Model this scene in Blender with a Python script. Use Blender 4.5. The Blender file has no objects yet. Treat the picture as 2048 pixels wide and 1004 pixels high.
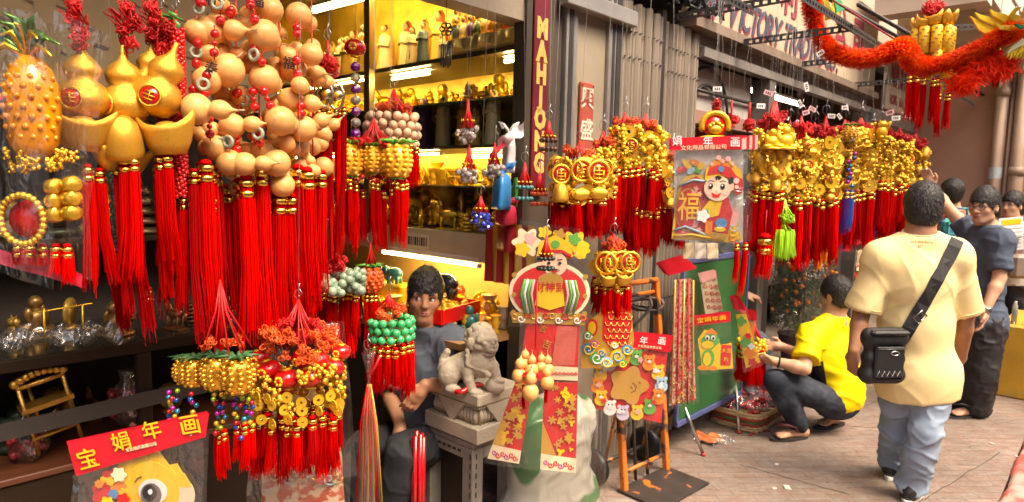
import bpy, bmesh, math, random
import numpy as np
from mathutils import Vector, Matrix, Euler
random.seed(7); np.random.seed(7)
PI = math.pi
SC = bpy.context.scene
COL = SC.collection
# ---------------------------------------------------------------- camera
EYE = Vector((0, 0, 1.65)); FPX = 1300.0
PITCH = math.radians(5.8); ROLL = math.radians(1.3)
_F = Vector((0, math.cos(PITCH), -math.sin(PITCH))); _U0 = Vector((0, math.sin(PITCH), math.cos(PITCH))); _R0 = Vector((1, 0, 0))
_R = _R0*math.cos(ROLL) + _U0*math.sin(ROLL); _U = _U0*math.cos(ROLL) - _R0*math.sin(ROLL)
cd = bpy.data.cameras.new('camera'); cam = bpy.data.objects.new('camera', cd); COL.objects.link(cam)
m = Matrix((( _R.x, _U.x, -_F.x, EYE.x), (_R.y, _U.y, -_F.y, EYE.y), (_R.z, _U.z, -_F.z, EYE.z), (0, 0, 0, 1)))
cam.matrix_world = m
cd.sensor_width = 36; cd.lens = FPX/2048*36; cd.clip_start = .05; cd.clip_end = 2000
cd.dof.use_dof = True; cd.dof.focus_distance = 2.3; cd.dof.aperture_fstop = 4.5
SC.camera = cam
# ---------------------------------------------------------------- world, sun, exposure
SUN_EL, SUN_AZ = math.radians(56), math.radians(132)     # azimuth clockwise from +Y (the view direction)
w = bpy.data.worlds.new('World'); SC.world = w; w.use_nodes = True
nt = w.node_tree; sky = nt.nodes.new('ShaderNodeTexSky'); sky.sky_type = 'NISHITA'; sky.sun_disc = False
sky.sun_elevation = SUN_EL; sky.sun_rotation = SUN_AZ; sky.dust_density = 6; sky.air_density = 1.0; sky.ozone_density = 1.0
bg = nt.nodes['Background']; bg.inputs[1].default_value = .15
nt.links.new(sky.outputs[0], bg.inputs[0])
sl = bpy.data.lights.new('sun', 'SUN'); sl.energy = 1.15; sl.angle = math.radians(28); sl.color = (1, .93, .82)
so = bpy.data.objects.new('sun', sl); COL.objects.link(so)
sd = Vector((math.sin(SUN_AZ)*math.cos(SUN_EL), math.cos(SUN_AZ)*math.cos(SUN_EL), math.sin(SUN_EL)))
so.rotation_euler = sd.to_track_quat('Z', 'Y').to_euler(); so.location = (3, -4, 8)
vs = SC.view_settings; vs.view_transform = 'Standard'; vs.look = 'None'; vs.gamma = 1; vs.use_curve_mapping = False
vs.exposure = 1.72
try:
    vs.use_white_balance = True; vs.white_balance_temperature = 7300; vs.white_balance_tint = 12
except Exception: pass
SC.cycles.max_bounces = 7; SC.cycles.diffuse_bounces = 3; SC.cycles.glossy_bounces = 3; SC.cycles.transmission_bounces = 4
SC.cycles.transparent_max_bounces = 14; SC.cycles.caustics_reflective = False; SC.cycles.caustics_refractive = False
SC.cycles.sample_clamp_indirect = 6; SC.cycles.use_denoising = True
# ---------------------------------------------------------------- the place's own frame: u along the shop fronts, v out to the street, z up
ANG = math.radians(43)
D = Vector((math.sin(ANG), math.cos(ANG), 0)); N = Vector((math.cos(ANG), -math.sin(ANG), 0)); F0 = Vector((.5, 3.66, 0))
UZ = Vector((0, 0, 1))
def fw(u, v, z): return F0 + D*u + N*v + UZ*z
def ray(px, py): return (_F + _R*((px-1024)/FPX) + _U*((502-py)/FPX))
def av(px, py, v):                                  # where the line of sight meets the vertical plane v metres out from the shop fronts
    r = ray(px, py); n2 = N.dot(r); t = (v + N.dot(F0) - N.dot(EYE))/n2
    return EYE + r*t
def au(px, py, u):
    r = ray(px, py); t = (u + D.dot(F0) - D.dot(EYE))/D.dot(r)
    return EYE + r*t
def ag(px, py, z=0):
    r = ray(px, py); t = (z-EYE.z)/r.z
    return EYE + r*t
def ay(px, py, Y):
    r = ray(px, py); return EYE + r*(Y/r.y)
def ppm(p): return FPX/((p-EYE).dot(_F))            # source pixels per metre at a point
def uv(p): q = p-F0; return D.dot(q), N.dot(q)
RZ_F = math.atan2(D.y, D.x)                         # local x along the shop fronts, local -y out to the street
# ---------------------------------------------------------------- materials
MATS = {}
def _n(nt, t, **k):
    n = nt.nodes.new(t)
    for a, b in k.items(): setattr(n, a, b)
    return n
def M(name, col=(.5,.5,.5), rough=.5, metal=0., var=.0, vs=8., rnd=.0, bump=0., bs=60., spec=.5, stretch=None, coat=0., sheen=0., sss=0., emit=None, es=1., trans=0., alpha=None, col2=None, c2=(.45,.6), detail=4., coord='Object', aniso=0.):
    if name in MATS: return MATS[name]
    mt = bpy.data.materials.new(name); mt.use_nodes = True; nt = mt.node_tree; L = nt.links.new
    b = nt.nodes['Principled BSDF']
    b.inputs['Base Color'].default_value = (*col, 1); b.inputs['Roughness'].default_value = rough; b.inputs['Metallic'].default_value = metal
    b.inputs['Specular IOR Level'].default_value = spec
    if coat: b.inputs['Coat Weight'].default_value = coat; b.inputs['Coat Roughness'].default_value = .12
    if sheen: b.inputs['Sheen Weight'].default_value = sheen
    if sss: b.inputs['Subsurface Weight'].default_value = sss; b.inputs['Subsurface Radius'].default_value = (.01,.004,.002)
    if trans: b.inputs['Transmission Weight'].default_value = trans
    if aniso: b.inputs['Anisotropic'].default_value = aniso
    if emit: b.inputs['Emission Color'].default_value = (*emit, 1); b.inputs['Emission Strength'].default_value = es
    tc = _n(nt, 'ShaderNodeTexCoord'); src = tc.outputs[coord]
    if stretch:
        mp = _n(nt, 'ShaderNodeMapping'); mp.inputs['Scale'].default_value = stretch; L(src, mp.inputs[0]); src = mp.outputs[0]
    last = None
    if var or col2:
        nz = _n(nt, 'ShaderNodeTexNoise'); nz.inputs['Scale'].default_value = vs; nz.inputs['Detail'].default_value = detail; L(src, nz.inputs['Vector'])
        if col2:
            cr = _n(nt, 'ShaderNodeValToRGB'); cr.color_ramp.elements[0].position = c2[0]; cr.color_ramp.elements[1].position = c2[1]
            cr.color_ramp.elements[0].color = (*col, 1); cr.color_ramp.elements[1].color = (*col2, 1); L(nz.outputs[0], cr.inputs[0]); last = cr.outputs[0]
        if var:
            h = _n(nt, 'ShaderNodeHueSaturation')
            mr = _n(nt, 'ShaderNodeMapRange'); mr.inputs[1].default_value = .25; mr.inputs[2].default_value = .75; mr.inputs[3].default_value = 1-var; mr.inputs[4].default_value = 1+var
            L(nz.outputs[0], mr.inputs[0]); L(mr.outputs[0], h.inputs['Value'])
            if last: L(last, h.inputs['Color'])
            else: h.inputs['Color'].default_value = (*col, 1)
            last = h.outputs[0]
    if rnd:
        oi = _n(nt, 'ShaderNodeObjectInfo'); h = _n(nt, 'ShaderNodeHueSaturation')
        mr = _n(nt, 'ShaderNodeMapRange'); mr.inputs[3].default_value = 1-rnd; mr.inputs[4].default_value = 1+rnd
        L(oi.outputs['Random'], mr.inputs[0]); L(mr.outputs[0], h.inputs['Value'])
        if last: L(last, h.inputs['Color'])
        else: h.inputs['Color'].default_value = (*col, 1)
        last = h.outputs[0]
    if last: L(last, b.inputs['Base Color'])
    if bump:
        nb = _n(nt, 'ShaderNodeTexNoise'); nb.inputs['Scale'].default_value = bs; nb.inputs['Detail'].default_value = 5; L(src, nb.inputs['Vector'])
        bp = _n(nt, 'ShaderNodeBump'); bp.inputs['Strength'].default_value = bump; bp.inputs['Distance'].default_value = .01
        L(nb.outputs[0], bp.inputs['Height']); L(bp.outputs[0], b.inputs['Normal'])
    MATS[name] = mt; return mt
def film(name, tint=(1,1,1), gloss=.18, rough=.12, haze=.06, bs=14., bump=.5):
    """clear crinkled plastic: mostly see-through, with a glossy and a slightly milky share"""
    if name in MATS: return MATS[name]
    mt = bpy.data.materials.new(name); mt.use_nodes = True; nt = mt.node_tree; L = nt.links.new
    for n in list(nt.nodes):
        if n.type == 'BSDF_PRINCIPLED': nt.nodes.remove(n)
    out = nt.nodes['Material Output']
    tr = _n(nt, 'ShaderNodeBsdfTransparent'); tr.inputs[0].default_value = (*tint, 1)
    gl = _n(nt, 'ShaderNodeBsdfGlossy'); gl.inputs['Roughness'].default_value = rough
    df = _n(nt, 'ShaderNodeBsdfDiffuse'); df.inputs[0].default_value = (.8,.8,.8,1)
    tl = _n(nt, 'ShaderNodeBsdfTranslucent'); tl.inputs[0].default_value = (.8,.8,.8,1)
    lw = _n(nt, 'ShaderNodeLayerWeight'); lw.inputs[0].default_value = .35
    tc = _n(nt, 'ShaderNodeTexCoord'); nz = _n(nt, 'ShaderNodeTexNoise'); nz.inputs['Scale'].default_value = bs; nz.inputs['Detail'].default_value = 3; nz.inputs['Distortion'].default_value = 1.2
    mp = _n(nt, 'ShaderNodeMapping'); mp.inputs['Scale'].default_value = (1, 1, .45); L(tc.outputs['Object'], mp.inputs[0]); L(mp.outputs[0], nz.inputs['Vector'])
    bp = _n(nt, 'ShaderNodeBump'); bp.inputs['Strength'].default_value = bump; bp.inputs['Distance'].default_value = .03; L(nz.outputs[0], bp.inputs['Height'])
    for q in (gl, df, lw): L(bp.outputs[0], q.inputs['Normal'])
    mr = _n(nt, 'ShaderNodeMapRange'); mr.inputs[3].default_value = gloss*.5; mr.inputs[4].default_value = min(1, gloss*3); L(lw.outputs['Facing'], mr.inputs[0])
    m0 = _n(nt, 'ShaderNodeMixShader'); m0.inputs[0].default_value = .5; L(df.outputs[0], m0.inputs[1]); L(tl.outputs[0], m0.inputs[2])
    m1 = _n(nt, 'ShaderNodeMixShader'); m1.inputs[0].default_value = haze; L(tr.outputs[0], m1.inputs[1]); L(m0.outputs[0], m1.inputs[2])
    m2 = _n(nt, 'ShaderNodeMixShader'); L(mr.outputs[0], m2.inputs[0]); L(m1.outputs[0], m2.inputs[1]); L(gl.outputs[0], m2.inputs[2])
    L(m2.outputs[0], out.inputs[0]); MATS[name] = mt; return mt
def glass(name='shop_glass', tint=(.93,.97,.95)):
    if name in MATS: return MATS[name]
    mt = bpy.data.materials.new(name); mt.use_nodes = True; nt = mt.node_tree; L = nt.links.new
    for n in list(nt.nodes):
        if n.type == 'BSDF_PRINCIPLED': nt.nodes.remove(n)
    tr = _n(nt, 'ShaderNodeBsdfTransparent'); tr.inputs[0].default_value = (*tint, 1)
    gl = _n(nt, 'ShaderNodeBsdfGlossy'); gl.inputs['Roughness'].default_value = .01
    lw = _n(nt, 'ShaderNodeLayerWeight'); lw.inputs[0].default_value = .5
    pw = _n(nt, 'ShaderNodeMath', operation='POWER'); pw.inputs[1].default_value = 4.; L(lw.outputs['Facing'], pw.inputs[0])
    fr = _n(nt, 'ShaderNodeMapRange'); fr.inputs[3].default_value = .03; fr.inputs[4].default_value = .6; L(pw.outputs[0], fr.inputs[0])
    mx = _n(nt, 'ShaderNodeMixShader'); L(fr.outputs[0], mx.inputs[0]); L(tr.outputs[0], mx.inputs[1]); L(gl.outputs[0], mx.inputs[2])
    L(mx.outputs[0], nt.nodes['Material Output'].inputs[0]); MATS[name] = mt; return mt
def emitter(name, col, s):
    if name in MATS: return MATS[name]
    return M(name, (.8,.8,.8), emit=col, es=s)
# colours of the goods
RED = M('red_silk', (.56,.0015,.001), .6, rnd=.25, var=.2, vs=30, stretch=(9,9,.6), spec=.06)
RED2 = M('deep_red_silk', (.36,.002,.003), .6, rnd=.25, var=.15, vs=30, stretch=(9,9,.6), spec=.05)
REDP = M('red_plastic', (.6,.008,.008), .22, rnd=.12, coat=.4)
REDC = M('red_cord', (.58,.008,.008), .5, rnd=.2)
ORC = M('orange_red_cord', (.72,.09,.01), .4, rnd=.25)
GOLD = M('gold_plastic', (.86,.49,.05), .26, .72, rnd=.16, var=.15, vs=30, bump=.25, bs=90)
GOLDM = M('matt_gold_foam', (.76,.40,.045), .3, .6, var=.2, vs=16, bump=.3, bs=60, col2=(.62,.28,.03), c2=(.48,.7))
GOLDY = M('yellow_gold_paint', (.85,.50,.035), .3, .45, rnd=.12)
BAND = M('gold_band', (.85,.55,.10), .22, 1.)
GOURD = M('dried_gourd', (.76,.39,.125), .42, var=.10, vs=7, rnd=.10, col2=(.66,.29,.075), c2=(.45,.8), coat=.08, bump=.12, bs=30, spec=.4)
STEM = M('gourd_stem', (.42,.31,.2), .7, var=.2)
JADE = M('jade_green', (.03,.42,.13), .2, rnd=.15, coat=.5)
JADE2 = M('pale_jade', (.22,.30,.20), .35, var=.35, vs=30, rnd=.2, coat=.3)
DGREEN = M('dark_leaf_green', (.03,.10,.03), .45, rnd=.2)
LEAF = M('plastic_leaf_green', (.06,.28,.03), .35, rnd=.3, var=.2)
PINE = M('pineapple_yellow', (.85,.43,.03), .3, var=.15, vs=40, rnd=.1, coat=.3)
AMBER = M('amber_plastic', (.78,.27,.004), .22, .1, var=.3, vs=25, bump=.3, bs=45, coat=.6)
WOODB = M('pale_wood_bead', (.66,.42,.25), .45, rnd=.15, var=.1)
INK = M('black_ink', (.02,.015,.012), .6)
WIRE = M('steel_wire', (.5,.5,.5), .35, 1.)
WHITE = M('white_paint', (.78,.77,.74), .5)
BLACK = M('black_plastic', (.012,.012,.012), .4)
LINE = M('nylon_line', (.32,.30,.28), .4)
# ---------------------------------------------------------------- mesh collecting
def frame_of(d):
    d = Vector(d).normalized(); a = Vector((0,0,1)) if abs(d.z) < .9 else Vector((1,0,0))
    x = d.cross(a).normalized(); return x, d.cross(x).normalized(), d
class MB:
    def __init__(s): s.v = []; s.f = []; s.mi = []; s.mats = []; s.sm = []; s.cur = 0; s.smooth = True
    def mat(s, m):
        if m not in s.mats: s.mats.append(m)
        s.cur = s.mats.index(m); return s
    def add(s, V, Fc, smooth=None):
        b = len(s.v); s.v.extend([tuple(p) for p in V]); sm = s.smooth if smooth is None else smooth
        for f in Fc: s.f.append(tuple(i+b for i in f)); s.mi.append(s.cur); s.sm.append(sm)
        return s
    def box(s, c, d, R=None, bev=0.):
        c = Vector(c); hx, hy, hz = d[0]/2, d[1]/2, d[2]/2
        if bev <= 0:
            P = [Vector((x*hx, y*hy, z*hz)) for z in (-1,1) for y in (-1,1) for x in (-1,1)]
            Fc = [(0,2,3,1),(4,5,7,6),(0,1,5,4),(2,6,7,3),(0,4,6,2),(1,3,7,5)]
        else:
            bev = min(bev, hx*.9, hy*.9, hz*.9)
            P = []; 
            prof = [(hx-bev, hy), (hx, hy-bev), (hx, -hy+bev), (hx-bev, -hy), (-hx+bev, -hy), (-hx, -hy+bev), (-hx, hy-bev), (-hx+bev, hy)]
            for z, k in ((-hz, bev), (-hz+bev, 0), (hz-bev, 0), (hz, bev)):
                for (x, y) in prof: P.append(Vector((x-math.copysign(k, x), y-math.copysign(k, y), z)))
            Fc = [tuple(range(8)), tuple(reversed(range(24, 32)))]
            for r in range(3):
                for i in range(8): j = (i+1) % 8; Fc.append((r*8+j, r*8+i, (r+1)*8+i, (r+1)*8+j))
        if R is not None: P = [R @ p for p in P]
        return s.add([c+p for p in P], Fc, False)
    def tube(s, pts, r, n=6, cap=True, closed=False):
        pts = [Vector(p) for p in pts]; k = len(pts); rs = r if isinstance(r, (list, tuple)) else [r]*k
        V = []; Fc = []; x = None
        for i in range(k):
            if closed: d = pts[(i+1) % k]-pts[i-1]
            else: d = pts[min(i+1, k-1)]-pts[max(i-1, 0)]
            if d.length < 1e-9: d = Vector((0,0,1))
            d.normalize()
            if x is None: x = frame_of(d)[0]
            else:
                x = x - d*x.dot(d)
                x = frame_of(d)[0] if x.length < 1e-6 else x.normalized()
            y = d.cross(x)
            for j in range(n): a = 2*PI*j/n; V.append(pts[i]+(x*math.cos(a)+y*math.sin(a))*rs[i])
        for i in range(k if closed else k-1):
            a, b = i*n, ((i+1) % k)*n
            for j in range(n): q = (j+1) % n; Fc.append((a+j, a+q, b+q, b+j))
        if cap and not closed: Fc.append(tuple(reversed(range(n)))); Fc.append(tuple(range((k-1)*n, k*n)))
        return s.add(V, Fc)
    def lathe(s, prof, o=(0,0,0), ax=(0,0,1), n=14, sx=1., sy=1., wob=None, x0=None):
        o = Vector(o); x, y, d = frame_of(ax)
        if x0 is not None: x = Vector(x0).normalized(); y = d.cross(x)
        V = []; Fc = []; k = len(prof)
        for (r, h) in prof:
            for j in range(n):
                a = 2*PI*j/n; q = 1+(wob(a, h) if wob else 0); V.append(o+x*(r*q*math.cos(a)*sx)+y*(r*q*math.sin(a)*sy)+d*h)
        for i in range(k-1):
            for j in range(n): q = (j+1) % n; Fc.append((i*n+j, i*n+q, (i+1)*n+q, (i+1)*n+j))
        if prof[0][0] > 1e-6: Fc.append(tuple(reversed(range(n))))
        if prof[-1][0] > 1e-6: Fc.append(tuple(range((k-1)*n, k*n)))
        return s.add(V, Fc)
    def ball(s, c, r, n=10, m=6, R=None):
        r = (r, r, r) if not isinstance(r, (tuple, list)) else r; c = Vector(c); V = [Vector((0,0,-r[2]))]; Fc = []
        for i in range(1, m):
            t = PI*i/m-PI/2
            for j in range(n): a = 2*PI*j/n; V.append(Vector((r[0]*math.cos(t)*math.cos(a), r[1]*math.cos(t)*math.sin(a), r[2]*math.sin(t))))
        V.append(Vector((0,0,r[2])))
        for j in range(n): Fc.append((0, 1+(j+1) % n, 1+j))
        for i in range(m-2):
            for j in range(n): q = (j+1) % n; a = 1+i*n; b = a+n; Fc.append((a+j, a+q, b+q, b+j))
        a = 1+(m-2)*n; t = len(V)-1
        for j in range(n): Fc.append((a+j, a+(j+1) % n, t))
        if R is not None: V = [R @ p for p in V]
        return s.add([c+p for p in V], Fc)
    def prism(s, poly, z0, z1, T=None, smooth=False):
        n = len(poly); V = [Vector((x, y, z0)) for x, y in poly]+[Vector((x, y, z1)) for x, y in poly]
        Fc = [tuple(reversed(range(n))), tuple(range(n, 2*n))]+[(i, (i+1) % n, n+(i+1) % n, n+i) for i in range(n)]
        if T is not None: V = [T @ p for p in V]
        return s.add(V, Fc, smooth)
    def quad(s, a, b, c, d): return s.add([a, b, c, d], [(0,1,2,3)], False)
    def grid(s, fn, nu, nv, smooth=True):
        V = [fn(i/nu, j/nv) for j in range(nv+1) for i in range(nu+1)]
        Fc = [(j*(nu+1)+i, j*(nu+1)+i+1, (j+1)*(nu+1)+i+1, (j+1)*(nu+1)+i) for j in range(nv) for i in range(nu)]
        return s.add(V, Fc, smooth)
    def join(s, o, T=None):
        b = len(s.v); s.v.extend([tuple(T @ Vector(p)) for p in o.v] if T is not None else o.v); mp = []
        for m_ in o.mats:
            if m_ not in s.mats: s.mats.append(m_)
            mp.append(s.mats.index(m_))
        for f, mi, sm in zip(o.f, o.mi, o.sm): s.f.append(tuple(i+b for i in f)); s.mi.append(mp[mi]); s.sm.append(sm)
        return s
    def mesh(s, name):
        me = bpy.data.meshes.new(name); me.from_pydata(s.v, [], s.f)
        for m_ in s.mats: me.materials.append(m_)
        me.polygons.foreach_set('material_index', s.mi); me.polygons.foreach_set('use_smooth', s.sm); me.update(); return me
    def build(s, name, parent=None, loc=None, rot=None, scale=None): return put(name, s.mesh(name), parent, loc, rot, scale)
def put(name, me, parent=None, loc=None, rot=None, scale=None):
    o = bpy.data.objects.new(name, me); COL.objects.link(o)
    if parent is not None: o.parent = parent
    if loc is not None: o.location = loc
    if rot is not None: o.rotation_euler = rot
    if scale is not None: o.scale = scale if isinstance(scale, (tuple, list, Vector)) else (scale,)*3
    return o
def tag(o, label=None, cat=None, group=None, kind=None):
    if label: o['label'] = label
    if cat: o['category'] = cat
    if group: o['group'] = group
    if kind: o['kind'] = kind
    return o
def thing(name, label, cat, loc=(0,0,0), rz=0., group=None):
    o = bpy.data.objects.new(name, None); o.empty_display_size = .05; COL.objects.link(o); o.location = loc; o.rotation_euler = (0,0,rz)
    return tag(o, label, cat, group)
def U(a, b): return random.uniform(a, b)
def text_mb(body, size, mat, ext=.002, bold=0., T=None, align='CENTER', sx=1.):
    c = bpy.data.curves.new('t', 'FONT'); c.body = body; c.size = size; c.extrude = ext; c.offset = bold; c.align_x = align; c.align_y = 'CENTER'; c.resolution_u = 2
    o = bpy.data.objects.new('t', c); COL.objects.link(o); dg = bpy.context.evaluated_depsgraph_get()
    me = bpy.data.meshes.new_from_object(o.evaluated_get(dg)); b = MB(); b.mat(mat)
    S = Matrix.Diagonal((sx, 1, 1, 1)); T = S if T is None else T @ S
    b.add([T @ v.co for v in me.vertices], [tuple(p.vertices) for p in me.polygons], False)
    bpy.data.objects.remove(o); bpy.data.curves.remove(c); bpy.data.meshes.remove(me); return b
def basis(o, x, y, z):
    x, y, z = Vector(x), Vector(y), Vector(z)
    return Matrix(((x.x,y.x,z.x,o[0]),(x.y,y.y,z.y,o[1]),(x.z,y.z,z.z,o[2]),(0,0,0,1)))
# ---------------------------------------------------------------- implicit surfaces (organic bodies)
class SDF:
    def __init__(s, lo, hi, h):
        s.h = h; s.lo = np.array(lo, float); s.n = np.ceil((np.array(hi, float)-s.lo)/h).astype(int)+1; s.f = np.full(s.n, 9., np.float32)
        s.ax = [s.lo[i]+h*np.arange(s.n[i]) for i in range(3)]
    def _sub(s, lo, hi, m):
        a = np.clip(np.floor((np.array(lo)-m-s.lo)/s.h).astype(int), 0, s.n); b = np.clip(np.ceil((np.array(hi)+m-s.lo)/s.h).astype(int)+1, 0, s.n)
        if (b <= a).any(): return None, None
        sl_ = tuple(slice(a[i], b[i]) for i in range(3)); return sl_, np.meshgrid(*[s.ax[i][sl_[i]] for i in range(3)], indexing='ij')
    def _mix(s, sl_, d, k, op):
        a = s.f[sl_]
        if op == 'sub': d = -d; s.f[sl_] = np.where(k > 0, np.maximum(a, d)+np.maximum(k-np.abs(a-d), 0)**2/(4*max(k, 1e-6)), np.maximum(a, d))
        else:
            s.f[sl_] = np.minimum(a, d)-(np.maximum(k-np.abs(a-d), 0)**2/(4*k) if k > 0 else 0)
    def cap(s, a, b, ra, rb=None, k=.02, op='add', flat=None):
        rb = ra if rb is None else rb; a = np.array(a, float); b = np.array(b, float); r = max(ra, rb)
        sl_, G = s._sub(np.minimum(a, b)-r, np.maximum(a, b)+r, k+3*s.h)
        if sl_ is None: return s
        d = b-a; L = max(float(d @ d), 1e-12); P = [G[i]-a[i] for i in range(3)]
        t0 = (P[0]*d[0]+P[1]*d[1]+P[2]*d[2])/L; t = np.clip(t0, 0, 1)
        q = np.sqrt(sum((P[i]-t*d[i])**2 for i in range(3)))-(ra+(rb-ra)*t)
        if flat: q = np.maximum(q, (t0-1)*math.sqrt(L))            # cut square at b
        s._mix(sl_, q, k, op); return s
    def chain(s, pts, rs, k=.02, **kw):
        for i in range(len(pts)-1): s.cap(pts[i], pts[i+1], rs[i], rs[i+1], k, **kw)
        return s
    def ell(s, c, r, R=None, k=.02, op='add'):
        r = np.array(r if hasattr(r, '__len__') else (r,)*3, float); c = np.array(c, float); m = r.max()
        sl_, G = s._sub(c-m, c+m, k+3*s.h)
        if sl_ is None: return s
        P = [G[i]-c[i] for i in range(3)]
        if R is not None:
            R = np.array(R)[:3,:3]; P = [sum(R[j][i]*P[j] for j in range(3)) for i in range(3)]
        k0 = np.sqrt(sum((P[i]/r[i])**2 for i in range(3)))+1e-9; k1 = np.sqrt(sum((P[i]/r[i]**2)**2 for i in range(3)))+1e-9
        s._mix(sl_, k0*(k0-1)/k1, k, op); return s
    def plane(s, p, n, k=0.):                                      # keep the side the normal points away from
        n = np.array(n, float)/np.linalg.norm(n); G = np.meshgrid(*s.ax, indexing='ij')
        d = sum((G[i]-p[i])*n[i] for i in range(3)); s.f = np.maximum(s.f, d).astype(np.float32); return s
    def mb(s, mat, disp=None, smooth=2):
        V, Q = surface_nets(s.f, s.lo, s.h)
        if smooth:
            A = np.concatenate([Q[:, [i, (i+1) % 4]] for i in range(4)])
            for _ in range(smooth):
                S_ = np.zeros_like(V); C_ = np.zeros(len(V))
                np.add.at(S_, A[:,0], V[A[:,1]]); np.add.at(C_, A[:,0], 1); np.add.at(S_, A[:,1], V[A[:,0]]); np.add.at(C_, A[:,1], 1)
                V = V*.5+.5*S_/np.maximum(C_, 1)[:,None]
        if disp is not None:
            e1 = V[Q[:,2]]-V[Q[:,0]]; e2 = V[Q[:,3]]-V[Q[:,1]]; fn = np.cross(e1, e2); nn = np.zeros_like(V)
            for i in range(4): np.add.at(nn, Q[:,i], fn)
            nn /= np.linalg.norm(nn, axis=1)[:,None]+1e-12; V = V+nn*disp(V)[:,None]
        b = MB(); b.mat(mat); b.add(V.tolist(), Q.tolist()); return b
def surface_nets(f, lo, h):
    f = np.pad(f, 1, constant_values=1.); lo = np.array(lo)-h; n = np.array(f.shape); c = n-1
    S = f < 0; cnt = np.zeros(c, np.int8)
    for dx in (0,1):
        for dy in (0,1):
            for dz in (0,1): cnt += S[dx:dx+c[0], dy:dy+c[1], dz:dz+c[2]]
    act = (cnt > 0) & (cnt < 8); I = np.argwhere(act); idx = np.full(c, -1, np.int64); idx[tuple(I.T)] = np.arange(len(I))
    P = np.zeros((len(I), 3)); K = np.zeros(len(I)); cor = [(a,b,d) for a in (0,1) for b in (0,1) for d in (0,1)]
    val = {q: f[I[:,0]+q[0], I[:,1]+q[1], I[:,2]+q[2]] for q in cor}
    for q in cor:
        for ax in range(3):
            if q[ax] == 0:
                r = list(q); r[ax] = 1; r = tuple(r); a, b = val[q], val[r]; m_ = (a < 0) != (b < 0)
                t = np.where(m_, a/np.where(a == b, 1, a-b), 0); p = np.tile(np.array(q, float), (len(I), 1)); p[:,ax] += t
                P += p*m_[:,None]; K += m_
    V = lo+h*(I+P/K[:,None]); Q = []
    for ax in range(3):
        o1, o2 = [(1,2),(2,0),(0,1)][ax]; sh = [slice(None)]*3; sh2 = [slice(None)]*3; sh[ax] = slice(0, n[ax]-1); sh2[ax] = slice(1, n[ax])
        A, B = S[tuple(sh)], S[tuple(sh2)]; X = np.argwhere(A != B); X = X[(X[:,o1] > 0) & (X[:,o2] > 0) & (X[:,o1] < n[o1]-1) & (X[:,o2] < n[o2]-1)]
        if not len(X): continue
        e1 = np.zeros(3, int); e1[o1] = 1; e2 = np.zeros(3, int); e2[o2] = 1
        g = [idx[tuple((X-d).T)] for d in (e1+e2, e2, 0*e1, e1)]; q = np.stack(g, 1); fl = ~A[tuple(X.T)]; q[fl] = q[fl][:, ::-1]; Q.append(q)
    return V, np.concatenate(Q)
_rg = np.random.RandomState(3); _LAT = _rg.rand(32,32,32).astype(np.float32)
def vnoise(P):
    i = np.floor(P).astype(int); t = P-i; t = t*t*(3-2*t); r = 0
    for a in (0,1):
        for b in (0,1):
            for c in (0,1):
                w_ = (t[:,0] if a else 1-t[:,0])*(t[:,1] if b else 1-t[:,1])*(t[:,2] if c else 1-t[:,2]); r = r+w_*_LAT[(i[:,0]+a) % 32, (i[:,1]+b) % 32, (i[:,2]+c) % 32]
    return r-.5
def ridge(P, p=3): return np.clip(1-4*np.abs(vnoise(P)), 0, 1)**p
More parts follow.
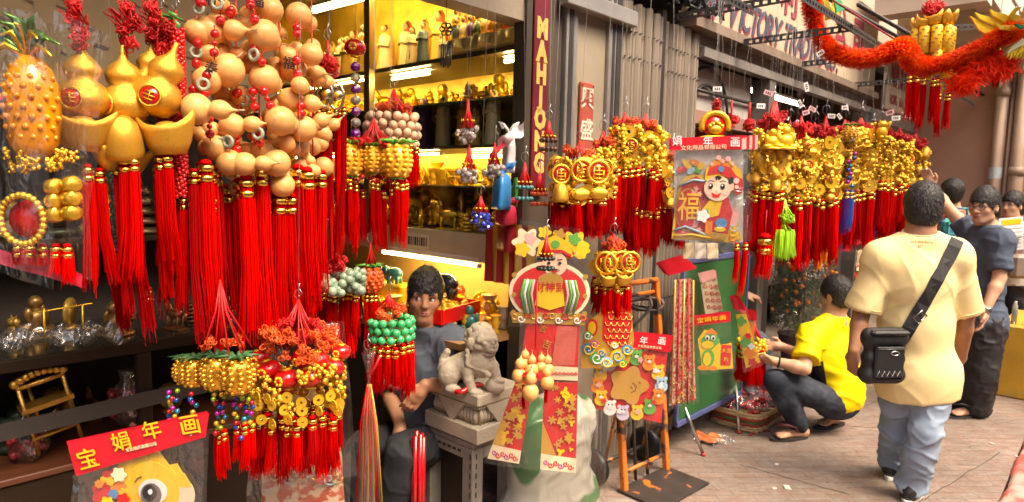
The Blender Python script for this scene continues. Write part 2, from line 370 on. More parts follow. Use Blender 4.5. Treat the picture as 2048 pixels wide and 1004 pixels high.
# ================================================================ setting
def floor_mat():
    mt = bpy.data.materials.new('worn_pavement'); mt.use_nodes = True; nt = mt.node_tree; L = nt.links.new; b = nt.nodes['Principled BSDF']; b.inputs['Roughness'].default_value = .62
    tc = _n(nt, 'ShaderNodeTexCoord'); mp = _n(nt, 'ShaderNodeMapping'); mp.inputs['Rotation'].default_value = (0, 0, math.radians(4)); mp.inputs['Scale'].default_value = (4.5, 9, 1); L(tc.outputs['Object'], mp.inputs[0])
    n1 = _n(nt, 'ShaderNodeTexNoise'); n1.inputs['Scale'].default_value = 2.2; n1.inputs['Detail'].default_value = 4; n1.inputs['Distortion'].default_value = .4; L(mp.outputs[0], n1.inputs['Vector'])
    cr = _n(nt, 'ShaderNodeValToRGB'); e = cr.color_ramp.elements; e[0].position = .36; e[0].color = (.215,.145,.11,1); e[1].position = .66; e[1].color = (.25,.205,.168,1); L(n1.outputs[0], cr.inputs[0])
    n2 = _n(nt, 'ShaderNodeTexNoise'); n2.inputs['Scale'].default_value = 1.7; n2.inputs['Detail'].default_value = 6; L(tc.outputs['Object'], n2.inputs['Vector'])
    r2 = _n(nt, 'ShaderNodeMapRange'); r2.inputs[1].default_value = .3; r2.inputs[2].default_value = .7; r2.inputs[3].default_value = .72; r2.inputs[4].default_value = 1.18; L(n2.outputs[0], r2.inputs[0])
    n3 = _n(nt, 'ShaderNodeTexNoise'); n3.inputs['Scale'].default_value = 45; n3.inputs['Detail'].default_value = 4; L(tc.outputs['Object'], n3.inputs['Vector'])
    r3 = _n(nt, 'ShaderNodeMapRange'); r3.inputs[1].default_value = .3; r3.inputs[2].default_value = .7; r3.inputs[3].default_value = .86; r3.inputs[4].default_value = 1.12; L(n3.outputs[0], r3.inputs[0])
    mu = _n(nt, 'ShaderNodeMath', operation='MULTIPLY'); L(r2.outputs[0], mu.inputs[0]); L(r3.outputs[0], mu.inputs[1])
    bk = _n(nt, 'ShaderNodeTexBrick'); bk.inputs['Scale'].default_value = 1.; bk.inputs['Brick Width'].default_value = .21; bk.inputs['Row Height'].default_value = .07; bk.inputs['Mortar Size'].default_value = .004; bk.inputs['Mortar Smooth'].default_value = .6; bk.inputs['Bias'].default_value = 0
    bk.inputs['Color1'].default_value = (1.06,1.0,.97,1); bk.inputs['Color2'].default_value = (.93,.95,.95,1); bk.inputs['Mortar'].default_value = (.66,.66,.66,1)
    m0 = _n(nt, 'ShaderNodeMapping'); m0.inputs['Rotation'].default_value = (0, 0, math.radians(-4)); L(tc.outputs['Object'], m0.inputs[0]); L(m0.outputs[0], bk.inputs['Vector'])
    mb_ = _n(nt, 'ShaderNodeMix', data_type='RGBA', blend_type='MULTIPLY'); mb_.inputs[0].default_value = 1.; L(cr.outputs[0], mb_.inputs[6]); L(bk.outputs[0], mb_.inputs[7])
    h = _n(nt, 'ShaderNodeHueSaturation'); L(mb_.outputs[2], h.inputs['Color']); L(mu.outputs[0], h.inputs['Value']); L(h.outputs[0], b.inputs['Base Color'])
    ad = _n(nt, 'ShaderNodeMath', operation='ADD'); L(n1.outputs[0], ad.inputs[0]); L(n3.outputs[0], ad.inputs[1])
    bp = _n(nt, 'ShaderNodeBump'); bp.inputs['Strength'].default_value = .35; bp.inputs['Distance'].default_value = .012; L(ad.outputs[0], bp.inputs['Height']); L(bp.outputs[0], b.inputs['Normal'])
    return mt
ASPH = M('asphalt', (.05,.048,.045), .85, var=.3, vs=6, bump=.4, bs=200)
b = MB(); b.mat(ASPH); b.quad((-400,-400,-.14), (400,-400,-.14), (400,400,-.14), (-400,400,-.14)); tag(b.build('road'), 'grey street surface', kind='structure')
b = MB(); b.mat(floor_mat())
def slab(mb, u0, u1, v0, v1, z0, z1):
    P = [fw(u, v, z) for z in (z0, z1) for (u, v) in ((u0,v0),(u1,v0),(u1,v1),(u0,v1))]
    a = [(0,1,2,3),(4,7,6,5),(0,4,5,1),(1,5,6,2),(2,6,7,3),(3,7,4,0)]
    return mb.add(P, a, False)
slab(b, -14, 60, -8, 1.78, -.3, 0); tag(b.build('pavement'), kind='structure')
JT = M('dark_joint', (.06,.045,.035), .9)
for a0, a1 in ((ag(1690,852),ag(1850,862)), (ag(1480,930),ag(1700,990)), (ag(1850,1000),ag(2000,905)), (ag(1560,880),ag(1760,800))):
    b = MB(); b.mat(JT); x = (a1-a0).normalized(); y = UZ.cross(x)*.004; n_ = 14; P_ = [a0+(a1-a0)*(i/n_)+y*U(-1.5,1.5)+UZ*.003 for i in range(n_+1)]; b.add([p-y*U(.3,1) for p in P_]+[p+y*U(.3,1) for p in P_], [(i,i+1,n_+2+i,n_+1+i) for i in range(n_)], False); b.build('joint_line', bpy.data.objects['pavement'])
# kerb with worn red paint
KR = M('red_kerb_paint', (.62,.13,.10), .6, var=.2, vs=5, col2=(.55,.33,.27), c2=(.46,.58), bump=.3, bs=40)
b = MB(); b.mat(KR)
nk = 90
def kerbp(s, t):
    u = -6+26*s; prof = [(1.785,-.2),(1.785+.008*math.sin(u*9)+.004*math.sin(u*31),.004),(1.81+.012*math.sin(u*5),.026),(2.0,.03),(2.07,.0),(2.08,-.2)]
    v, z = prof[int(round(t*5))]; return fw(u, v, z)
b.grid(kerbp, 260, 5); tag(b.build('kerb'), 'worn red painted kerb along the pavement edge', kind='structure')

CONC = M('stained_concrete', (.34,.27,.20), .8, var=.22, vs=2.2, bump=.25, bs=30)
CREAM = M('cream_panel', (.30,.245,.17), .6, var=.14, vs=3, bump=.08, bs=20)
BROWNW = M('brown_rendered_wall', (.52,.29,.195), .75, var=.12, vs=1.6, bump=.2, bs=25)
DARKST = M('dark_steel', (.055,.05,.046), .5, .4, var=.3, vs=6, bump=.2, bs=40)
ALU = M('aged_aluminium', (.33,.31,.28), .42, .55, var=.2, vs=5)
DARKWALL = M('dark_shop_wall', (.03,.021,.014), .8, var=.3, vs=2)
SHUT = M('grimy_grey_shutter', (.27,.22,.165), .6, .1, var=.3, vs=2.5, stretch=(3,3,.5), bump=.15, bs=25)
GLASS = glass()
def wall(name, u0, u1, v0, v1, z0, z1, mt, label, cat='wall'):
    b = MB(); b.mat(mt); slab(b, u0, u1, v0, v1, z0, z1); return tag(b.build(name), label, cat)
# ---- left shop shell (inside), right shop shell
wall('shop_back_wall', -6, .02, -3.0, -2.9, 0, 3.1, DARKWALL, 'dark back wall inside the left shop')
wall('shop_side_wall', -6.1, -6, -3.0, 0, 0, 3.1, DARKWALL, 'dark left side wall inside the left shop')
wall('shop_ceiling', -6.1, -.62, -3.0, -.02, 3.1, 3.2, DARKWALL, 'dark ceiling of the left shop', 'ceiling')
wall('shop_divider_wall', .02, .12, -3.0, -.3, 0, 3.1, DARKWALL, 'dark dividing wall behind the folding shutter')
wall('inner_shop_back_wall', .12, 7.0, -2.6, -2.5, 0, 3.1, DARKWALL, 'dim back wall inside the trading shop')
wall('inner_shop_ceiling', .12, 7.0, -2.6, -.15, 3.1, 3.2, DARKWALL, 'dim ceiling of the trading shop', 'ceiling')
# ---- building over the shops
b = MB(); b.mat(CONC); slab(b, -6.2, -.66, -.12, .0, 2.42, 4.4); tag(b.build('shop_lintel'), 'concrete lintel above the left shop opening', 'lintel')
FACAD = M('upper_facade', (.42,.34,.25), .8, var=.15, vs=1.2, bump=.1)
b = MB(); b.mat(FACAD); slab(b, -6.2, 7.0, -.5, -.26, 3.25, 9); tag(b.build('upper_facade_wall'), 'plain rendered upper wall above the shop signs', 'wall')
# cream pillar with metal channels, between the two shops
t = thing('shop_pillar', 'cream panelled pillar between the shops carrying the red name plate', 'pillar', fw(-.16, 0, 0), RZ_F)
b = MB(); b.mat(CREAM); b.box((.0,.1,1.6), (.275,.2,3.2)); b.build('panel', t)
for x, w_, mt in ((.155,.03,ALU), (.185,.025,DARKST), (.21,.02,ALU), (.232,.02,DARKST), (.253,.02,ALU), (-.155,.03,ALU), (-.19,.035,DARKST), (-.22,.02,ALU)):
    b = MB(); b.mat(mt); b.box((x,.06,1.6), (w_,.17,3.2), bev=.004); b.build('metal_channel', t)
b = MB(); b.mat(ALU); b.box((.02,-.05,2.58), (.62,.06,.085), bev=.006); b.build('header_rail', t)
b = MB(); b.mat(M('dark_brown_board', (.07,.05,.035), .6, var=.2)); b.box((-.355,.018,1.6), (.235,.03,3.2)); b.build('side_board', t)
# red name plate with the two characters
SIGNRED = M('red_sign_board', (.40,.075,.045), .5, var=.12, vs=6)
PALEP = M('pale_brush_paint', (.62,.55,.42), .6, var=.1)
c0 = av(1174, 232, .02); u_, v_ = uv(c0)
t = thing('name_plate', 'narrow red name plate with two pale brushed characters on the pillar', 'sign', fw(u_, .012, c0.z), RZ_F)
b = MB(); b.mat(SIGNRED); b.box((0,0,0), (.118,.014,.345), bev=.003); b.build('board', t)
TS = basis((0,-.0085,0), (1,0,0), (0,0,1), (0,-1,0))
for ch, z in (('興', .085), ('盛', -.08)):
    text_mb(ch, .118, PALEP, .0015, .0022, TS @ Matrix.Translation((0, z, 0))).build('character', t)
for x in (-.047,.047):
    b = MB(); b.mat(DARKST); b.ball((x,-.009,.158), .005, 8, 5); b.build('screw', t)
# vertical MAHJONG board
MAROON = M('maroon_sign_board', (.15,.006,.016), .45, var=.15, vs=5)
YELP = M('yellow_letter_paint', (.66,.43,.10), .55, var=.12)
c1 = av(1081, 195, .03); u_, v_ = uv(c1)
t = thing('shop_sign', 'tall maroon board with yellow vertical MAHJONG lettering', 'sign', fw(u_, .03, c1.z), RZ_F)
b = MB(); b.mat(MAROON); b.box((0,.01,.02), (.11,.02,.98), bev=.003); b.build('board', t)
TS = basis((0,-.001,0), (1,0,0), (0,0,1), (0,-1,0))
for k, ch in enumerate('MAHJONG'):
    text_mb(ch, .125, YELP, .0015, .0085, TS @ Matrix.Translation((0, .321-.107*k, 0)), sx=.8).build('letter', t)
# side strip left of the board
b = MB(); b.mat(M('tan_door_post', (.06,.045,.028), .5, var=.15)); slab(b, u_-.1, u_-.06, -.06, .02, 0, 2.75); tag(b.build('door_post'), 'tan post at the edge of the glass cabinet beside the maroon board', 'post')
# ---- folding shutter: two leaves of vertical slats
def shutter(label, u0, u1, n, z1, grp):
    t = thing('folding_shutter', label, 'shutter', fw(u0, .0, 0), RZ_F, grp)
    wd = (u1-u0)/n; me = []
    for q in range(3):
        b = MB(); b.mat(SHUT); w2 = wd*.5; d_ = .022+.004*q
        prof = [(-w2,0), (-w2*.82,-d_*.35), (-w2*.3,-d_), (w2*.55,-d_*.9), (w2*.86,-d_*.2), (w2*.97,.0), (w2*.9,.012), (-w2*.9,.012)]
        V = [(x, y, z) for z in (0, 1) for x, y in prof]; k = len(prof)
        b.add(V, [tuple(range(k)), tuple(reversed(range(k, 2*k)))]+[(i, k+i, k+(i+1) % k, (i+1) % k) for i in range(k)], False); me.append(b.mesh('slat'))
    for i in range(n):
        x = (i+.5)*wd; put('slat', me[i % 3], t, (x, U(-.004,.004)-.012*(i % 2), .03), (0, U(-.002,.002), U(-.12,.12)), (1, 1, z1-.03+U(-.012,.012)))
    for z in (z1-.16, z1-.3, z1*.55, .95, .2):
        for i in range(n):
            b = MB(); b.mat(DARKST); b.tube([(i*wd+wd*.25,-.036,z+U(-.004,.004)), (i*wd+wd*.8,-.036,z+.012)], .0045, 5); b.build('rivet_link', t)
    b = MB(); b.mat(DARKST); b.box(((u1-u0)*.42,-.038,z1*.66), (.02,.012,.09), bev=.004); b.build('latch', t)
    return t
shutter('left leaf of the grimy grey folding shutter beside the pillar', .10, .53, 9, 2.68, 'folding shutter leaves')
shutter('right leaf of the grimy grey folding shutter next to the shop window', .575, 1.0, 9, 2.66, 'folding shutter leaves')
b = MB(); b.mat(DARKST); slab(b, .045, .095, -.06, .03, 0, 2.9); tag(b.build('shutter_post'), 'dark steel post at the left edge of the folding shutter', 'post')
b = MB(); b.mat(DARKST); slab(b, .53, .575, -.02, .02, 0, 2.72); tag(b.build('shutter_post'), 'dark steel post between the two shutter leaves', 'post')
# bundle of dark cables over the shutter
t = thing('cable_bundle', 'tangle of dark cables above the folding shutter', 'cable', fw(.45,.05,2.82), RZ_F)
for k in range(22):
    b = MB(); b.mat(BLACK); x0 = U(-.4,.25); pts = [(x0+i*.05+U(-.05,.05), U(-.12,.04), U(-.09,.1)) for i in range(9)]; b.tube(pts, U(.006,.012), 5); b.build('cable', t)
# ---- trading shop front: sign band, rails, transom, posts, glass
SIGNB = M('weathered_cream_sign', (.47,.37,.25), .7, var=.12, vs=2.5, col2=(.40,.30,.19), c2=(.5,.75))
NAVY = M('faded_navy_paint', (.055,.06,.085), .6, var=.3, vs=20); CRIM = M('faded_crimson_paint', (.28,.035,.05), .6, var=.25, vs=20)
t = thing('trading_shop_sign', 'long cream sign band reading NEW VICTORY TRADING CO above the trading shop', 'sign', fw(.78, .04, 2.735), RZ_F)
b = MB(); b.mat(SIGNB); b.box((2.1,.03,.42), (4.2,.06,.84), bev=.004); b.build('board', t)
TS = basis((0,-.0035,0), (1,0,0), (0,0,1), (0,-1,0)); SH = Matrix(((1,.28,0,0),(0,1,0,0),(0,0,1,0),(0,0,0,1)))
xs = .14
for ch in 'NEW VICTORY TRADING CO.':
    if ch != ' ':
        g = text_mb(ch, .30, CRIM, .001, .008, TS @ Matrix.Translation((xs+.014,.128,.001)) @ SH, sx=.8); g.join(text_mb(ch, .30, NAVY, .0015, .004, TS @ Matrix.Translation((xs,.14,.003)) @ SH, sx=.8)); g.build('letter', t)
    xs += .14 if ch not in 'I. ' else .08
for ch, x in (('大', .95), ('利', 1.65), ('有', 2.3), ('公', 2.95), ('司', 3.5)):
    text_mb(ch, .36, CRIM, .0015, .01, TS @ Matrix.Translation((x,.46,.002))).build('character', t)
def rail(name, label, u0, u1, v0, v1, z0, z1, mt, cat='rail'):
    b = MB(); b.mat(mt); slab(b, u0, u1, v0, v1, z0, z1); return tag(b.build(name), label, cat)
rail('sign_rail', 'brown grey rail along the lower edge of the cream sign band', .8, 4.95, -.02, .10, 2.67, 2.732, M('brown_rail', (.20,.145,.10), .6, var=.25, vs=4))
rail('shutter_box', 'grey shutter housing under the sign rail', 1.0, 4.9, -.14, .0, 2.585, 2.668, M('grey_housing', (.20,.19,.17), .5, var=.15))
rail('window_rail', 'pale aluminium rail over the shop window', 1.02, 6.4, -.02, .05, 2.52, 2.58, ALU)
rail('window_transom', 'dull pink lintel under the ironwork window', 1.03, 2.12, -.12, -.04, 2.10, 2.19, M('dull_pink_lintel', (.30,.16,.135), .6))
t = thing('ironwork_window', 'transom window with dark curved ironwork above the pink lintel', 'window', fw(1.03,-.08,2.19), RZ_F)
b = MB(); b.mat(M('dim_white_board', (.42,.40,.36), .5)); b.box((.55,.03,.17), (1.08,.02,.34)); b.build('pane', t)
for r_ in (.22, .34):
    b = MB(); b.mat(DARKST); b.tube([(.3+r_*math.cos(a), -.005, -.03+r_*math.sin(a)) for a in np.linspace(.1, PI-.2, 16)], .012, 6); b.build('iron_arc', t)
b = MB(); b.mat(DARKST); b.tube([(0,-.012,.14),(1.1,-.012,.14)], .013, 6); b.build('iron_bar', t)
for u0, lab in ((2.14,'grey post at the middle of the shop window'), (4.75,'pale grey post at the far end of the trading shop')):
    b = MB(); b.mat(M('grey_post', (.15,.14,.125), .5, .2, var=.15)); slab(b, u0, u0+.12, -.1, .04, 0, 2.52); tag(b.build('window_post'), lab, 'post')
t = thing('shop_window', 'large glass shop window of the trading shop', 'window', fw(1.03,-.05,0), RZ_F)
for x0, x1 in ((.02,1.09), (2.3,3.7)):
    b = MB(); b.mat(GLASS); b.box(((x0+x1)/2,0,1.5), (x1-x0,.006,1.15)); b.build('pane', t)
# dim shelves and goods inside the trading shop
for k, z in enumerate((.55, 1.0, 1.42, 1.8)):
    b = MB(); b.mat(M('dim_shelf', (.16,.13,.10), .6)); slab(b, 1.1, 6.5, -1.15, -.8, z, z+.02); tag(b.build('wall_shelf'), ['lowest','second lowest','second highest','highest'][k]+' dim shelf inside the trading shop', 'shelf')
CARD = [M('box_%s' % q, c, .5, rnd=.2) for q, c in (('brown',(.22,.13,.07)),('pale',(.5,.47,.4)),('red',(.4,.03,.03)),('teal',(.05,.2,.2)),('gold',(.5,.3,.05)))]
for q in range(64):
    u_ = U(1.2,6.2); z = random.choice((.57,1.02,1.44,1.82)); w_, h_ = U(.1,.3), U(.12,.34)
    b = MB(); b.mat(random.choice(CARD)); b.box((0,0,h_/2), (w_,.2,h_), bev=.004); o = b.build('goods_box', None, fw(u_, -.97, z), (0,0,RZ_F+U(-.2,.2)))
    tag(o, 'dim boxed goods on the shelves behind the shop window', 'box', 'goods boxes inside the trading shop')
FL = emitter('fluorescent_tube', (1,.93,.78), 9.); FLW = emitter('warm_fluorescent_tube', (1,.68,.26), 34.)
def tube_lamp(label, p, q, mt=FL, r=.016, group='fluorescent tubes'):
    t = thing('tube_lamp', label, 'lamp', (Vector(p)+Vector(q))/2, 0, group); h = (Vector(q)-Vector(p))/2; up = Vector((0,0,1))
    b = MB(); b.mat(mt); b.tube([-h*.97, h*.97], r, 10); b.build('glowing_tube', t)
    b = MB(); b.mat(WHITE); x = h.normalized(); y = up.cross(x).normalized(); R_ = Matrix((x, y, x.cross(y))).transposed(); b.box((0,0,.033), (h.length*2.04,.045,.022), R_); b.build('fitting', t)
    for s_ in (-1, 1):
        b = MB(); b.mat(WHITE); b.tube([h*.97*s_, h*1.01*s_], r*1.15, 8); b.build('end_cap', t)
    return t
tube_lamp('long fluorescent tube inside the trading shop window', au(1490,178,2.6), au(1490,178,2.6)+N*.0+D*1.3+Vector((0,0,.0)), FL)
# ---- slotted steel rack over the pavement
SLOT = MB()
def slotted(label, p, q, wd=.05, drop=.045):
    p, q = Vector(p), Vector(q); L_ = (q-p).length; x = (q-p).normalized(); y = UZ.cross(x).normalized()
    t = thing('slotted_angle_bar', label, 'rack bar', p, math.atan2(x.y, x.x), 'slotted steel rack bars')
    b = MB(); b.mat(DARKST); b.smooth = False
    # upper flange solid, hanging flange with punched slots built from strips
    b.box((L_/2,0,.0), (L_,wd,.004)); zt, zb = -.002, -drop
    b.box((L_/2, -wd/2, zt-.006), (L_,.003,.012)); b.box((L_/2,-wd/2, zb+.006), (L_,.003,.012))
    n_ = max(2, int(L_/.045))
    for i in range(n_): b.box(((i+.5)*L_/n_,-wd/2,(zt+zb)/2), (L_/n_*.45,.0028,drop-.02))
    b.build('bar', t); 
    b = MB(); b.mat(DARKST); b.tube([(.02,-wd/2-.004,-.03),(.02,-wd/2+.006,-.03)], .008, 6); b.build('bolt', t)
    return t
slotted('slotted bracket nearest the camera reaching out over the shutter', fw(.62,.06,2.70), fw(.62,.75,2.70))
slotted('second slotted bracket crossing under the cream sign', fw(1.51,.06,2.70), fw(1.51,.80,2.70))
slotted('third slotted bracket behind the dragon garland', fw(2.65,.06,2.72), fw(2.65,.85,2.72))
slotted('fourth slotted bracket near the far shop sign', fw(4.2,.06,2.75), fw(4.2,1.2,2.75))
slotted('long slotted bar running along the pavement side of the rack', fw(.60,.76,2.712), fw(6.2,.76,2.712))
slotted('slotted bar carrying the nearest hanging goods', fw(-3.6,.52,2.66), fw(.6,.52,2.66))
slotted('slotted cross bar high above the firecracker cluster', fw(3.2,.9,3.0), fw(3.9,1.9,3.05))
# far shop sign
t = thing('far_shop_sign', 'far cream shop sign with dripping maroon strokes', 'sign', fw(5.15,.12,2.62), RZ_F)
b = MB(); b.mat(SIGNB); b.box((.75,.02,.28), (1.5,.04,.62), bev=.004); b.build('board', t)
TS = basis((0,-.0025,0), (1,0,0), (0,0,1), (0,-1,0))
for x, ch in ((.22,'M'),(.42,'R'),(.62,'S'),(.82,'H')): text_mb(ch, .34, CRIM, .001, .02, TS @ Matrix.Translation((x,.36,.002)), sx=.75).build('letter', t)
xs = .2
for ch in 'HONG HAI TRADING':
    if ch != ' ': text_mb(ch, .15, CRIM, .001, .003, TS @ Matrix.Translation((xs,.09,.002)), sx=.75).build('letter', t)
    xs += .085
b = MB(); b.mat(ALU); slab(b, 4.9, 6.9, .0, .1, 2.44, 2.56); tag(b.build('far_shop_rail'), 'pale rail under the far shop sign', 'rail')
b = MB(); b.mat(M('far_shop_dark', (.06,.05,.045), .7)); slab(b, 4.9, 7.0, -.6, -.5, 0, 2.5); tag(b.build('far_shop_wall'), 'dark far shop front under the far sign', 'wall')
# ---- brown wall closing the view, pipes, slab and beams overhead
b = MB(); b.mat(BROWNW); slab(b, 7.0, 7.3, -2.7, 6.0, 0, 3.32); tag(b.build('brown_wall'), 'tall brown rendered wall closing the view behind the shoppers', 'wall')
b = MB(); b.mat(CONC); slab(b, 6.9, 7.4, -.24, 6.0, 3.323, 3.75); tag(b.build('wall_beam'), 'beige concrete beam on top of the brown wall', 'beam')
PIPEM = M('tan_pipe_paint', (.40,.27,.185), .45, var=.12, vs=3, rnd=.08)
def pipe(label, pts, r, collars=()):
    t = thing('drain_pipe', label, 'pipe', pts[0], 0, 'pipes on the brown wall'); o = Vector(pts[0])
    b = MB(); b.mat(PIPEM); b.tube([Vector(p)-o for p in pts], r, 14); b.build('pipe', t)
    for c in collars:
        b = MB(); b.mat(PIPEM); q = Vector(c)-o; b.tube([q-UZ*.05, q+UZ*.05], r*1.18, 14); b.build('collar', t)
    return t
pu = 6.88
def pv(px): return uv(au(px, 330, pu))[1]
p1 = pipe('thick tan drain pipe with a small pale sticker on the brown wall', [fw(pu, pv(1992), 0), fw(pu, pv(1992), 3.3)], .068, [fw(pu, pv(1992), 2.9), fw(pu, pv(1992), .9)])
b = MB(); b.mat(M('pale_sticker', (.55,.62,.62), .5, var=.2, vs=60)); b.tube([(0,0,1.86),(0,0,2.0)], .0695, 14, cap=False); b.build('sticker', p1)
pipe('second tan drain pipe at the right edge of the brown wall', [fw(pu, pv(2034), 0), fw(pu, pv(2034), 3.3)], .075, [fw(pu, pv(2034), 1.95)])
pipe('thin grey conduit between the two drain pipes', [fw(6.93, pv(2015), 0), fw(6.93, pv(2013), 1.2), fw(6.93, pv(2013), 3.2)], .03)
p3 = pipe('fat beige pipe slanting under the canopy', [fw(1.9,1.75,3.02), fw(5.6,1.25,3.16), fw(6.8,1.1,3.2)], .10)
SLABM = M('canopy_underside', (.62,.51,.40), .8, var=.12, vs=1.5)
b = MB(); b.mat(SLABM); slab(b, 4.2, 7.4, .16, 1.1, 3.76, 3.95); tag(b.build('canopy_slab'), 'beige concrete canopy slab over the far pavement', 'canopy')
b = MB(); b.mat(SLABM); slab(b, -6.2, -.75, .02, 1.2, 3.5, 3.6); tag(b.build('shade_awning'), 'added concrete awning, out of view, shading the left shop front', 'awning')  # unseen awning, added to keep the left shop interior dark
for k, u0 in enumerate((4.3, 5.2, 6.2)):
    b = MB(); b.mat(SLABM); slab(b, u0, u0+.25, .165, 1.09, 3.4, 3.757); tag(b.build('canopy_beam'), ['nearest','middle','farthest'][k]+' down-stand beam under the canopy slab', 'beam', 'canopy beams')
b = MB(); b.mat(SLABM); slab(b, 4.25, 7.3, .9, 1.08, 3.5, 3.755); tag(b.build('canopy_edge_beam'), 'long beige beam running along under the canopy', 'beam')
for k, (va, za) in enumerate(((.35, 3.12), (.62, 3.0), (.5, 2.88))):
    b = MB(); b.mat(DARKST); p, q = fw(2.2, va, za), fw(7.0, va+.25, za+.02); b.tube([p, q], .016, 6); tag(b.build('ceiling_rod'), ['topmost','middle','lowest'][k]+' thin dark rod under the canopy', 'rod', 'thin dark rods under the canopy')
b = MB(); b.mat(M('red_lacing', (.3,.03,.04), .5)); b.tube([av(1665,0,.85), av(1795,82,.95)], .006, 5); tag(b.build('red_hanging_cord'), 'dark red cord slanting down to the dragon back', 'cord')
# bright building front across the cross street
b = MB(); b.mat(M('white_far_building', (.75,.76,.78), .7)); slab(b, 16, 16.4, 1.0, 12, 0, 9); tag(b.build('far_building'), 'pale building far away above the dragon head', 'building')
for q in range(8):
    b = MB(); b.mat(M('far_window', (.2,.25,.3), .2)); slab(b, 15.96, 15.998, 1.4+q*1.2, 2.1+q*1.2, 5, 6.4); b.build('window', bpy.data.objects['far_building'])
# ================================================================ left shop: glass cabinet, counters and what stands on them
GOLDBACK = M('gold_mirror_back', (.85,.56,.08), .3, .3, var=.35, vs=7, bump=.3, bs=12)
TANBACK = M('tan_panel', (.55,.36,.13), .5, var=.15, vs=3)
SHELFE = M('dark_shelf_edge', (.10,.07,.035), .4)
GSHELF = M('glass_shelf_green', (.25,.30,.22), .15)
CABW = M('cream_cabinet_board', (.62,.52,.36), .5, var=.08)
PORC = M('cream_porcelain', (.70,.56,.33), .3, coat=.4, rnd=.15); SKINP = M('painted_skin', (.60,.33,.17), .4)
ROBES = [M('robe_%s' % q, c, .4, rnd=.15, coat=.3) for q, c in (('blue',(.07,.11,.15)),('green',(.09,.15,.07)),('brown',(.30,.16,.06)),('cream',(.68,.55,.33)),('gold',(.70,.42,.08)),('red',(.42,.05,.03)),('purple',(.12,.03,.18)),('orange',(.65,.25,.03)))]
HAIRB = M('painted_hair', (.05,.025,.012), .5)
t = thing('display_cabinet', 'tall golden glass display cabinet full of figurines behind the shopkeeper', 'cabinet', fw(-.6, 0, 0), RZ_F)
# local x = u+.6 (behind the glass is +x), local y = -v (into the shop is +y)
def cb(name, x0, x1, y0, y1, z0, z1, mt):
    b = MB(); b.mat(mt); b.box(((x0+x1)/2,(y0+y1)/2,(z0+z1)/2), (x1-x0,y1-y0,z1-z0)); return b.build(name, t)
cb('back_panel', .49, .52, .05, 2.88, 1.36, 3.0, GOLDBACK); cb('end_panel', .0, .49, .04, .06, 1.36, 3.0, GOLDBACK); cb('far_end_panel', .0, .49, 2.86, 2.88, 1.36, 3.0, GOLDBACK)
cb('top_board', .0, .52, .04, 2.88, 3.0, 3.03, CABW)
cb('shelf', .02, .48, .07, 2.85, 2.325, 2.35, SHELFE); cb('shelf', .03, .48, .07, 2.85, 1.845, 1.86, SHELFE); cb('shelf', .0, .48, .07, 2.85, 1.36, 1.385, SHELFE)
cb('glass_shelf', .05, .48, .07, 2.85, 2.10, 2.108, GSHELF); cb('glass_shelf', .12, .48, .07, 2.85, 1.63, 1.638, GSHELF)
cb('valance', -.02, .0, .07, 2.85, 1.235, 1.385, CABW)
cb('recess_back', .3, .33, .05, 2.85, .9, 1.36, TANBACK)
cb('counter_top', -.42, .3, .05, 2.6, .88, .91, M('counter_wood', (.30,.15,.06), .4, var=.2, stretch=(3,20,3)))
cb('counter_front', -.40, -.38, .05, 2.6, 0, .88, M('counter_front', (.03,.02,.012), .6))
for y in (.05, 1.36, 2.84): cb('upright', -.035, .005, y-.03, y+.03, 1.386, 3.0, M('brass_upright', (.42,.32,.17), .35, .5))
for y0, y1 in ((.085,.62), (.625,1.325), (1.395,2.1), (2.105,2.80)): cb('glass_pane', -.012, -.006, y0, y1, 1.39, 3.0, GLASS)
b = MB(); b.mat(M('label_paper', (.75,.68,.52), .7, var=.1)); b.box((-.0225,.86,1.31), (.002,.2,.09)); b.build('paper_label', t)
for q in range(9):
    b = MB(); b.mat(INK); b.box((-.0245,.78+q*.02,1.31), (.001,.006+.004*(q % 3),.05)); b.build('barcode_stripe', t)
tube_lamp('fluorescent tube over the far top shelf of the glass cabinet', fw(-.56,-2.12,2.83), fw(-.56,-1.46,2.81), FLW)
tube_lamp('fluorescent tube over the near top shelf of the glass cabinet', fw(-.56,-1.28,2.83), fw(-.56,-.15,2.81), FLW)
tube_lamp('glowing tube under the cream valance lighting the counter goods', fw(-.60,-1.24,1.215), fw(-.60,-.36,1.215), FLW, .011)
tube_lamp('short glowing tube under the middle cabinet shelf', fw(-.30,-.75,1.815), fw(-.30,-.25,1.815), FLW, .009)
tube_lamp('bright tube seen under the top cabinet shelf near the maroon board', fw(-.5,-.30,2.295), fw(-.5,-.08,2.30), FLW, .010)
tube_lamp('bright tube seen under the top cabinet shelf by the brass upright', fw(-.5,-1.28,2.295), fw(-.5,-.9,2.295), FLW, .008)
tube_lamp('added thin glowing tube brightening the space under the top cabinet shelf', fw(-.55,-2.75,2.305), fw(-.55,-1.45,2.305), FLW, .007)  # extra tube added to give the cabinet shelves more warm light
tube_lamp('added thin glowing tube brightening the goods deep under the middle cabinet shelf', fw(-.45,-2.6,1.825), fw(-.45,-.85,1.825), FLW, .006)  # made-up tube, added only to brighten this level of the cabinet
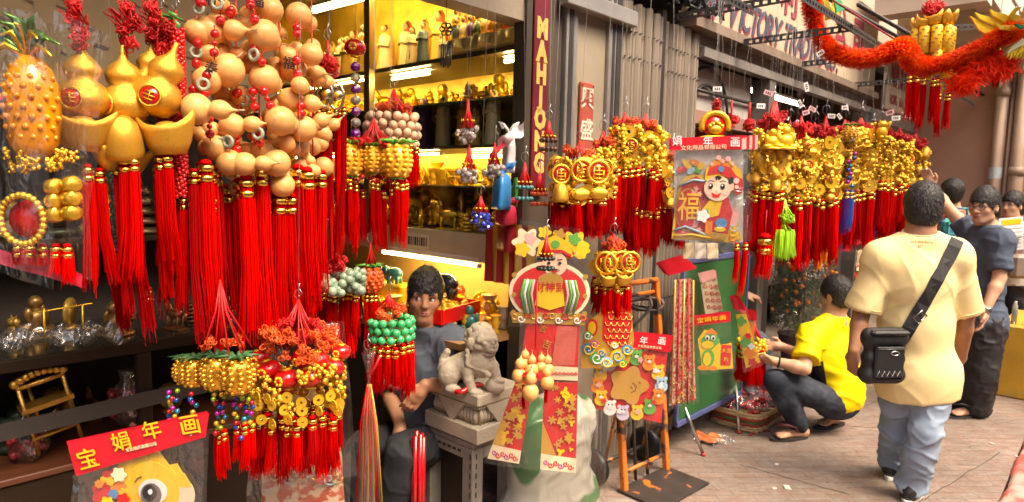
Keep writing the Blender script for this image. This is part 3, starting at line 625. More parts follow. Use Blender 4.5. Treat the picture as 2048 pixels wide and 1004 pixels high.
# figurines
def saint(h, r1, r2, name='saint_figurine', arms=True, seed=0):
    rg = random.Random(seed); parts = []
    b = MB(); b.mat(r1); fl = rg.uniform(.15,.2)
    b.lathe([(.0,0),(fl*h*.98,0),(fl*h,.02*h),(fl*.86*h,.2*h),(.125*h,.45*h),(.115*h,.6*h),(.125*h,.72*h),(.10*h,.79*h),(.035*h,.83*h),(.0,.84*h)], n=14, wob=lambda a, z: .07*math.sin(7*a+z*20))
    if arms:
        for s_ in (-1,1): b.tube([(s_*.11*h,.0,.75*h),(s_*.13*h,-.05*h,.6*h),(s_*.02*h,-.14*h,.62*h)], [.035*h,.04*h,.025*h], 7)
    parts.append(('robe', b))
    c = MB(); c.mat(r2); c.lathe([(fl*1.08*h,.03*h),(fl*.98*h,.25*h),(.14*h,.55*h),(.135*h,.74*h),(.08*h,.86*h),(.075*h,.95*h),(.03*h,1.01*h),(.0,1.01*h)], o=(0,.035*h,0), n=14, sy=.8, wob=lambda a, z: .05*math.sin(9*a)); parts.append(('cloak', c))
    d = MB(); d.mat(SKINP); d.ball((0,-.03*h,.90*h), (.055*h,.06*h,.072*h), 10, 8); d.mat(HAIRB); d.ball((0,.0,.925*h), (.062*h,.06*h,.065*h), 10, 7); parts.append(('head', d))
    return [(n_, q.mesh(n_)) for n_, q in parts]
def trinket(kind, mt):
    b = MB(); b.mat(mt)
    if kind == 0:      # seated laughing figure
        b.ball((0,0,.35),(.36,.3,.33),12,8); b.ball((0,-.03,.8),(.19,.19,.2),10,8); b.ball((-.3,-.12,.13),(.25,.2,.13),8,6); b.ball((.3,-.12,.13),(.25,.2,.13),8,6); b.ball((-.32,-.05,.5),(.12,.13,.22),8,6); b.ball((.32,-.05,.5),(.12,.13,.22),8,6); b.lathe([(.5,0),(.5,.06),(.42,.1),(0,.1)],n=12)
    elif kind == 1:    # beckoning cat
        b.ball((0,0,.36),(.3,.26,.38),12,8); b.ball((0,-.03,.8),(.25,.22,.2),12,8)
        for s_ in (-1,1): b.lathe([(.08,0),(0,.16)],(s_*.15,0,.92),n=6); b.ball((s_*.14,-.2,.1),(.1,.12,.1),8,6)
        b.tube([(.27,-.05,.5),(.34,-.1,.75),(.32,-.16,.95)],[.09,.08,.1],8)
    elif kind == 2:    # ingot on coins
        b.lathe([(.42,0),(.45,.1),(.4,.2),(0,.2)],n=14); b.lathe([(.0,.2),(.2,.22),(.33,.42),(.42,.62),(.36,.6),(.26,.5),(0,.52)],n=14,sx=1.3,sy=.7); b.ball((0,0,.55),(.26,.2,.2),10,7)
    elif kind == 3:    # tiered pagoda tree
        for i in range(5): b.lathe([(.34-.05*i,0),(.36-.05*i,.05),(.18-.02*i,.17),(0,.17)],(0,0,i*.18),n=8)
        b.lathe([(.05,0),(.0,.16)],(0,0,.9),n=6)
    elif kind == 4:    # prancing horse
        b.ball((0,0,.5),(.34,.15,.16),10,7); b.tube([(-.28,0,.55),(-.4,0,.78),(-.42,0,.85)],[.13,.09,.08],8); b.ball((-.5,0,.88),(.15,.07,.08),8,6)
        for x, y in ((-.22,.08),(-.22,-.08),(.24,.08),(.24,-.08)): b.tube([(x,y,.42),(x-.05,y,.2),(x,y,.05)],[.07,.045,.05],6)
        b.tube([(.33,0,.55),(.48,0,.5),(.5,0,.3)],[.05,.07,.02],6); b.box((0,0,.025),(.8,.36,.05))
    elif kind == 5:    # round money disc on a stand
        b.lathe([(.42,-.04),(.42,.04),(.36,.06),(.34,.03),(0,.03)],(0,0,.5),(0,-1,0),n=18); b.lathe([(.25,0),(.25,.06),(.1,.12),(0,.12)],n=10)
        for i in range(8): a = i*PI/4; b.ball((.2*math.cos(a),-.05,.5+.2*math.sin(a)),.07,7,5)
    else:              # trumpet flower vase / crown
        b.lathe([(.22,0),(.26,.05),(.12,.2),(.2,.4),(.3,.62),(.2,.75),(.3,.95),(.34,1.0),(.0,.9)],n=12)
    return b.mesh('trinket')
TRG = [trinket(k, GOLD) for k in range(7)]; TRY = [trinket(k, GOLDY) for k in range(7)]
TMIX = [trinket(k, M('trinket_%s' % q, c, .3, rnd=.2, coat=.4)) for k, (q, c) in enumerate((('teal',(.03,.2,.18)),('scarlet',(.55,.04,.02)),('amber',(.7,.3,.03)),('leaf',(.08,.22,.05)),('navy',(.02,.04,.09)),('orange',(.7,.2,.02)),('pale',(.6,.5,.35))))]
# top shelf: robed statues
sv = [2.66,2.45,2.2,2.0,1.8,1.6,1.17,1.02,.86,.68,.55,.43,.31,.2,.12]
looks = ['cream robe and green cloak','brown robe','blue cloak','cream robe','gold robe','green cloak','dark green cloak over cream robe','blue robe with brown cloak','cream child robe','brown cloak over gold robe','gold robe with cream cloak','red robe','orange robe','green robe','cream robe with blue cloak']
rr = [(3,1),(2,2),(3,0),(3,3),(4,4),(4,1),(3,1),(0,2),(3,3),(4,2),(4,3),(5,5),(7,4),(1,3),(3,0)]
for k, y in enumerate(sv):
    h = U(.24,.34) if k not in (8,) else .17
    s_ = thing('saint_figurine', 'statue in %s, %s on the top cabinet shelf' % (looks[k], ['number %d' % 0,'']['a' == 'a'] or ('left of the tall green cloaked one' if k < 6 else 'right of the brass upright')), 'statue', fw(-.6+U(.1,.2), -y, 2.35), RZ_F-PI/2+U(-.4,.4), 'robed statues on the top shelf')
    for n_, me in saint(h, ROBES[rr[k][0]], ROBES[rr[k][1]], seed=k): put(n_, me, s_)
ordn = ['farthest','second farthest','third farthest','fourth farthest','fifth farthest','sixth farthest','tall','slim','small','fifth nearest','fourth nearest','third nearest','orange','next to last','last']
for k, o in enumerate([o for o in bpy.data.objects if o.name.startswith('saint_figurine')]): o['label'] = ('%s statue, %s, on the top cabinet shelf' % (ordn[k], looks[k]))
# back row of statues, draped plaque at the near end
for k in range(13):
    s_ = thing('saint_figurine', 'robed statue in the back row of the top cabinet shelf', 'statue', fw(-.6+U(.3,.4), -(.12+k*.2+U(-.04,.04)), 2.35), RZ_F-PI/2, 'back row statues on the top shelf')
    for n_, me in saint(U(.3,.42), random.choice(ROBES[1:6]), random.choice(ROBES[2:6]), seed=50+k): put(n_, me, s_)
t = thing('supper_plaque', 'long cream relief of seated figures behind a draped table on the top shelf', 'plaque', fw(-.53, -.38, 2.351), RZ_F-PI/2)
b = MB(); b.mat(PORC); b.grid(lambda s_, r: ((s_-.5)*.62, -.05-.012*math.sin(s_*40)*(1-r)-.02*abs(math.sin(s_*PI*3)), .005+r*.075+.03*abs(math.sin(s_*PI*3))*(1-r)), 60, 5); b.build('draped_cloth', t)
b = MB(); b.mat(PORC); b.box((0,0,.045), (.62,.08,.08), bev=.01); b.build('table', t)
for q in range(11):
    b = MB(); x = -.28+q*.056; b.mat(ROBES[(q*3) % 8]); b.lathe([(.03,0),(.032,.06),(.02,.09),(0,.1)],(x,.02,.085),n=8); b.mat(SKINP); b.ball((x,.01,.2),.016,8,6); b.mat(HAIRB); b.ball((x,.016,.208),.016,8,6); b.build('seated_figure', t)
# middle shelf: dolls with wide robes, glass vases
for k, (y, c, h, lab) in enumerate(((1.15,1,.26,'green robed doll at the far end of the middle cabinet shelf'),(1.02,6,.30,'purple robed doll on the middle cabinet shelf'),(.84,3,.3,'pale doll standing behind the purple robed doll'),(.66,7,.27,'wide orange robed doll on the middle cabinet shelf'),(.56,4,.22,'gold doll beside the orange robed doll'),(.42,3,.3,'cream doll near the middle of the cabinet'),(.22,1,.2,'small green doll near the cabinet edge'),(1.6,2,.3,'brown doll left of the brass upright on the middle shelf'),(1.9,4,.3,'gold robed doll far along the middle shelf'),(2.3,5,.3,'red robed doll at the deep end of the middle shelf'))):
    s_ = thing('robed_doll', lab, 'doll', fw(-.6+.14, -y, 1.861), RZ_F-PI/2+U(-.3,.3), 'robed dolls on the middle shelf')
    for n_, me in saint(h, ROBES[c], ROBES[c], seed=80+k): put(n_, me, s_)
def scatter(label, n, fn, meshes, smin, smax, grp, cat='ornament', name='gold_ornament'):
    for k in range(n):
        p = fn(k); s_ = U(smin, smax); o = put(name, random.choice(meshes), None, p, (0,0,RZ_F-PI/2+U(-.8,.8)), s_); tag(o, label, cat, grp)
scatter('small gilded ornament crowding the middle cabinet shelf', 22, lambda k: fw(-.6+U(.24,.44), -U(.12,2.7), 1.861), TRG, .14, .3, 'gilded ornaments on the middle cabinet shelf')
scatter('gilded ornament on the thin glass shelf above the dolls', 40, lambda k: fw(-.6+.26+.1*(k % 2), -(.1+k*.066), 2.109), TRG+TRY, .09, .17, 'gilded ornaments on the thin upper glass shelf')
scatter('gilded ornament on the thin glass shelf above the lowest shelf', 44, lambda k: fw(-.6+.2+.09*(k % 3), -(.1+k*.06), 1.639), TRG+TRY, .08, .15, 'gilded ornaments on the thin lower glass shelf')
scatter('shiny gilded ornament crowding the lowest cabinet shelf', 52, lambda k: fw(-.6+(.07+.12*(k % 4)), -(.12+2.6*((k//4)/13)+U(-.03,.03)), 1.386), TRG, .1, .2, 'gilded ornaments on the lowest cabinet shelf')
scatter('gilded ornament standing at the back of the lowest cabinet shelf', 20, lambda k: fw(-.6+U(.3,.44), -(.1+k*.13), 1.386), TRG, .24, .36, 'tall gilded ornaments on the lowest cabinet shelf')
scatter('small gold ornament on the wooden counter under the valance', 72, lambda k: fw(-.6-U(-.22,.38), -U(.08,1.9), .911), TRY, .06, .15, 'gold ornaments on the counter')
scatter('small coloured ornament among the gold ones on the wooden counter', 40, lambda k: fw(-.6-U(-.2,.38), -U(.1,1.9), .911), TMIX, .06, .15, 'coloured ornaments on the counter', name='coloured_ornament')
# raised tray of gold pieces, elephants
t = thing('gold_tray', 'red tray heaped with small gold pieces behind the stone lion', 'tray', fw(-.86,-.34,.96), RZ_F+.25)
b = MB(); b.mat(REDP); b.box((0,0,.02), (.34,.2,.02)); b.box((0,-.1,.05),(.34,.012,.07)); b.box((0,.1,.05),(.34,.012,.07)); b.box((-.17,0,.05),(.012,.2,.07)); b.box((.17,0,.05),(.012,.2,.07)); b.build('tray_box', t)
for q in range(46): b = MB() if q == 0 else b; b.mat(GOLDY); b.ball((U(-.15,.15),U(-.08,.08),.05+U(0,.03)), U(.012,.022), 7, 5)
b.build('gold_pieces', t)['kind'] = 'stuff'
for lab, p, s_, mt in (('dark blue elephant ornament on a stand beside the glowing tube', fw(-.72,-.5,1.03), .11, M('dark_elephant', (.02,.035,.05), .25, coat=.5)), ('teal elephant ornament behind the shopkeeper ear', fw(-.72,-.95,1.06), .075, M('teal_elephant', (.03,.22,.2), .25, coat=.5))):
    t = thing('elephant_ornament', lab, 'ornament', p, RZ_F-PI/2+.3, 'elephant ornaments')
    b = MB(); b.mat(mt); b.ball((0,0,.75*s_),(.75*s_,.45*s_,.5*s_),12,8); b.ball((-.8*s_,0,.95*s_),(.36*s_,.33*s_,.36*s_),10,7); b.build('body', t)
    for x, y in ((-.4,.2),(-.4,-.2),(.4,.2),(.4,-.2)): b = MB(); b.mat(mt); b.tube([(x*s_,y*s_,.6*s_),(x*s_,y*s_,0)],[.2*s_,.16*s_],8); b.build('leg', t)
    b = MB(); b.mat(mt); b.tube([(-1.05*s_,0,.9*s_),(-1.3*s_,0,.6*s_),(-1.35*s_,0,.95*s_),(-1.3*s_,0,1.3*s_)],[.16*s_,.12*s_,.09*s_,.06*s_],8); b.build('trunk', t)
    for y in (-.35,.35): b = MB(); b.mat(mt); b.ball((-.7*s_,y*s_,1.0*s_),(.22*s_,.06*s_,.3*s_),8,6); b.build('ear', t)
    b = MB(); b.mat(GOLDY); b.box((0,0,-.06), (.2,.14,.12), bev=.01); b.build('stand', t)
t = thing('striped_cloth', 'red and yellow striped cloth hanging at the near end of the counter', 'cloth', fw(-.70,-.05,1.28), RZ_F-PI/2)
for q in range(8):
    b = MB(); b.mat([M('stripe_red',(.35,.01,.01),.7), M('stripe_yellow',(.6,.35,.04),.7)][q % 2]); x = -.16+q*.04
    b.grid(lambda s_, r: (x+s_*.04, .01*math.sin((x+s_*.04)*90)*(1.2-r), -.12+r*.3), 6, 4); b.build('stripe', t)
# ---- glass counter along the street at the far left
DARKC = M('dark_counter_frame', (.022,.012,.006), .7, spec=.15)
WOODR = M('reddish_counter_wood', (.10,.032,.013), .4, var=.25, vs=6, stretch=(1,14,14))
t = thing('glass_counter', 'low glass counter with a wooden base at the left shop edge', 'counter', fw(-3.6,-.1,0), RZ_F)
def cc(name, x0, x1, y0, y1, z0, z1, mt):
    b = MB(); b.mat(mt); b.box(((x0+x1)/2,(y0+y1)/2,(z0+z1)/2), (x1-x0,y1-y0,z1-z0), bev=.003); return b.build(name, t)
cc('upper_shelf', 0, 1.95, .02, .5, 1.10, 1.125, M('smoky_glass_shelf', (.03,.03,.024), .12)); cc('front_rail', 0, 1.95, -.005, .02, 1.095, 1.13, DARKC)
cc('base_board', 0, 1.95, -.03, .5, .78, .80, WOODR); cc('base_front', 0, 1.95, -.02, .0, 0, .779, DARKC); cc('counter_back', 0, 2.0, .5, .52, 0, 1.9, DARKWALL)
cc('upright', 1.25, 1.29, .0, .04, .8, 1.095, DARKC); cc('upright', 1.92, 1.95, .0, .04, .8, 1.095, DARKC); cc('rear_shelf', 0, 2.0, .3, .499, 1.42, 1.44, DARKC)
b = MB(); b.mat(M('taped_strip', (.045,.04,.035), .3)); b.box((.85,-.008,.93), (1.6,.002,.05), Matrix.Rotation(-.03,3,'Y')); b.build('tape_strip', t)
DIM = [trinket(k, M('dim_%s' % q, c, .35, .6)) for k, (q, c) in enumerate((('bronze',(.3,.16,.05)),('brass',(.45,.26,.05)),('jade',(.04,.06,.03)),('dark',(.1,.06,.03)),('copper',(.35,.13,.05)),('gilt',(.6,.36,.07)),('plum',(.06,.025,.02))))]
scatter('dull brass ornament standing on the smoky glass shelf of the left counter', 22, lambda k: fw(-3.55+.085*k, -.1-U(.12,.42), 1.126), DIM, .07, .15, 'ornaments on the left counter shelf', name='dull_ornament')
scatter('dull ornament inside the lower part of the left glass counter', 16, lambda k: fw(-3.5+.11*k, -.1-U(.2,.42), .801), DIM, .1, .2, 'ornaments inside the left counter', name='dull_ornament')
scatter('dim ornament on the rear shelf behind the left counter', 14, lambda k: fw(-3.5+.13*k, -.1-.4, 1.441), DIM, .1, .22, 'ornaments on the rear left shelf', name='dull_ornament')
# carved gilt chair frame leaning in the counter
c0 = av(118, 880, -.12); t = thing('carved_chair_ornament', 'carved gilt miniature chair frame leaning inside the left counter', 'ornament', c0, RZ_F)
G2 = M('dull_gilt', (.42,.22,.04), .35, .8, bump=.4, bs=80)
Rt = Matrix.Rotation(-.2, 4, 'Y')
def gb(name, pts, r): b = MB(); b.mat(G2); b.tube([Rt @ Vector(p) for p in pts], r, 7); return b.build(name, t)
for x in (-.055,.055):
    gb('leg', [(x,0,-.02),(x,0,.2)], .006); gb('rear_leg', [(x*.8+.02,.06,-.01),(x*.8+.02,.06,.18)], .005)
b = MB(); b.mat(G2); b.box(Rt @ Vector((0,.02,.12)), (.13,.07,.014), Rt.to_3x3()); b.build('seat', t)
for z in (.03,.19): gb('cross_rail', [(-.06,0,z),(.06,0,z)], .007)
b = MB(); b.mat(G2)
for q in range(9): b.ball(Rt @ Vector((-.06+.015*q, 0, .205+.016*math.sin(q/8*PI))), .013, 7, 5)
b.build('carved_crest', t)
for lab, px, py, mt in (('clear bag of dark red sweets in the left counter', 255, 800, M('dark_sweets', (.22,.015,.02), .3)), ('clear bag of small red packets at the bottom left', 55, 870, M('red_packets', (.3,.02,.03), .35))):
    p = av(px, py, -.2); t = thing('sweet_bag', lab, 'bag', p, RZ_F)
    b = MB(); b.mat(mt)
    for q in range(60): b.ball((U(-.05,.05),U(-.03,.03),U(-.05,.035)), U(.009,.014), 6, 5)
    b.build('sweets', t)['kind'] = 'stuff'
    b = MB(); b.mat(film('bag_film')); b.lathe([(.0,-.075),(.05,-.07),(.075,-.03),(.065,.03),(.025,.07),(.035,.1)], n=18, sy=.65, wob=lambda a, z: .1*math.sin(5*a+30*z)+.06*math.sin(11*a)); b.build('clear_bag', t)
for lab, px, py, w_ in (('crumpled clear plastic sheet on the left counter shelf', 60, 700, .2), ('crumpled plastic wrap beside the brass ornaments', 185, 690, .13)):
    t = thing('plastic_sheet', lab, 'plastic', av(px, py, -.18), RZ_F); b = MB(); b.mat(film('shelf_film', haze=.08, gloss=.2, bump=.9)); b.grid(lambda a, r: ((a-.5)*w_, (r-.5)*.16, .02+.03*abs(math.sin(a*7+r*4))+.02*math.sin(r*11+a*5)), 24, 14); b.build('film', t)
t = thing('wire_rack', 'thin brass wire rack on the left counter shelf', 'rack', av(130, 690, -.22), RZ_F)
for x in (-.05,.05): b = MB(); b.mat(GOLD); b.tube([(x,0,-.01),(x,0,.12)], .003, 6); b.build('post', t)
for z in (.03,.11): b = MB(); b.mat(GOLD); b.tube([(-.08,0,z),(.08,.01,z+.01)], .0025, 6); b.build('bar', t)
# printed sheet hanging at the back, seen through the goods at top left
t = thing('printed_sheet', 'yellowed printed sheet hanging behind the goods at top left', 'poster', av(250, 60, -.15), RZ_F)
b = MB(); b.mat(M('yellowed_paper', (.30,.21,.10), .7, var=.1, vs=5)); b.box((0,.01,.1), (1.0,.004,.62)); b.build('sheet', t)
for q in range(90):
    b = MB(); b.mat(M('brown_print', (.12,.07,.04), .7)); b.box((U(-.48,.48),.0065,.1+U(-.28,.28)), (U(.01,.05),.001,U(.004,.012)), Matrix.Rotation(U(-.6,.6),3,'Y')); b.build('printed_mark', t)
# ================================================================ hanging goods
_T = {}
def tassel_me(L_, r, mat=RED, band=True, seed=0, splay=1.25, nb=2):
    L_ = max(.04, round(L_/.02)*.02); r = max(.004, round(r/.0015)*.0015); key = (L_, r, mat.name, band, seed, nb)
    if key in _T: return _T[key]
    rg = random.Random(hash((round(L_*100), round(r*1e4), seed)) & 0xffff); b = MB(); b.mat(mat); ns = 46; sw = (rg.uniform(-.05,.05), rg.uniform(-.05,.05)); splay *= rg.uniform(.9,1.3)
    b.tube([(0,0,0),(0,0,-L_*.5),(0,0,-L_*.9)], [r*.62, r*.72, r*.5], 8, cap=False)
    for i in range(ns):
        a = 2*PI*i/ns+rg.uniform(-.1,.1); q = rg.uniform(.72,1.0); le = L_*(rg.uniform(.9,1.03) if i % 6 else rg.uniform(.8,1.1)); sp = splay*rg.uniform(.78,1.12); a2 = a+rg.uniform(-.14,.14); wx = sw[0]*le; wy = sw[1]*le
        pts = [(r*q*.72*math.cos(a), r*q*.72*math.sin(a), 0), (r*q*math.cos(a), r*q*math.sin(a), -L_*.12), (r*q*1.06*math.cos(a2), r*q*1.06*math.sin(a2), -L_*.55), (r*q*sp*math.cos(a2)+wx, r*q*sp*math.sin(a2)+wy, -le)]
        w_ = r*.095; b.tube(pts, [w_*.8, w_, w_*1.05, w_*.5], 3, cap=False)
    g = None
    if band:
        b.ball((0,0,r*.5), (r*.8,r*.8,r*.5), 8, 5); gk = ('band', r, nb); g = _T.get(gk)
        if g is None:
            q_ = MB(); q_.mat(BAND)
            for k in range(nb): z = -r*(.25+1.35*k); q_.lathe([(r*.86,-r*.42),(r*1.0,-r*.38),(r*1.03,0),(r*1.0,r*.38),(r*.86,r*.42)], (0,0,z), n=10)
            g = _T[gk] = q_.mesh('gold_band')
    _T[key] = (b.mesh('tassel'), g); return _T[key]
def put_tassel(name, mg, parent, loc, rot):
    o = put(name, mg[0], parent, loc, rot)
    if mg[1] is not None: put('gold_band', mg[1], o)
    return o
# ---- unit ornaments (about 1 across, hanging point at the top, facing -y)
def me_gourd(seed):
    rg = random.Random(seed); b = MB(); b.mat(GOURD); k = rg.uniform(.6,.74); e = rg.uniform(.9,1.1)
    pr = []
    for i in range(11): t_ = -PI/2+PI*(.02+.86*i/10); pr.append((.5*math.cos(t_), .5*e*math.sin(t_)))
    z0 = pr[-1][1]; R2 = .5*k; zc = z0+R2*.86
    for i in range(1, 11):
        t_ = -PI/2+PI*(.18+.66*i/10); pr.append((max(R2*math.cos(t_), .05), zc+R2*1.08*math.sin(t_)))
    zt = pr[-1][1]; r_ = pr[-1][0]; pr += [(r_*.62, zt+.07), (.05, zt+.16), (.032, zt+.26)]
    b.lathe(pr, n=20, wob=lambda a, z: .012*math.sin(2*a+seed)+.01*math.sin(3*a+z*3)); st_ = MB(); st_.mat(STEM)
    st_.tube([(0,0,zt+.25), (.02*rg.choice((-1,1)),.01,zt+.38), (.06*rg.choice((-1,1)),.02,zt+.38+rg.uniform(.05,.25))], [.034,.026,.016], 6)
    b.mat(GOURD); b.mat(STEM); b.ball((0,0,-.5*e), (.03,.03,.012), 6, 4)
    b.mat(REDC); b.tube([(.2*math.cos(a)*k/.67, .2*math.sin(a)*k/.67, z0+.045) for a in np.linspace(0, 2*PI, 13)[:-1]], .016, 5, closed=True)
    me = b.mesh('gourd'); GST[me.name] = st_.mesh('stem'); return me
GST = {}; GM = [me_gourd(s_) for s_ in range(6)]
def me_bead(mat, r=.5): b = MB(); b.mat(mat); b.ball((0,0,0), r, 10, 7); return b.mesh('bead')
def me_knot(mat, seed=0, n=26):
    rg = random.Random(seed); b = MB(); b.mat(mat)
    for i in range(n):
        u_ = Vector((rg.gauss(0,1), rg.gauss(0,1), rg.gauss(0,.8))).normalized(); c = u_*rg.uniform(.12,.34); x, y, d = frame_of(Vector((rg.gauss(0,1), rg.gauss(0,1), rg.gauss(0,1)))); R_ = rg.uniform(.1,.19)
        b.tube([c+(x*math.cos(a)+y*math.sin(a))*R_ for a in np.linspace(0, 2*PI, 9)[:-1]], .035, 4, closed=True)
    return b.mesh('knot')
KNR = [me_knot(REDC, s_) for s_ in range(3)]; KNO = [me_knot(ORC, s_) for s_ in range(3)]
def me_coin(mat=GOLDY):
    b = MB(); b.mat(mat); b.smooth = False; n = 20; V = []; Fc = []
    sq = lambda a: .12/max(abs(math.cos(a)), abs(math.sin(a)))
    for y in (-.05, .05):
        for i in range(n): a = 2*PI*i/n; V += [(.5*math.cos(a), y, .5*math.sin(a)), (.42*math.cos(a), y*.7, .42*math.sin(a)), (sq(a)*math.cos(a), y*.7, sq(a)*math.sin(a))]
    for s_ in (0, 1):
        o = s_*n*3
        for i in range(n):
            j = (i+1) % n
            for k in range(2): q = (o+i*3+k, o+j*3+k, o+j*3+k+1, o+i*3+k+1); Fc.append(q if s_ == 0 else q[::-1])
    for i in range(n):
        j = (i+1) % n; o = n*3; Fc.append((i*3, o+i*3, o+j*3, j*3)); Fc.append((i*3+2, j*3+2, o+j*3+2, o+i*3+2))
    b.add(V, Fc); return b.mesh('coin')
COIN = me_coin(); COING = me_coin(GOLD)
def me_bell():
    b = MB(); b.mat(GOLDM); b.lathe([(.0,.5),(.2,.47),(.34,.32),(.42,.05),(.45,-.3),(.44,-.45),(.36,-.5)], n=18); b.mat(RED2); b.lathe([(.36,-.49),(.3,-.4),(.1,-.3),(0,-.3)], n=18); b.mat(GOLD); b.ball((0,0,-.42), .07, 8, 6); return b.mesh('bell')
def me_ingot():
    b = MB(); b.mat(GOLDM); n = 24; rows = []
    for (r, z, lift) in ((0,-.42,0),(.32,-.4,.0),(.44,-.2,.05),(.56,.08,.22),(.6,.2,.36),(.52,.2,.3),(.42,.05,.1),(.3,.02,0)): rows.append((r, z, lift))
    V = []; Fc = []
    for r, z, lift in rows:
        for j in range(n): a = 2*PI*j/n; V.append((r*1.05*math.cos(a), r*.62*math.sin(a), z+lift*abs(math.cos(a))**3))
    for i in range(len(rows)-1):
        for j in range(n): q = (j+1) % n; Fc.append((i*n+j, i*n+q, (i+1)*n+q, (i+1)*n+j))
    b.add(V, Fc); b.ball((0,0,.08), (.33,.24,.24), 14, 8); return b.mesh('ingot')
def me_goldgourd():
    b = MB(); b.mat(GOLDM); b.lathe([(0,-.62),(.3,-.56),(.43,-.38),(.45,-.2),(.36,0),(.24,.1),(.3,.2),(.32,.32),(.24,.46),(.1,.58),(.05,.7),(.04,.85),(0,.86)], n=20)
    b.mat(REDP); b.lathe([(.17,0),(.16,.02),(0,.025)], (0,-.43,-.27), (0,-1,.1), n=14); b.mat(GOLD)
    b.tube([(.19*math.cos(a), -.435, -.27+.19*math.sin(a)) for a in np.linspace(0,2*PI,15)[:-1]], .022, 5, closed=True)
    b.tube([(-.1,-.47,-.27),(.1,-.47,-.27)], .016, 4); b.tube([(0,-.47,-.37),(0,-.47,-.17)], .016, 4); b.tube([(-.08,-.47,-.34),(.08,-.47,-.34)], .014, 4); b.tube([(-.08,-.47,-.2),(.08,-.47,-.2)], .014, 4); return b.mesh('gold_gourd')
def me_fish():
    b = MB(); b.mat(GOLD); b.ball((0,0,0), (.5,.18,.3), 12, 8); b.prism([(.4,0),(.75,.28),(.66,0),(.75,-.28)], -.04, .04, Matrix.Rotation(PI/2,4,'X')); b.prism([(-.15,.25),(.2,.22),(.05,.45)], -.03, .03, Matrix.Rotation(PI/2,4,'X'))
    b.mat(REDP); b.ball((-.32,-.14,.06), .05, 6, 5); return b.mesh('fish')
def me_disc():
    b = MB(); b.mat(GOLD); b.tube([(.44*math.cos(a), 0, .44*math.sin(a)) for a in np.linspace(0,2*PI,21)[:-1]], .075, 6, closed=True)
    b.mat(REDP); b.lathe([(.42,0),(.42,.03),(0,.03)], (0,.02,0), (0,-1,0), n=18); b.mat(GOLD)
    for x0, z0, x1, z1 in ((-.2,.2,.2,.2),(-.24,.05,.24,.05),(-.2,-.1,.2,-.1),(-.2,-.25,.2,-.25),(-.2,.2,-.2,-.25),(.2,.05,.2,-.25),(0,.28,0,-.25)): b.tube([(x0,-.03,z0),(x1,-.03,z1)], .035, 5)
    return b.mesh('disc')
def me_lantern():
    b = MB(); b.mat(REDP); b.lathe([(.12,-.36),(.34,-.3),(.5,-.12),(.52,.05),(.44,.24),(.3,.34),(.12,.38)], n=16, wob=lambda a, z: .02*math.cos(8*a)); b.mat(GOLD); b.lathe([(.2,0),(.22,.08),(.1,.12)], (0,0,.34), n=12); b.lathe([(.1,-.12),(.22,-.08),(.2,0)], (0,0,-.33), n=12)
    b.mat(GOLDY); b.lathe([(.2,0),(.18,.02),(0,.02)], (0,-.47,0), (0,-1,0), n=12)
    for k in range(6): a = k*PI/3; b.ball((.14*math.cos(a),-.48,.14*math.sin(a)), .07, 6, 5)
    return b.mesh('lantern')
def me_pine(mat=PINE, lf=LEAF, top=True):
    b = MB(); b.mat(mat); rows = 7; nn = 11
    b.lathe([(0,-.5),(.25,-.47),(.36,-.3),(.4,0),(.35,.3),(.2,.45),(0,.46)], n=14)
    for i in range(rows):
        z = -.4+.8*i/(rows-1); R_ = .4*math.sqrt(max(.05, 1-(z/.53)**2)); m_ = max(6, int(nn*R_/.4))
        for j in range(m_): a = 2*PI*(j+.5*(i % 2))/m_; b.ball((R_*math.cos(a), R_*math.sin(a), z), (.085,.085,.07), 6, 4)
    b.mat(lf)
    if top:
        for j in range(14):
            a = 2*PI*j/14+.3*(j % 2); l_ = .38+.12*(j % 3); b.tube([(.06*math.cos(a),.06*math.sin(a),.44), (.24*math.cos(a),.24*math.sin(a),.56), (l_*math.cos(a),l_*math.sin(a),.56-.05*(j % 2))], [.05,.06,.006], 4)
    for j in range(8): a = 2*PI*j/8; b.ball((.16*math.cos(a),.16*math.sin(a),-.5), (.09,.09,.03), 6, 4)
    return b.mesh('pineapple')
def me_cluster(mat, seed=0, n=9, r=.17):
    rg = random.Random(seed); b = MB(); b.mat(mat)
    for i in range(n): b.ball((rg.uniform(-.25,.25), rg.uniform(-.2,.2), .4-.85*i/n), r*rg.uniform(.8,1.15), 8, 6)
    return b.mesh('cluster')
def me_cracker():
    b = MB(); b.mat(GOLDY); b.lathe([(.0,-.5),(.2,-.5),(.23,-.47),(.23,.47),(.2,.5),(0,.5)], n=14); b.mat(M('cracker_print', (.35,.12,.02), .4))
    for i in range(7):
        for j in range(4): a = j*1.57+i*.5; b.box((.228*math.cos(a), .228*math.sin(a), -.4+.13*i), (.02,.13,.045), Matrix.Rotation(a,3,'Z'))
    return b.mesh('firecracker')
BELL, INGOT, GGOURD, FISH, DISC, LANT, PIN, PINR = me_bell(), me_ingot(), me_goldgourd(), me_fish(), me_disc(), me_lantern(), me_pine(), me_pine(M('gold_pine', (.82,.42,.05), .25, .8), DGREEN)
PINW = me_pine(ORC, LEAF); CLG, CLY = [me_cluster(GOLD, s_) for s_ in range(3)], [me_cluster(GOLDY, s_, 7, .2) for s_ in range(3)]
CRACK = me_cracker(); BRED, BJADE, BWOOD, BGOLD, BYEL = me_bead(REDP), me_bead(JADE), me_bead(WOODB), me_bead(GOLD), me_bead(GOLDY)
COLB = [me_bead(M('bead_%s' % q, c, .15, .5, coat=.5)) for q, c in (('magenta',(.45,.01,.3)),('blue',(.01,.09,.45)),('ruby',(.5,.01,.02)),('lime',(.35,.5,.02)),('gold',(.75,.4,.03)),('cyan',(.02,.25,.4)))]
CRYS = M('crystal', (.85,.75,.72), .08, 0, trans=.6); CRYB = M('blue_crystal', (.02,.04,.35), .1, coat=.6)
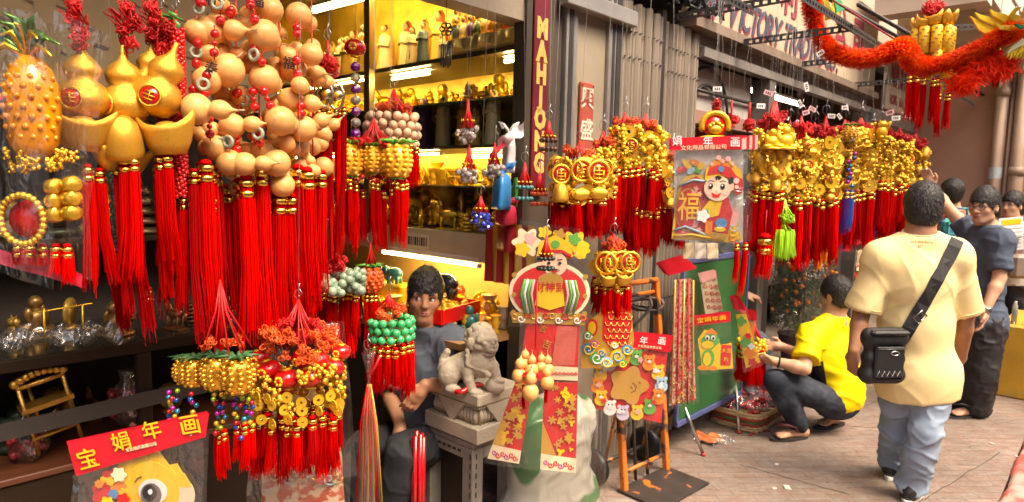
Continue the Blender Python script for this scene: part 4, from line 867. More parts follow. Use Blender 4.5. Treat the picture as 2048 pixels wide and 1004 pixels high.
def me_ring(): b = MB(); b.mat(M('pale_jade_ring', (.45,.46,.33), .25, trans=.3)); b.tube([(.36*math.cos(a),0,.36*math.sin(a)) for a in np.linspace(0,2*PI,17)[:-1]], .14, 7, closed=True); return b.mesh('jade_ring')
RING = me_ring()
class Bunch:
    """one hanging bunch: an Empty at its hook; every piece is placed by photograph pixels at the bunch's own distance"""
    def __init__(s, label, px, py, v, name='hanging_ornament', cat='ornament', group=None, hook=True, line=None, top=None, P=None):
        s.P = av(px, py, v) if P is None else Vector(P); s.px, s.py = px, py; s.s = 1/ppm(s.P); s.t = thing(name, label, cat, s.P, 0, group)
        if hook:
            b = MB(); b.mat(WIRE); h = 26*s.s; b.tube([(0,0,-.004),(-.3*h,0,.3*h),(-.25*h,0,.7*h),(.1*h,0,.85*h),(.3*h,0,.55*h),(.05*h,0,.2*h),(0,0,.9*h),(.1*h,0,1.3*h)], .0013, 5); b.build('wire_hook', s.t)
        zt = 2.66-s.P.z if top is None else top
        if line is not False and zt > .02:
            b = MB(); b.mat(LINE); q = U(-.03,.03); b.tube([(0,0,0),(q*.4,0,zt*.5),(q,U(-.02,.02),zt)], .0007, 4); b.build('line', s.t)
    def loc(s, x, y, d=0.): return Vector(((x-s.px)*s.s, d, -(y-s.py)*s.s))
    def add(s, name, me, x, y, size, d=0., rot=(0,0,0), parent=None, sc=None):
        k = size*s.s; o = put(name, me, s.t if parent is None else parent, s.loc(x, y, d), rot, (k,k,k) if sc is None else (k*sc[0],k*sc[1],k*sc[2]))
        if me.name in GST: put('stem', GST[me.name], o)
        return o
    def tas(s, x, y0, y1, w, d=0., mat=RED, band=True, seed=None, nb=2):
        return put_tassel('tassel', tassel_me((y1-y0)*s.s, w*.5*s.s, mat, band, random.randint(0,4) if seed is None else seed, nb=nb), s.t, s.loc(x, y0, d), (U(-.03,.03), U(-.03,.03), U(0,6)))
    def cords(s, y1, w, n=14, mat=REDC, r=1.6, name='cords', x=None, y0=None, d=0.):
        x = s.px if x is None else x; y0 = s.py if y0 is None else y0
        b = MB(); b.mat(mat); A = s.loc(x, y0, d)
        for i in range(n):
            a = 2*PI*i/n+U(-.2,.2); q = U(.5,1); B = s.loc(x, y1, d)+Vector((w*.5*s.s*q*math.cos(a), w*.5*s.s*q*math.sin(a), U(-4,4)*s.s)); Mi = (A*.55+B*.45)+Vector((-.18*(B.x-A.x), -.18*(B.y-A.y), 0)); b.tube([A, Mi, B], r*s.s, 4)
        return b.build(name, s.t)
    def fuzz(s, y, w, h, n=9, meshes=None, size=26):
        for i in range(n): a = 2*PI*i/n+U(-.3,.3); s.add('knot', random.choice(meshes or KNO), s.px+w*.5*math.cos(a)*U(.6,1), y+U(-h/2,h/2), size*U(.8,1.2), w*.5*s.s*math.sin(a)*U(.6,1), (U(0,3),U(0,3),U(0,3)))
    def chain(s, x, y0, y1, me, size, d=0., x1=None):
        n = max(1, int(abs(y1-y0)/size))
        for i in range(n): q = (i+.5)/n; s.add('bead', me, x+((x1-x)*q if x1 is not None else 0), y0+(y1-y0)*q, size*1.02, d)
    def thread(s, x, y0, y1, d=0., r=1.3, mat=REDC, x1=None):
        b = MB(); b.mat(mat); b.tube([s.loc(x, y0, d), s.loc(x if x1 is None else x1, y1, d)], r*s.s, 4); b.build('thread', s.t)
# ---------------------------------------------------------------- strings of tan gourds
VG = .34
def z2(X, Y): return 330+X/2.389, Y/2.389
# (zoom X, zoom Y, radius, image angle of the neck in degrees (0 right, 90 down), depth, turned towards the camera 0..1)
GL = [(625,65,64,40,.02,.8),(510,52,62,200,-.01,.8),(420,-12,46,90,.01,.7),(255,22,48,20,.0,.6),(362,48,46,200,.05,.6),(125,140,70,30,.03,.8),(230,160,72,-4,-.03,.15),(505,190,77,190,-.06,.95),(382,228,60,150,.04,.7),
 (172,372,72,-42,.02,.35),(345,355,82,196,-.07,.12),(500,390,73,160,-.05,.95),(605,330,64,190,.0,.35),(705,262,55,200,-.02,.3),(610,482,60,8,-.03,.3),(672,420,44,0,-.06,.95),(190,530,78,0,-.06,.12),(322,602,62,-6,-.02,.2),(585,586,72,100,-.07,.95),(662,618,66,-30,-.02,.5),(722,592,34,-60,.0,.8),
 (252,712,64,222,-.04,.2),(312,782,68,215,-.03,.5),(412,790,58,-3,-.07,.2),(552,785,69,150,-.05,.7),(440,716,60,30,.01,.6),(548,680,52,60,.03,.7),(622,702,50,110,.03,.6),(716,822,38,255,-.03,.2),(560,890,62,240,-.02,.6),(606,905,50,60,.03,.7),(345,852,46,20,.02,.6),(300,905,52,160,.04,.7),(146,702,46,60,.04,.7),(152,232,62,100,.05,.7),(302,440,52,60,.06,.7),(500,492,50,10,.05,.7),(480,552,46,20,.03,.5),(562,252,52,80,.05,.7),(612,802,50,60,.05,.7),(160,610,46,120,.05,.7),(420,905,40,90,.04,.6),(470,100,44,40,.06,.6),(420,330,46,60,.07,.6),(230,620,46,60,.06,.6)]
for k in range(26): GL.append((U(130,700), U(20,860), U(46,62), U(0,360), U(.08,.14), U(.2,.9)))
SX = [(0,215,'leftmost string of tan bottle gourds beside the red berry strands',372),(215,345,'second string of tan bottle gourds with a lettered gourd at its middle',455),(345,470,'third string of tan bottle gourds with a pale jade ring low down',500),(470,590,'fourth string of tan bottle gourds with a large round gourd high up',545),(590,900,'rightmost string of tan bottle gourds next to the coin pendant',612)]
GB = []
for x0, x1, lab, hx in SX:
    B = Bunch(lab, hx, -150, VG, 'gourd_string', 'gourd string', 'strings of tan bottle gourds', P=av(hx, -40, VG)+Vector((0,0,110/ppm(av(hx,-40,VG))))); GB.append(B)
    for k, (X, Y, R_, an, d, tw) in enumerate(GL):
        if not x0 <= X < x1: continue
        x, y = z2(X, Y); r_ = R_/2.389; a = math.radians(an); dv = Vector((math.cos(a)*(1-tw), (.95 if tw > .5 else .3)*(tw+.15), -math.sin(a)*(1-tw))).normalized()
        q = dv.to_track_quat('Z', 'Y').to_euler(); B.add('gourd', GM[k % 6], x, y, 2*r_*.97, d, q)
    B.thread(hx, -150, 400, .05, 1.5)
def gs(x): return GB[0 if x < 420 else 1 if x < 475 else 2 if x < 527 else 3 if x < 578 else 4]
for X, Y0, Y1, X1, d in ((305,0,130,300,-.05),(297,180,290,292,-.08),(272,375,480,262,-.1),(268,570,665,272,-.09),(375,640,735,372,-.06),(440,20,60,440,-.05),(460,95,130,460,-.05),(476,245,330,508,-.08),(350,60,100,345,-.05),(515,440,530,545,-.08),(505,600,705,500,-.09),(655,140,190,655,-.05),(658,290,320,660,-.06),(655,350,385,655,-.05),(432,430,525,440,-.03),(352,440,460,360,-.03),(140,285,315,140,.0),(150,195,215,150,.0),(225,235,265,235,-.0),(670,500,560,672,-.05),(425,640,665,435,-.03),(120,410,440,120,0),(165,0,25,175,0)):
    x, y0 = z2(X, Y0); xb, y1 = z2(X1, Y1); B = gs(x)
    B.add('bead', BRED, x, y0+5, 18, d); B.add('bead', BRED, xb, y1-5, 18, d); B.add('bead', BRED, (x+xb)/2, (y0+y1)/2, 11, d)
    B.add('knot', KNR[0], xb, y1-5, 17, d-.004); B.add('knot', KNR[1], x, y0+5, 17, d-.004)
    B.thread(x, y0-12, y1+8, d, 1.2, x1=xb)
for X, Y, d in ((303,50,-.07),(485,292,-.1),(262,430,-.11),(360,690,-.1),(505,652,-.11),(160,40,.0),(140,245,.0),(370,480,-.0),(300,690,-.05)):
    x, y = z2(X, Y); gs(x).add('jade_ring', RING, x, y, 27, d, (0,0,U(-.5,.5)))
# brushed characters on some gourds
for X, Y, ch, r_ in ((262,30,'福',.2),(482,38,'福',.3),(298,362,'寿',0.),(622,322,'福',.3),(350,752,'福',.2)):
    x, y = z2(X, Y); B = gs(x); d = -.062 if X != 298 else -.108
    text_mb(ch, 27*B.s, INK, .0008, .0006, basis(B.loc(x, y, d), (.97,.0,-.2+r_*.3), (.2-r_*.3,0,.97), (0,-1,0))).build('brushed_character', B.t)
for x, y0, y1, w, d, m_ in ((386,336,640,25,.02,RED2),(410,334,660,26,-.02,RED),(428,345,690,22,-.04,RED),(399,345,700,26,.06,RED2),(455,400,640,24,.04,RED2),(478,372,690,26,-.02,RED),(500,366,700,27,-.05,RED),(520,345,650,24,-.01,RED),(532,336,690,24,-.05,RED),(556,402,695,25,-.01,RED),(574,402,705,25,.02,RED),(545,420,720,28,.06,RED2),(601,345,610,27,-.04,RED),(622,350,632,27,-.05,RED),(636,352,600,22,.02,RED),(590,400,660,26,.05,RED2),(465,430,720,26,.06,RED2),(515,430,740,26,.07,RED2),(436,600,780,14,-.05,RED),(610,420,640,24,.05,RED2)):
    gs(x).tas(x, y0, y1, w*1.18, d, m_)
for k in range(9): x = 376+k*29+U(-6,6); gs(x).tas(x, U(380,430), U(640,740), 27, U(.03,.1), RED if k % 3 else RED2)
# ---------------------------------------------------------------- red berry strands with leaves
for lab, x, xo, y0, y1, d in (('left strand of glossy red berries under green leaves', 322, 4, 45, 300, .33), ('right strand of glossy red berries hanging past the gourds', 352, 6, 60, 395, .35)):
    B = Bunch(lab, x, 20, d, 'berry_strand', 'berry strand', 'red berry strands', P=av(x, 20, d)); b = MB(); b.mat(REDP)
    n = int((y1-y0)/4.6)
    for i in range(n):
        y = y0+(y1-y0)*i/n
        for j in range(5): a = 2*PI*j/5+i*.7; b.ball(B.loc(x+11*math.cos(a), y+U(-2,2), 11*B.s*math.sin(a)), 5.4*B.s, 7, 5)
    b.build('berries', B.t)['kind'] = 'stuff'
    for k in range(5):
        b = MB(); b.mat(LEAF); a = k*1.25; x1 = x+24*math.cos(a); b.grid(lambda s_, r: B.loc(x+(x1-x)*r+(s_-.5)*20*math.sin(r*PI)*1.0, 38+14*math.sin(a)*r+6*r*r+(s_-.5)*12*math.sin(r*PI), -.015-.012*k*.3+.01*abs(s_-.5)), 4, 6); b.build('leaf', B.t)
    B.thread(x, 20, y1, 0, 2); B.tas(x+4, y1+4, y1+250, 20, 0, RED if x > 330 else RED2); B.tas(x-8, y1+10, y1+230, 18, .01, RED2)
# ---------------------------------------------------------------- gold gourd, ingot and bell pendants at the left
def pend(label, x, items, tas, v, top=-60):
    B = Bunch(label, x, top, v, 'gold_pendant', 'pendant', 'gold gourd pendants', P=av(x, 10, v)+Vector((0,0,(10-top)/ppm(av(x,10,v)))))
    B.thread(x, top, items[0][2]-5, 0, 2.2)
    for k in range(6): B.add('knot', KNR[k % 3], x+U(-16,16), 20+k*14+U(-5,5), 40, U(-.02,.02), (U(0,3),U(0,3),U(0,3)))
    for k in range(7):
        b = MB(); b.mat(REDC); a = U(-2.6,-.4); b.tube([B.loc(x,60,0), B.loc(x+22*math.cos(a),60+22*math.sin(a),-.02), B.loc(x+38*math.cos(a),50+30*math.sin(a),-.03), B.loc(x+24*math.cos(a+.5),62+20*math.sin(a+.5),-.01)], 1.7*B.s, 4); b.build('cord_loop', B.t)
    for me, ix, iy, sz, d, rot in items: B.add(me.name.split('.')[0], me, ix, iy, sz, d, rot)
    for a in tas: B.tas(*a)
    return B
pend('gold gourd pendant with an ingot in front of the clear bag', 158, [(GGOURD,160,170,108,0,(0,0,.1)),(INGOT,172,262,95,-.03,(0,.15,.3)),(INGOT,200,305,80,.03,(.1,-.2,1.2))], [(172,338,578,24,-.02),(156,345,560,20,.02,RED2),(206,330,640,19,.03,RED2),(186,345,570,22,.0)], .36)
pend('gold gourd pendant with a hanging bell at its middle', 250, [(GGOURD,242,182,108,0,(0,0,-.3)),(GGOURD,270,140,80,.05,(0,.1,1)),(BELL,258,275,86,-.05,(.28,.1,0)),(INGOT,225,318,80,.03,(0,.3,.4))], [(263,322,560,22,-.05),(281,322,566,21,-.05),(236,350,690,24,.04,RED2),(296,335,600,20,.02),(252,600,690,22,.05,RED2)], .36)
pend('gold gourd pendant with a round red seal above an ingot', 312, [(GGOURD,326,170,106,-.02,(0,.35,.25)),(GGOURD,290,138,74,.05,(0,-.1,1)),(INGOT,345,272,92,-.04,(0,-.1,.2))], [(328,318,545,22,-.04),(345,316,540,20,-.045),(312,330,640,22,.03,RED2),(362,345,700,22,.04,RED2)], .36)
# dark jade carvings on a string, behind
B = Bunch('string of dark jade carvings behind the gold pendants', 232, 300, .12, 'jade_string', 'pendant')
for k in range(11): B.add('jade_carving', [me_cluster(M('dark_jade', (.045,.075,.05), .3, var=.3, vs=20, coat=.3), k, 7, .26) for k in (k,)][0], 232+U(-9,9), 335+k*16, 34, U(-.02,.02), (0,0,U(0,6)))
for k in range(4): B.tas(222+k*9, 505, 640+U(-20,40), 15, .0, RED2)
# pendant with a silver medal and long tassels, right of the gourds
B = Bunch('silver medal pendant with long red tassels right of the gourds', 655, 80, .25, 'medal_pendant', 'pendant')
B.fuzz(135, 26, 30, 7, KNR, 34); B.thread(655,80,130,0,2)
for x, d in ((636,.02),(655,-.03),(672,.0)):
    b = MB(); b.mat(M('silver_plate', (.55,.5,.42), .25, 1.)); b.tube([B.loc(x+15*math.cos(a),190+26*math.sin(a),d) for a in np.linspace(0,2*PI,17)[:-1]], 2.6*B.s, 6, closed=True); b.lathe([(12*B.s,0),(12*B.s,2*B.s),(0,2.5*B.s)], B.loc(x,188,d), (0,-1,0), n=14); b.mat(GOLDY); b.lathe([(7*B.s,0),(6*B.s,1.2*B.s),(0,1.2*B.s)], B.loc(x,188,d-2.5*B.s), (0,-1,0), n=8); b.build('medal', B.t)
for k, (x, y1) in enumerate(((632,395),(641,410),(651,430),(660,560),(668,520),(677,500),(686,470))): B.tas(x, 214+U(-3,6), y1, 12, U(-.03,.03), RED if k % 3 else RED2)
# purple and silver crystal ball string, red lantern, black wind chime (nearer the cabinet)
B = Bunch('string of purple and clear faceted balls before the cabinet', 711, 110, -.1, 'ball_string', 'ornament', hook=False)
for k in range(8):
    b = MB(); b.mat(M('purple_facet', (.22,.01,.25), .15, coat=.6) if k % 2 == 0 else M('clear_facet', (.6,.55,.45), .08, trans=.5)); b.ball(B.loc(711,133+k*22,0), (10.5*B.s,10.5*B.s,9.5*B.s), 8, 6); b.sm = [False]*len(b.f); b.build('ball', B.t)
B.thread(711, 100, 310, 0, 1, LINE)
B = Bunch('small round red lantern above the purple balls', 711, 60, -.1, 'red_lantern', 'lantern', hook=False)
B.add('lantern', LANT, 710, 95, 42, 0); B.thread(710, 60, 85, 0, 1)
B = Bunch('black metal wind chime with flower top against the cabinet', 893, 10, -.02, 'wind_chime', 'wind chime', hook=False)
b = MB(); b.mat(BLACK)
for k in range(6): a = k*PI/3; b.tube([B.loc(893+8*math.cos(a)+5*math.cos(q),57+8*math.sin(a)+5*math.sin(q),0) for q in np.linspace(0,2*PI,10)[:-1]], 1.6*B.s, 5, closed=True)
b.build('flower_frame', B.t); B.thread(893,0,48,0,.8,BLACK)
for k in range(5): b = MB(); b.mat(M('dark_tube', (.06,.06,.07), .3, .8)); b.tube([B.loc(884+k*4.5,86,0.004*(k % 2)), B.loc(884+k*4.5,128+4*(k % 2),0.004*(k % 2))], 2*B.s, 7); b.build('chime_tube', B.t)
for k in range(3): B.thread(886+k*7, 66, 88, 0, .6, BLACK)
# ---------------------------------------------------------------- pineapples, wood beads
B = Bunch('bunch of pale wooden bead balls with red cords in front of the cabinet', 788, 178, .12, 'bead_bunch', 'ornament')
B.cords(222, 80, 26); B.fuzz(218, 70, 14, 12, KNO, 22)
for k in range(64):
    a = 2*PI*k/16+.2*(k//16); y = 234+(k//16)*17+U(-3,3); w_ = 50-3*abs(k//16-1.5); B.add('bead', BWOOD, 785+w_*math.cos(a)+U(-3,3), y, 18, w_*B.s*math.sin(a))
for k in range(10): a = 2*PI*k/10; B.tas(795+38*math.cos(a), 292+U(-4,4), 372+U(-10,10), 13, 38*B.s*math.sin(a), RED)
B = Bunch('trio of yellow woven pineapples over red tassels', 747, 236, .2, 'pineapple_bunch', 'ornament')
B.cords(288, 90, 20); B.fuzz(284, 90, 8, 8, KNR, 26)
for x, y, sz, d in ((703,320,66,-.02),(750,318,56,-.01),(798,320,70,-.03),(728,330,52,.05),(775,332,52,.05)): B.add('pineapple', PIN, x, y, sz, d, (0,0,U(0,3)))
for x, y0, y1, d in ((693,372,480,-.02),(704,368,496,-.03),(714,372,505,-.01),(722,385,490,.03),(748,366,508,-.02),(758,368,498,-.02),(765,385,515,.02),(787,378,490,-.02),(798,365,478,-.04),(808,368,492,-.03),(816,366,470,-.02),(740,385,480,.04)): B.tas(x, y0, y1, 12.5, d)
for k in range(14): B.add('bead', BRED, 690+k*9.6, 357+U(-5,5), 9, U(-.03,.02))
# jade carved bunch, woven red pineapple, green beads
B = Bunch('bunch of pale jade carvings with red knots above long tassels', 660, 470, .2, 'jade_bunch', 'ornament')
B.cords(528, 62, 22); B.fuzz(530, 60, 22, 12, KNR, 26)
JC = [me_cluster(JADE2, k, 8, .24) for k in range(3)]
for k in range(14): a = 2*PI*k/14; B.add('jade_carving', JC[k % 3], 676+40*math.cos(a), 562+U(-12,12), 40, 40*B.s*math.sin(a), (U(0,3),0,U(0,3)))
for k, (x, y1) in enumerate(((636,650),(645,662),(655,660),(664,672),(672,664),(684,690),(694,720),(702,700),(630,640),(712,660))): B.tas(x, 590+U(-5,5), y1, 13.5, U(-.03,.03), RED if k % 4 else RED2)
B = Bunch('red and orange woven pineapple hanging by the jade bunch', 742, 486, .2, 'woven_pineapple', 'ornament')
B.cords(530, 26, 8); B.add('pineapple', PINW, 743, 560, 54, 0)
for x, y1 in ((735,700),(744,716),(752,690)): B.tas(x, 592, y1, 12, U(-.02,.02), RED2 if x == 744 else RED)
B.tas(715, 585, 672, 14, -.02); B.tas(712, 580, 650, 13, .03, RED2)
B = Bunch('bunch of bright green beads with short red tassels by the shopkeeper', 779, 586, .24, 'green_bead_bunch', 'ornament')
B.cords(614, 50, 18); B.fuzz(625, 60, 20, 14, KNO, 24)
for k in range(44): a = 2*PI*(k % 14)/14+.2*(k//14); B.add('bead', BJADE, 783+41*math.cos(a), 642+(k//14)*16+U(-2,2), 17, 41*B.s*math.sin(a))
for k in range(44):
    if k % 2 == 0: a = 2*PI*(k % 14)/14+.2*(k//14); B.add('gold_spacer', BGOLD, 783+42*math.cos(a), 650+(k//14)*16, 6, 42*B.s*math.sin(a))
for k in range(16): a = 2*PI*k/16; B.tas(783+40*math.cos(a), 692+U(-5,3), 775+U(-8,22), 15, 40*B.s*math.sin(a), RED)
# ---------------------------------------------------------------- lower left: gold pineapples, coloured beads, lanterns and coins
B = Bunch('bunch of gold pineapples with strings of coloured beads at lower left', 440, 560, .42, 'pineapple_bunch', 'ornament', hook=False, line=False)
B.thread(440, 560, 690, 0, 2)
for x, y, sz, d in ((375,755,62,.02),(428,750,72,-.0),(482,748,76,-.03),(345,760,56,.05)): B.add('pineapple', PINR, x, y, sz, d, (0,0,U(0,3)))
B.cords(700, 120, 14); B.fuzz(690, 90, 20, 7, KNO, 24)
for x, n0 in ((330,8),(345,7),(430,9),(442,9),(470,8),(484,10),(496,8),(380,7)):
    for k in range(n0): B.add('bead', COLB[(k*5+int(x)) % 6], x+U(-4,4), 792+k*10, 11, U(-.02,.01))
for x, y0, y1 in ((424,868,962),(436,880,972),(446,872,950),(468,862,940),(480,868,958),(494,860,930),(432,872,940),(486,860,945)): B.tas(x, y0, y1, 15, U(-.02,.02), RED)
B = Bunch('large bunch of red lanterns and strings of gold coins at the bottom', 597, 600, .46, 'lantern_bunch', 'ornament')
B.cords(680, 150, 34, REDC); B.fuzz(680, 150, 50, 40, KNO, 32); B.fuzz(655, 80, 34, 16, KNR, 28)
for x, y, sz, d in ((540,742,52,-.02),(585,752,50,-.05),(628,748,50,-.05),(640,718,48,-.03),(668,735,44,-.01),(518,722,46,.0),(568,775,44,-.03),(604,720,46,-.0),(678,708,40,.02),(530,760,44,.04),(600,770,46,.05)): B.add('lantern', LANT, x, y, sz, d, (U(-.2,.2),U(-.3,.3),U(-.4,.4)))
for k in range(46): a = 2*PI*(k % 16)/16; B.add('coin', COIN, 594+82*math.cos(a)+U(-6,6), 780+(k//16)*22+U(-8,8), 21, 60*B.s*math.sin(a)-.02, (0,U(0,1),U(-.7,.7)))
for k in range(30): a = 2*PI*k/30; B.add('gold_charm', random.choice(CLG), 596+86*math.cos(a), 745+U(-14,60), 30, 64*B.s*math.sin(a), (0,0,U(0,6)))
for k in range(36): a = 2*PI*k/36; q = U(.6,1); B.tas(596+90*q*math.cos(a), 840+U(-14,8), 925+U(-15,45), 19, 62*B.s*q*math.sin(a), RED if k % 5 else RED2)
# ---------------------------------------------------------------- crystals and small key charms near the cabinet
def crystal_bunch(label, x, y0, y1, y2, mat, v=.05):
    B = Bunch(label, x, y0, v, 'crystal_bunch', 'ornament'); B.cords(y1, 34, 14, REDC)
    for k in range(26): a = U(0,2*PI); q = U(.3,1); b = MB(); b.mat(mat); b.ball((0,0,0), (.5,.5,.6), 6, 4); b.sm = [False]*len(b.f); o = b.mesh('crystal') if k == 0 else o; B.add('crystal', o, x+22*q*math.cos(a), y1+U(0,1)*(y2-y1), 11, 20*B.s*q*math.sin(a), (U(0,3),U(0,3),0))
    for k in range(8): a = 2*PI*k/8; B.add('gold_spacer', BGOLD, x+12*math.cos(a), y0+(y1-y0)*.75, 5, 12*B.s*math.sin(a))
crystal_bunch('clear crystal charms on red cords before the orange doll', 936, 198, 255, 285, CRYS)
crystal_bunch('pinkish crystal charms hanging beside the carrier bags', 938, 290, 340, 362, CRYS)
crystal_bunch('clear crystal charms on a pink ribbon before the carrier bags', 990, 285, 330, 352, CRYS)
crystal_bunch('dark blue crystal charms under the pinkish ones', 962, 392, 425, 458, CRYB)
for lab, x, y0, y1, mt in (('red tassel charm with dark beads on the maroon sign', 1098, 242, 300, M('dark_charm_bead', (.08,.03,.02), .3)), ('red tassel charm with turquoise beads by the carrier bags', 1050, 325, 400, M('turquoise_bead', (.05,.2,.2), .3)), ('red tassel charm with orange beads below the maroon sign', 1080, 345, 410, M('orange_bead', (.55,.08,.02), .3)), ('black and red tassel charm over the smiling figure', 1093, 472, 540, M('black_charm_bead', (.015,.02,.015), .3))):
    B = Bunch(lab, x, y0, .5 if y0 == 472 else .18, 'tassel_charm', 'charm'); B.cords(y0+(y1-y0)*.6, 26, 26, REDC, 2.0); o = me_bead(mt)
    for k in range(22): a = 2*PI*(k % 11)/11; B.add('bead', o, x+15*math.cos(a), y0+(y1-y0)*(.66+.3*(k//11)), 9, 15*B.s*math.sin(a))
    for k in range(10): a = 2*PI*k/10; B.add('gold_spacer', BGOLD, x+13*math.cos(a), y0+(y1-y0)*.52, 5, 13*B.s*math.sin(a))
# carrier bags tied by the cabinet
def carrier(label, mt, pts_px, v, top=None):
    c = av(*pts_px[0], v); t = thing('carrier_bag', label, 'bag', c, 0, 'plastic carrier bags')
    (x0, y0), (x1, y1), wd = pts_px[0], pts_px[1], pts_px[2]; s_ = 1/ppm(c); H = (y1-y0)*s_; W = wd*s_*1.35
    b = MB(); b.mat(mt); prof = [(.12,0),(.3,-.06),(.85,-.16),(.96,-.4),(1.0,-.9),(.96,-1.0),(0,-1.0)]
    b.lathe([(W*.5*r, z*H) for r, z in prof][::-1], n=24, sy=.45, wob=lambda a, z: .10*math.cos(4*a)*.6+.05*math.sin(5*a+z*40)+.04*math.sin(13*a+z*20)); b.build('bag_body', t)
    b = MB(); b.mat(mt)
    for s2 in (-1,1): b.tube([(0,0,-.02*H),(s2*.18*W,0,.14*H),(s2*.3*W,.01,.22*H),(s2*.2*W,.0,.05*H)], .06*W, 6)
    b.build('tied_handles', t); return t
BAGW = M('white_bag_film', (.72,.68,.66), .35, var=.1); BAGP = M('pink_bag_film', (.6,.03,.07), .3, var=.15); BAGB = M('blue_bag_film', (.03,.22,.5), .3, var=.15); BAGR = M('dark_red_bag_film', (.32,.01,.02), .35, var=.15); BAGG = M('green_bag_film', (.1,.4,.05), .35)
carrier('blue plastic carrier bag hanging beside the maroon sign', BAGB, ((1004,340),(1004,418),62), .02)
carrier('bright green plastic bag peeping behind the blue bag', BAGG, ((1034,345),(1034,415),40), -.06)
carrier('pink plastic carrier bag under the blue bag', BAGP, ((1012,405),(1012,448),70), -.03)
carrier('dark red plastic bag low under the pink bag', BAGR, ((1020,430),(1020,500),80), -.1)
carrier('white plastic bag with red ties above the blue bag', BAGW, ((1018,262),(1018,345),44), -.01)
t = thing('white_bag_tail', 'loose white bag end fluttering over the carrier bags', 'bag', av(1000,290,.05)); s_ = 1/ppm(av(1000,290,.05))
b = MB(); b.mat(BAGW); b.grid(lambda u_, r: ((-5+u_*52)*s_, .02*math.sin(u_*7+r*3), (2+u_*32+r*(20+8*u_)+3*math.sin(u_*12))*s_-.03), 14, 6); b.build('bag_sheet', t)
b = MB(); b.mat(BAGP); b.grid(lambda u_, r: ((-22+u_*34)*s_, -.01+.015*math.sin(u_*7+r*3), (-30+u_*40+r*(18-6*u_))*s_-.02), 10, 4); b.build('red_ribbon', t)
# ================================================================ gold bunches in the middle and on the right
KIND = {'disc':[DISC],'coin':[COIN,COING],'ball':CLY+CLG,'fish':[FISH],'bell':[BELL],'ingot':[INGOT],'gourd':[GGOURD],'lantern':[LANT],'pine':[PIN],'cat':TRG[:2],'mix':CLG+CLY+[COIN,DISC,INGOT,GGOURD,FISH]}
def gold_bunch(label, x, y0, g0, g1, t1, w, v, kinds, ntas=14, n=40, tw=13, size=24, fuzz=KNO, tmat=RED, two=None, group='bunches of gold charms', fw_=None, big=None, line=None):
    B = Bunch(label, x, y0, v, 'gold_charm_bunch', 'ornament', group, line=line); rp = w*.5
    B.cords(g0, w*.8, 16); B.fuzz((y0+g0)*.5+6, w*.6, (g0-y0)*.5, 10, fuzz, 22)
    rows = max(2, int((g1-g0)/(size*.8)))
    for k in range(n):
        r_ = k % rows; a = U(0,2*PI) if k > n*.6 else PI+PI*(k/(n*.6))*1.0; me = random.choice(KIND[random.choice(kinds)]); q = U(.7,1)
        B.add('gold_charm', me, x+rp*q*math.cos(a), g0+(g1-g0)*(r_+U(.1,.9))/rows, size*U(.8,1.25), rp*B.s*q*math.sin(a), (U(-.2,.2),U(-.4,.4),U(-.6,.6)))
    for (me, bx, by, sz) in (big or []): B.add('gold_charm', me, bx, by, sz, -rp*B.s*1.02, (0,0,U(-.25,.25)))
    for k in range(ntas):
        a = 2*PI*k/ntas+U(-.15,.15); q = U(.7,1); B.tas(x+rp*q*math.cos(a), g1+U(-8,4), t1+U(-22,8), tw, rp*B.s*q*math.sin(a), tmat if k % 5 else (RED2 if tmat is RED else tmat))
    if two:
        for k in range(ntas): a = 2*PI*k/ntas; q = U(.5,.9); B.tas(x+rp*q*math.cos(a), two[0]+U(-6,4), two[1]+U(-20,6), tw, rp*B.s*q*math.sin(a), RED)
    return B
gold_bunch('gold bunch with two large round medallions over red tassels', 1160, 284, 318, 398, 478, 112, .34, ['disc','ball','fish','coin'], 24, 58, 14, 26, big=[(DISC,1160,342,46),(DISC,1192,344,48),(DISC,1120,350,40),(FISH,1193,385,40),(FISH,1160,388,40),(BELL,1120,385,36)])
gold_bunch('gold bunch of grape like balls behind the medallion bunch', 1206, 262, 300, 380, 470, 66, .24, ['ball'], 12, 36, 13, 24)
gold_bunch('narrow gold bunch hanging before the folding shutter', 1250, 226, 256, 345, 468, 54, .30, ['coin','ball','disc'], 12, 34, 13, 24)
gold_bunch('gold fish and coin bunch with two tiers of tassels', 1292, 228, 262, 345, 430, 74, .36, ['fish','coin','ball'], 14, 44, 13, 27, two=(420,512))
gold_bunch('gold pagoda bells bunch beside the smiling child package', 1345, 300, 325, 410, 490, 62, .42, ['bell','ball','lantern','coin'], 14, 40, 12, 24)
gold_bunch('bunch of overlapping large gold medallions above the fish cutout', 1228, 468, 500, 570, 628, 76, .42, ['coin','ball'], 18, 26, 13, 22, big=[(DISC,1208,522,46),(DISC,1224,522,46),(DISC,1240,520,46),(DISC,1256,520,44),(INGOT,1215,556,30),(INGOT,1245,554,30)])
# right-hand row
gold_bunch('gold bunch with a paired mask charm left in the far row', 1547, 205, 262, 388, 512, 70, .62, ['ball','cat','bell','coin'], 14, 64, 14, 22, KNR, big=[(TRY[0],1560,300,46),(TRY[0],1535,300,40),(BELL,1548,370,24)])
gold_bunch('tall gold bunch behind the green tassel', 1603, 232, 280, 402, 530, 62, .60, ['mix'], 12, 62, 14, 22, KNR)
gold_bunch('gold bunch with loose round coins and orange tipped tassels', 1652, 232, 282, 402, 522, 62, .62, ['mix','coin'], 14, 66, 14, 22, KNR, big=[(COIN,1634,378,22),(COIN,1656,364,24)])
B = Bunch('pair of orange tassels below the loose coin bunch', 1648, 470, .60, 'orange_tassel', 'tassel', line=False, hook=False); B.tas(1640,480,540,13,0,M('orange_silk',(.75,.22,.01),.6)); B.tas(1655,478,528,12,.01,MATS['orange_silk'])
gold_bunch('gold bunch topped with green leaves in the far row', 1690, 240, 268, 388, 492, 58, .56, ['mix'], 13, 60, 14, 22, KNR, big=[(PIN,1688,270,34)])
